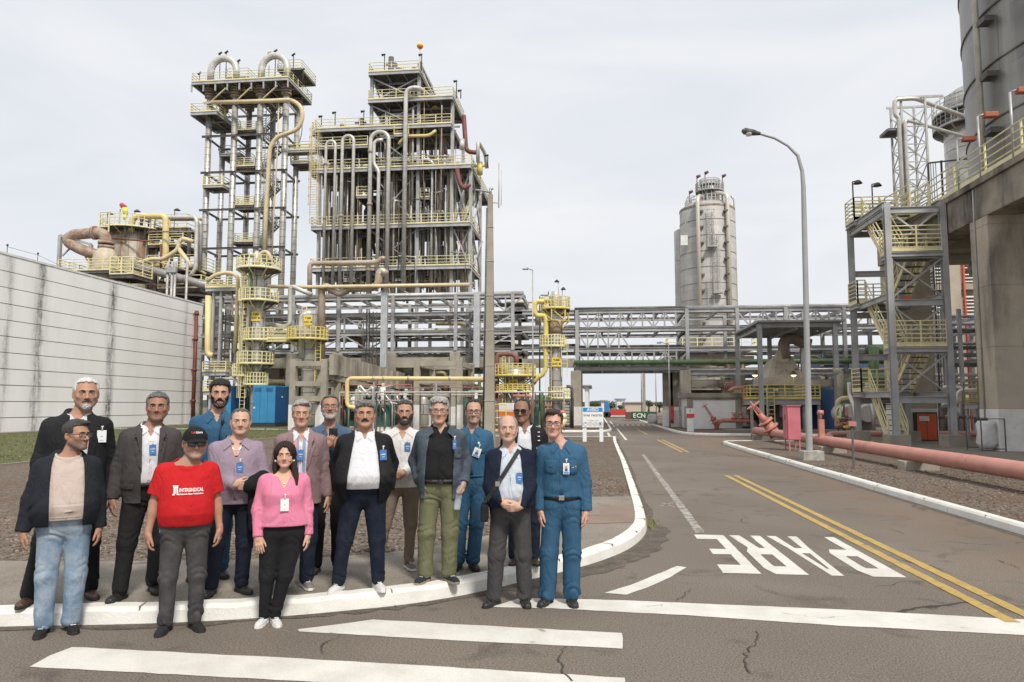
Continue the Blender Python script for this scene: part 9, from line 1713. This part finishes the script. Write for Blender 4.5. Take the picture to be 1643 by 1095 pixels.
# ---------------------------------------------------------------- notice board AVISO
Yn = PZ(945, 709, .1)[1]; nbd = thing('notice_board', 'white notice board with blue AVISO header on two posts', 'sign', (X_(951, 700, Yn), Yn, .1)); x0, x1 = X_(934.5, 670, Yn), X_(968, 670, Yn); z0, z1 = Zv(950, 686, Yn), Zv(950, 653, Yn); cx, w_ = (x0+x1)/2, x1-x0
SW = mat('sign_white', (.80, .81, .81), rough=.4); SBL = mat('sign_blue', (.02, .25, .55), rough=.4); SGR = mat('sign_grey', (.22, .23, .24))
mb = MB(); mb.box(x0, x1, Yn-.03, Yn+.01, z0, z1); mb.build('board', SW, nbd, bevel=.004);
for x in (x0+.10, x1-.10): mb = MB(); mb.box(x-.09, x+.09, Yn+.012, Yn+.08, .1, z1-.02); mb.build('sign_post', SW, nbd)
mb = MB(); mb.box(x0+.03, x1-.03, Yn-.036, Yn-.031, z1-.24, z1-.04); hd = mb.build('header', SBL, nbd); text_mesh('AVISO', .20, 'header_text', SW, hd, (cx, Yn-.04, z1-.145), (math.pi/2, 0, 0), .002, offset=.006); text_mesh('área restrita', .18, 'board_text', SGR, nbd, (cx, Yn-.034, z1-.40), (math.pi/2, 0, 0), .002, offset=.003); text_mesh('Uso obrigatório de EPIs', .055, 'board_text', SGR, nbd, (cx, Yn-.034, z1-.66), (math.pi/2, 0, 0), .002)
for i in range(4):
 x = x0+w_*(.14+.24*i); z = z0+.16; mb = MB(); pr = None
 for k in range(21):
  t = 2*math.pi*k/20; q = (x+.095*math.cos(t), Yn-.035, z+.095*math.sin(t));
  if pr: mb.beam(pr, q, .012, .012)
  pr = q
 if i in (0, 3): mb.box(x-.035, x+.035, Yn-.038, Yn-.032, z-.0+(.02 if i == 0 else -.05), z+.05)
 if i in (1, 2): mb.box(x-.05, x+.05, Yn-.038, Yn-.032, z-.012, z+.012)
 if i == 3: mb.box(x-.05, x+.0, Yn-.038, Yn-.032, z-.02, z+.06)
 mb.build('pictogram', SGR, nbd)
# ---------------------------------------------------------------- far end of the road
gc = thing('skip_container', 'green open skip container with white letters and brown side at the road end', 'container', PZ(1030, 677, 0)); yg = 92.; x0, x1, xm = X_(1014, 670, yg), X_(1053, 670, yg), X_(1004.5, 670, yg); z1 = Zv(1030, 661, yg); mb = MB(); mb.box(x0, x1, yg, yg+2.4, .2, z1); n_ = 12
for i in range(n_+1): x = x0+(x1-x0)*i/n_; mb.box(x-.04, x+.04, yg-.06, yg, .2, z1)
mb.build('container_body', mat('container_green', (.04, .12, .06), (.03, .09, .045), rough=.6), gc); mb = MB(); mb.box(xm, x0-.001, yg, yg+2.4, .2, z1-.05); mb.build('end_panel', mat('container_brown', (.16, .075, .055), (.12, .06, .045), rough=.7), gc)
for t, u in (('E', 1018), ('C', 1025), ('N', 1032)): text_mesh(t, .75, 'container_letter', WHITEP, gc, (X_(u, 668, yg), yg-.08, Zv(u, 667.5, yg)), (math.pi/2, 0, 0), .01, offset=.02)
bb = thing('bulk_bag', 'small white bulk bag standing on the far right kerb near the bridge', 'bulk bag', PZ(1047, 680, .1)); p = PZ(1047, 680.5, .1); mb = MB(); mb.lathe((p[0], p[1], .1), [(.0, 0), (.45, .05), (.5, .4), (.46, .8), (.3, .95), (.0, .95)], 12); mb.build('bag', MATS['woven_white'], bb)
hb = thing('low_white_building', 'low white building with red band at the road end, left of the green skip', 'building', PZ(995, 672, 0)); yv = 120; mb = MB(); mb.box(X_(979, 665, yv), X_(1004, 665, yv), yv, yv+6, .1, Zv(990, 659, yv)); mb.build('wall', WHITEP, hb); mb = MB(); mb.box(X_(979, 665, yv)-.05, X_(1004, 665, yv)+.05, yv-.06, yv, 0.4, 1.3); mb.build('red_band', mat('band_red', (.55, .06, .05)), hb)
tkb = thing('parked_tanker', 'blue and orange truck far away beside the low white building', 'truck', PZ(974, 671, 0)); yv = 118; mb = MB(); mb.box(X_(970, 665, yv), X_(973, 665, yv)+.3, yv, yv+4, .5, 2.6); mb.box(X_(974, 665, yv), X_(978, 665, yv), yv, yv+2, .5, 2.4); mb.build('cab', mat('truck_blue', (.05, .20, .45)), tkb, bevel=.1); mb = MB(); mb.box(X_(969, 665, yv), X_(978, 665, yv), yv-.1, yv+4, .3, .7); mb.build('chassis', mat('truck_orange', (.65, .25, .04)), tkb)
for u in (971, 976): mb = MB(); x = X_(u, 668, yv); mb.cyl((x, yv-.2, .45), (x, yv+.1, .45), .45, n=14); mb.build('wheel', BLACKR, tkb)
for lab, u0, u1, v0, y, m in (('long beige hall with grey roof far beyond the bridge', 1003, 1066, 645, 240, ('hall_beige', (.50, .42, .34))), ('tall white storage block far beyond the road, left one', 965, 973, 642, 260, ('far_white', (.70, .71, .72))), ('white storage block with chimney far beyond the road, right one', 990, 1003, 639.5, 250, ('far_white', (.70, .71, .72))), ('white process block half hidden by the bridge column, far left', 938, 944, 618, 110, ('far_white', (.70, .71, .72)))):
 t = thing('far_building', lab, 'building', (X_(u0, v0, y), y, 0)); mb = MB(); x0, x1 = X_(u0, v0, y), X_(u1, v0, y); mb.box(x0, x1, y, y+20, 0, Zv(u0, v0+1.5, y)); mb.build('wall', mat(*m), t); mb = MB(); mb.box(x0-.5, x1+.5, y-.6, y+20, Zv(u0, v0+1.5, y), Zv(u0, v0, y)); mb.build('roof', PAINTG, t)
# trees on the skyline
LEAF = [mat('leaf_dark', (.045, .065, .035), rough=.8), mat('leaf_mid', (.065, .095, .045), rough=.8), mat('leaf_pale', (.10, .125, .065), rough=.8)]; BARK = mat('bark', (.10, .08, .06), rough=.9)
def tree(u, vt, y, wpx, label, seed, pine=False):
 r = random.Random(seed); x = X_(u, 660, y); zt_ = Zv(u, vt, y); W = wpx*y/F/2; t = thing('tree', label, 'tree', (x, y, 0), 'trees on the skyline beyond the plant'); mb = MB(); mb.cyl((x, y, 0), (x, y, zt_*.7), .35, .15, 8)
 limbs = [(x+r.uniform(-W, W)*.6, y+r.uniform(-W, W)*.4, zt_*r.uniform(.55, .9)) for _ in range(7)]
 for q in limbs: mb.cyl((x, y, zt_*.4), q, .14, .04, 6)
 mb.build('trunk', BARK, t); mb = MB(); blobs = [(q[0], q[1], q[2], r.uniform(.25, .5)*W) for q in limbs]+[(x, y, zt_*.8, W*.5)]
 for bx, by, bz, br_ in blobs:
  for i in range(110):
   d = Vector((r.gauss(0, 1), r.gauss(0, 1), r.gauss(0, .7))).normalized()*br_*r.uniform(.5, 1.1); c = Vector((bx, by, bz))+d; s_ = r.uniform(.15, .4)*W/4; a = Vector((r.gauss(0, 1), r.gauss(0, 1), r.gauss(0, 1))).normalized()*s_; b = a.orthogonal().normalized()*s_
   if c.z < .6: continue
   mb.add([tuple(c+a), tuple(c+b), tuple(c-a), tuple(c-b)], [(0, 1, 2, 3)], r.randrange(3))
 mb.build('crown', LEAF, t)
for i, (u, vt, y, w_, lab) in enumerate(((1041, 643, 210, 18, 'dark spreading tree behind the green skip, beyond the bridge'), (1058, 645, 215, 16, 'dark bushy tree right of the spreading tree, beyond the bridge'), (995, 650, 225, 12, 'small dark tree between the far white blocks'), (955, 646, 300, 22, 'pale distant tree just right of the notice board top'), (938, 648, 300, 20, 'pale distant tree just left of the notice board top'), (980, 647, 330, 24, 'distant tree between the two far white blocks'), (1020, 649, 320, 24, 'distant low tree behind the beige hall'))): tree(u, vt, y, w_, lab, i)
mb = MB(); r9 = random.Random(3); pts = []
for i in range(80): x = -500+i*18; pts.append((x, 900+r9.uniform(-30, 30), 6+6*math.sin(i*.35)+r9.uniform(0, 5)))
vs = [];
for x, y, z in pts: vs += [(x, y, -1), (x, y, z), (x, y+300, z*.7), (x, y+300, -1)]
mb.add(vs, [(4*i+k, 4*i+4+k, 4*i+5+k, 4*i+1+k) for i in range(79) for k in range(3)]); setp(mb.build('distant_hills', mat('far_woods', (.10, .13, .12), (.075, .10, .09), rough=1, nscale=.03), origin=(0, 0, 0)), kind='structure')
# ---------------------------------------------------------------- the far worker, and things held by the visitors
def worker():
 P = person(1190, 686, 664.5, .1, 'worker in blue overalls and white helmet walking beside the shelter', dict(w=1.0, hs=1.1, skin=SK['tan'], hstyle='none', feet=((-.20, 60), (.20, 70)), fy=(0, .1), hyaw=60, armL=('pos', (-.30, -.15, .95), (-1, .6, 0), (-.2, -.3, -1), (1, 0, 0), 1, .5), armR=('pos', (.30, -.2, 1.0), (1, .6, 0), (.3, -.4, -1), (-1, 0, 0), -1, .5)), yaw=55)
 P.trousers(UNIT, 1.0); P.top('shirt', UNI, .92, .02); P.shoes(BLKSHOE); V_, F_ = nets(lambda Q_: smax(ell(P.HL(Q_), (0, .01, .045), (.10, .125, .095)), .03-P.HL(Q_)[:, 2], .004)*P.hk, P.HW((0, 0, 0))-.2, P.HW((0, 0, 0))+.22, .008); mesh_np('helmet', [(V_, F_, 0)], [WHITEB], P.root)
worker()
def to_world(P, q):
 r = P.root; c, s_ = math.cos(r.rotation_euler.z), math.sin(r.rotation_euler.z); return Vector((r.location.x+q[0]*c-q[1]*s_, r.location.y+q[0]*s_+q[1]*c, r.location.z+q[2]))
def held(P, name, label, cat, q):
 t = thing(name, label, cat, (0, 0, 0)); t.location = to_world(P, q); t.rotation_euler = P.root.rotation_euler; WL[t] = Vector((0, 0, 0)); return t
P = PEOPLE['p9']
if P:
 h = [P.arm[sd][2].pt(.10, 0, .03) for sd in (-1, 1)]; q = (h[0]+h[1])/2; ph = held(P, 'smartphone', 'dark smartphone held at chest height by the man in the denim shirt', 'phone', q); mb = MB(); mb.box(-.042, .042, -.006, .006, -.045, .095); mb.build('phone_body', mat('phone_black', (.012, .016, .018), rough=.15), ph, bevel=.004); mb = MB(); mb.cyl((.022, -.0075, .072), (.022, -.006, .072), .008, n=10); mb.build('camera_lens', mat('phone_lens', (.05, .06, .08), rough=.1), ph)
P = PEOPLE['p12']
if P:
 q = P.arm[1][2].pt(.085, 0, .035); bo = held(P, 'water_bottle', 'clear plastic water bottle with blue cap in the hand of the denim jacket man', 'bottle', q); mb = MB(); PL = mat('clear_plastic', (.72, .80, .85), rough=.08); PL.node_tree.nodes['Principled BSDF'].inputs['Alpha'].default_value = .38
 mb.lathe((0, 0, 0), [(.0, -.17), (.030, -.168), (.033, -.15), (.033, -.08), (.030, -.07), (.033, -.06), (.033, .0), (.028, .03), (.013, .06), (.013, .075)], 18, uv=False); mb.build('bottle_body', PL, bo); mb = MB(); mb.cyl((0, 0, .07), (0, 0, .10), .017, n=14); mb.build('bottle_cap', mat('cap_blue', (.03, .07, .45)), bo); bo.rotation_euler = (0, R(8), P.root.rotation_euler.z)
P = PEOPLE['p6']
if P:
 E, W_, hd = P.arm[1]; c = E*.45+W_*.55; co = held(P, 'folded_jacket', 'black jacket draped over the forearm of the lilac shirt man', 'jacket', (0, 0, 0)); a, b = E.astype(f32), W_.astype(f32)
 def cf(Q_):
  d = cap(Q_, a*.85+b*.15, a*.1+b*.9, .075, .07); lo_ = (a*.5+b*.5)-np.array((0, 0, .22), f32); d = smin(d, rbox(Q_, lo_+np.array((.02, -.01, 0)), (.085, .055, .22), .04), .05); return d+.012*np.sin(Q_[:, 0]*60+2*np.sin(Q_[:, 2]*14))*np.clip(1.1*P.s-Q_[:, 2]+.1, 0, 1)
 V_, F_ = nets(cf, np.minimum(a, b)-np.array((.16, .15, .48)), np.maximum(a, b)+np.array((.16, .13, .14)), .008); mesh_np('cloth', [(V_, F_, 0)], [cloth('soft_black_cloth', (.014, .014, .016))], co)
P = PEOPLE['p14']
if P:
 s = P.s; sb = held(P, 'shoulder_bag', 'small black shoulder bag with chest strap, worn by the navy jacket man', 'bag', (0, 0, 0)); mb = MB(); mb.box(-.27, -.20, -.17, .02, .80*s, .96*s); mb.build('bag_body', BLKJ, sb, bevel=.015); mb = MB(); pts = []
 for t in np.linspace(0, 1, 22): x = (.085-.31*t)*s; z = (1.475-.47*t)*s; pts.append((x, P.front(max(-.19*s, x), z, .030 if x > -.10*s or x > -.075 else .052), z))
 for p, q in zip(pts, pts[1:]):
  n = Vector((.47, 0, -.31)).normalized()*.019; mb.add([tuple(Vector(p)-n), tuple(Vector(p)+n), tuple(Vector(q)+n), tuple(Vector(q)-n)], [(0, 1, 2, 3)]); mb.add([(p[0]-n.x, p[1]+.004, p[2]-n.z), (p[0]+n.x, p[1]+.004, p[2]+n.z), (q[0]+n.x, q[1]+.004, q[2]+n.z), (q[0]-n.x, q[1]+.004, q[2]-n.z)], [(3, 2, 1, 0)])
 st_ = mb.build('strap', mat('strap_black', (.015, .015, .016), rough=.7), sb); mb = MB(); p = pts[14]; mb.box(p[0]-.02, p[0]+.02, p[1]-.006, p[1]-.001, p[2]-.022, p[2]+.022); mb.build('strap_buckle', BUCK, sb)
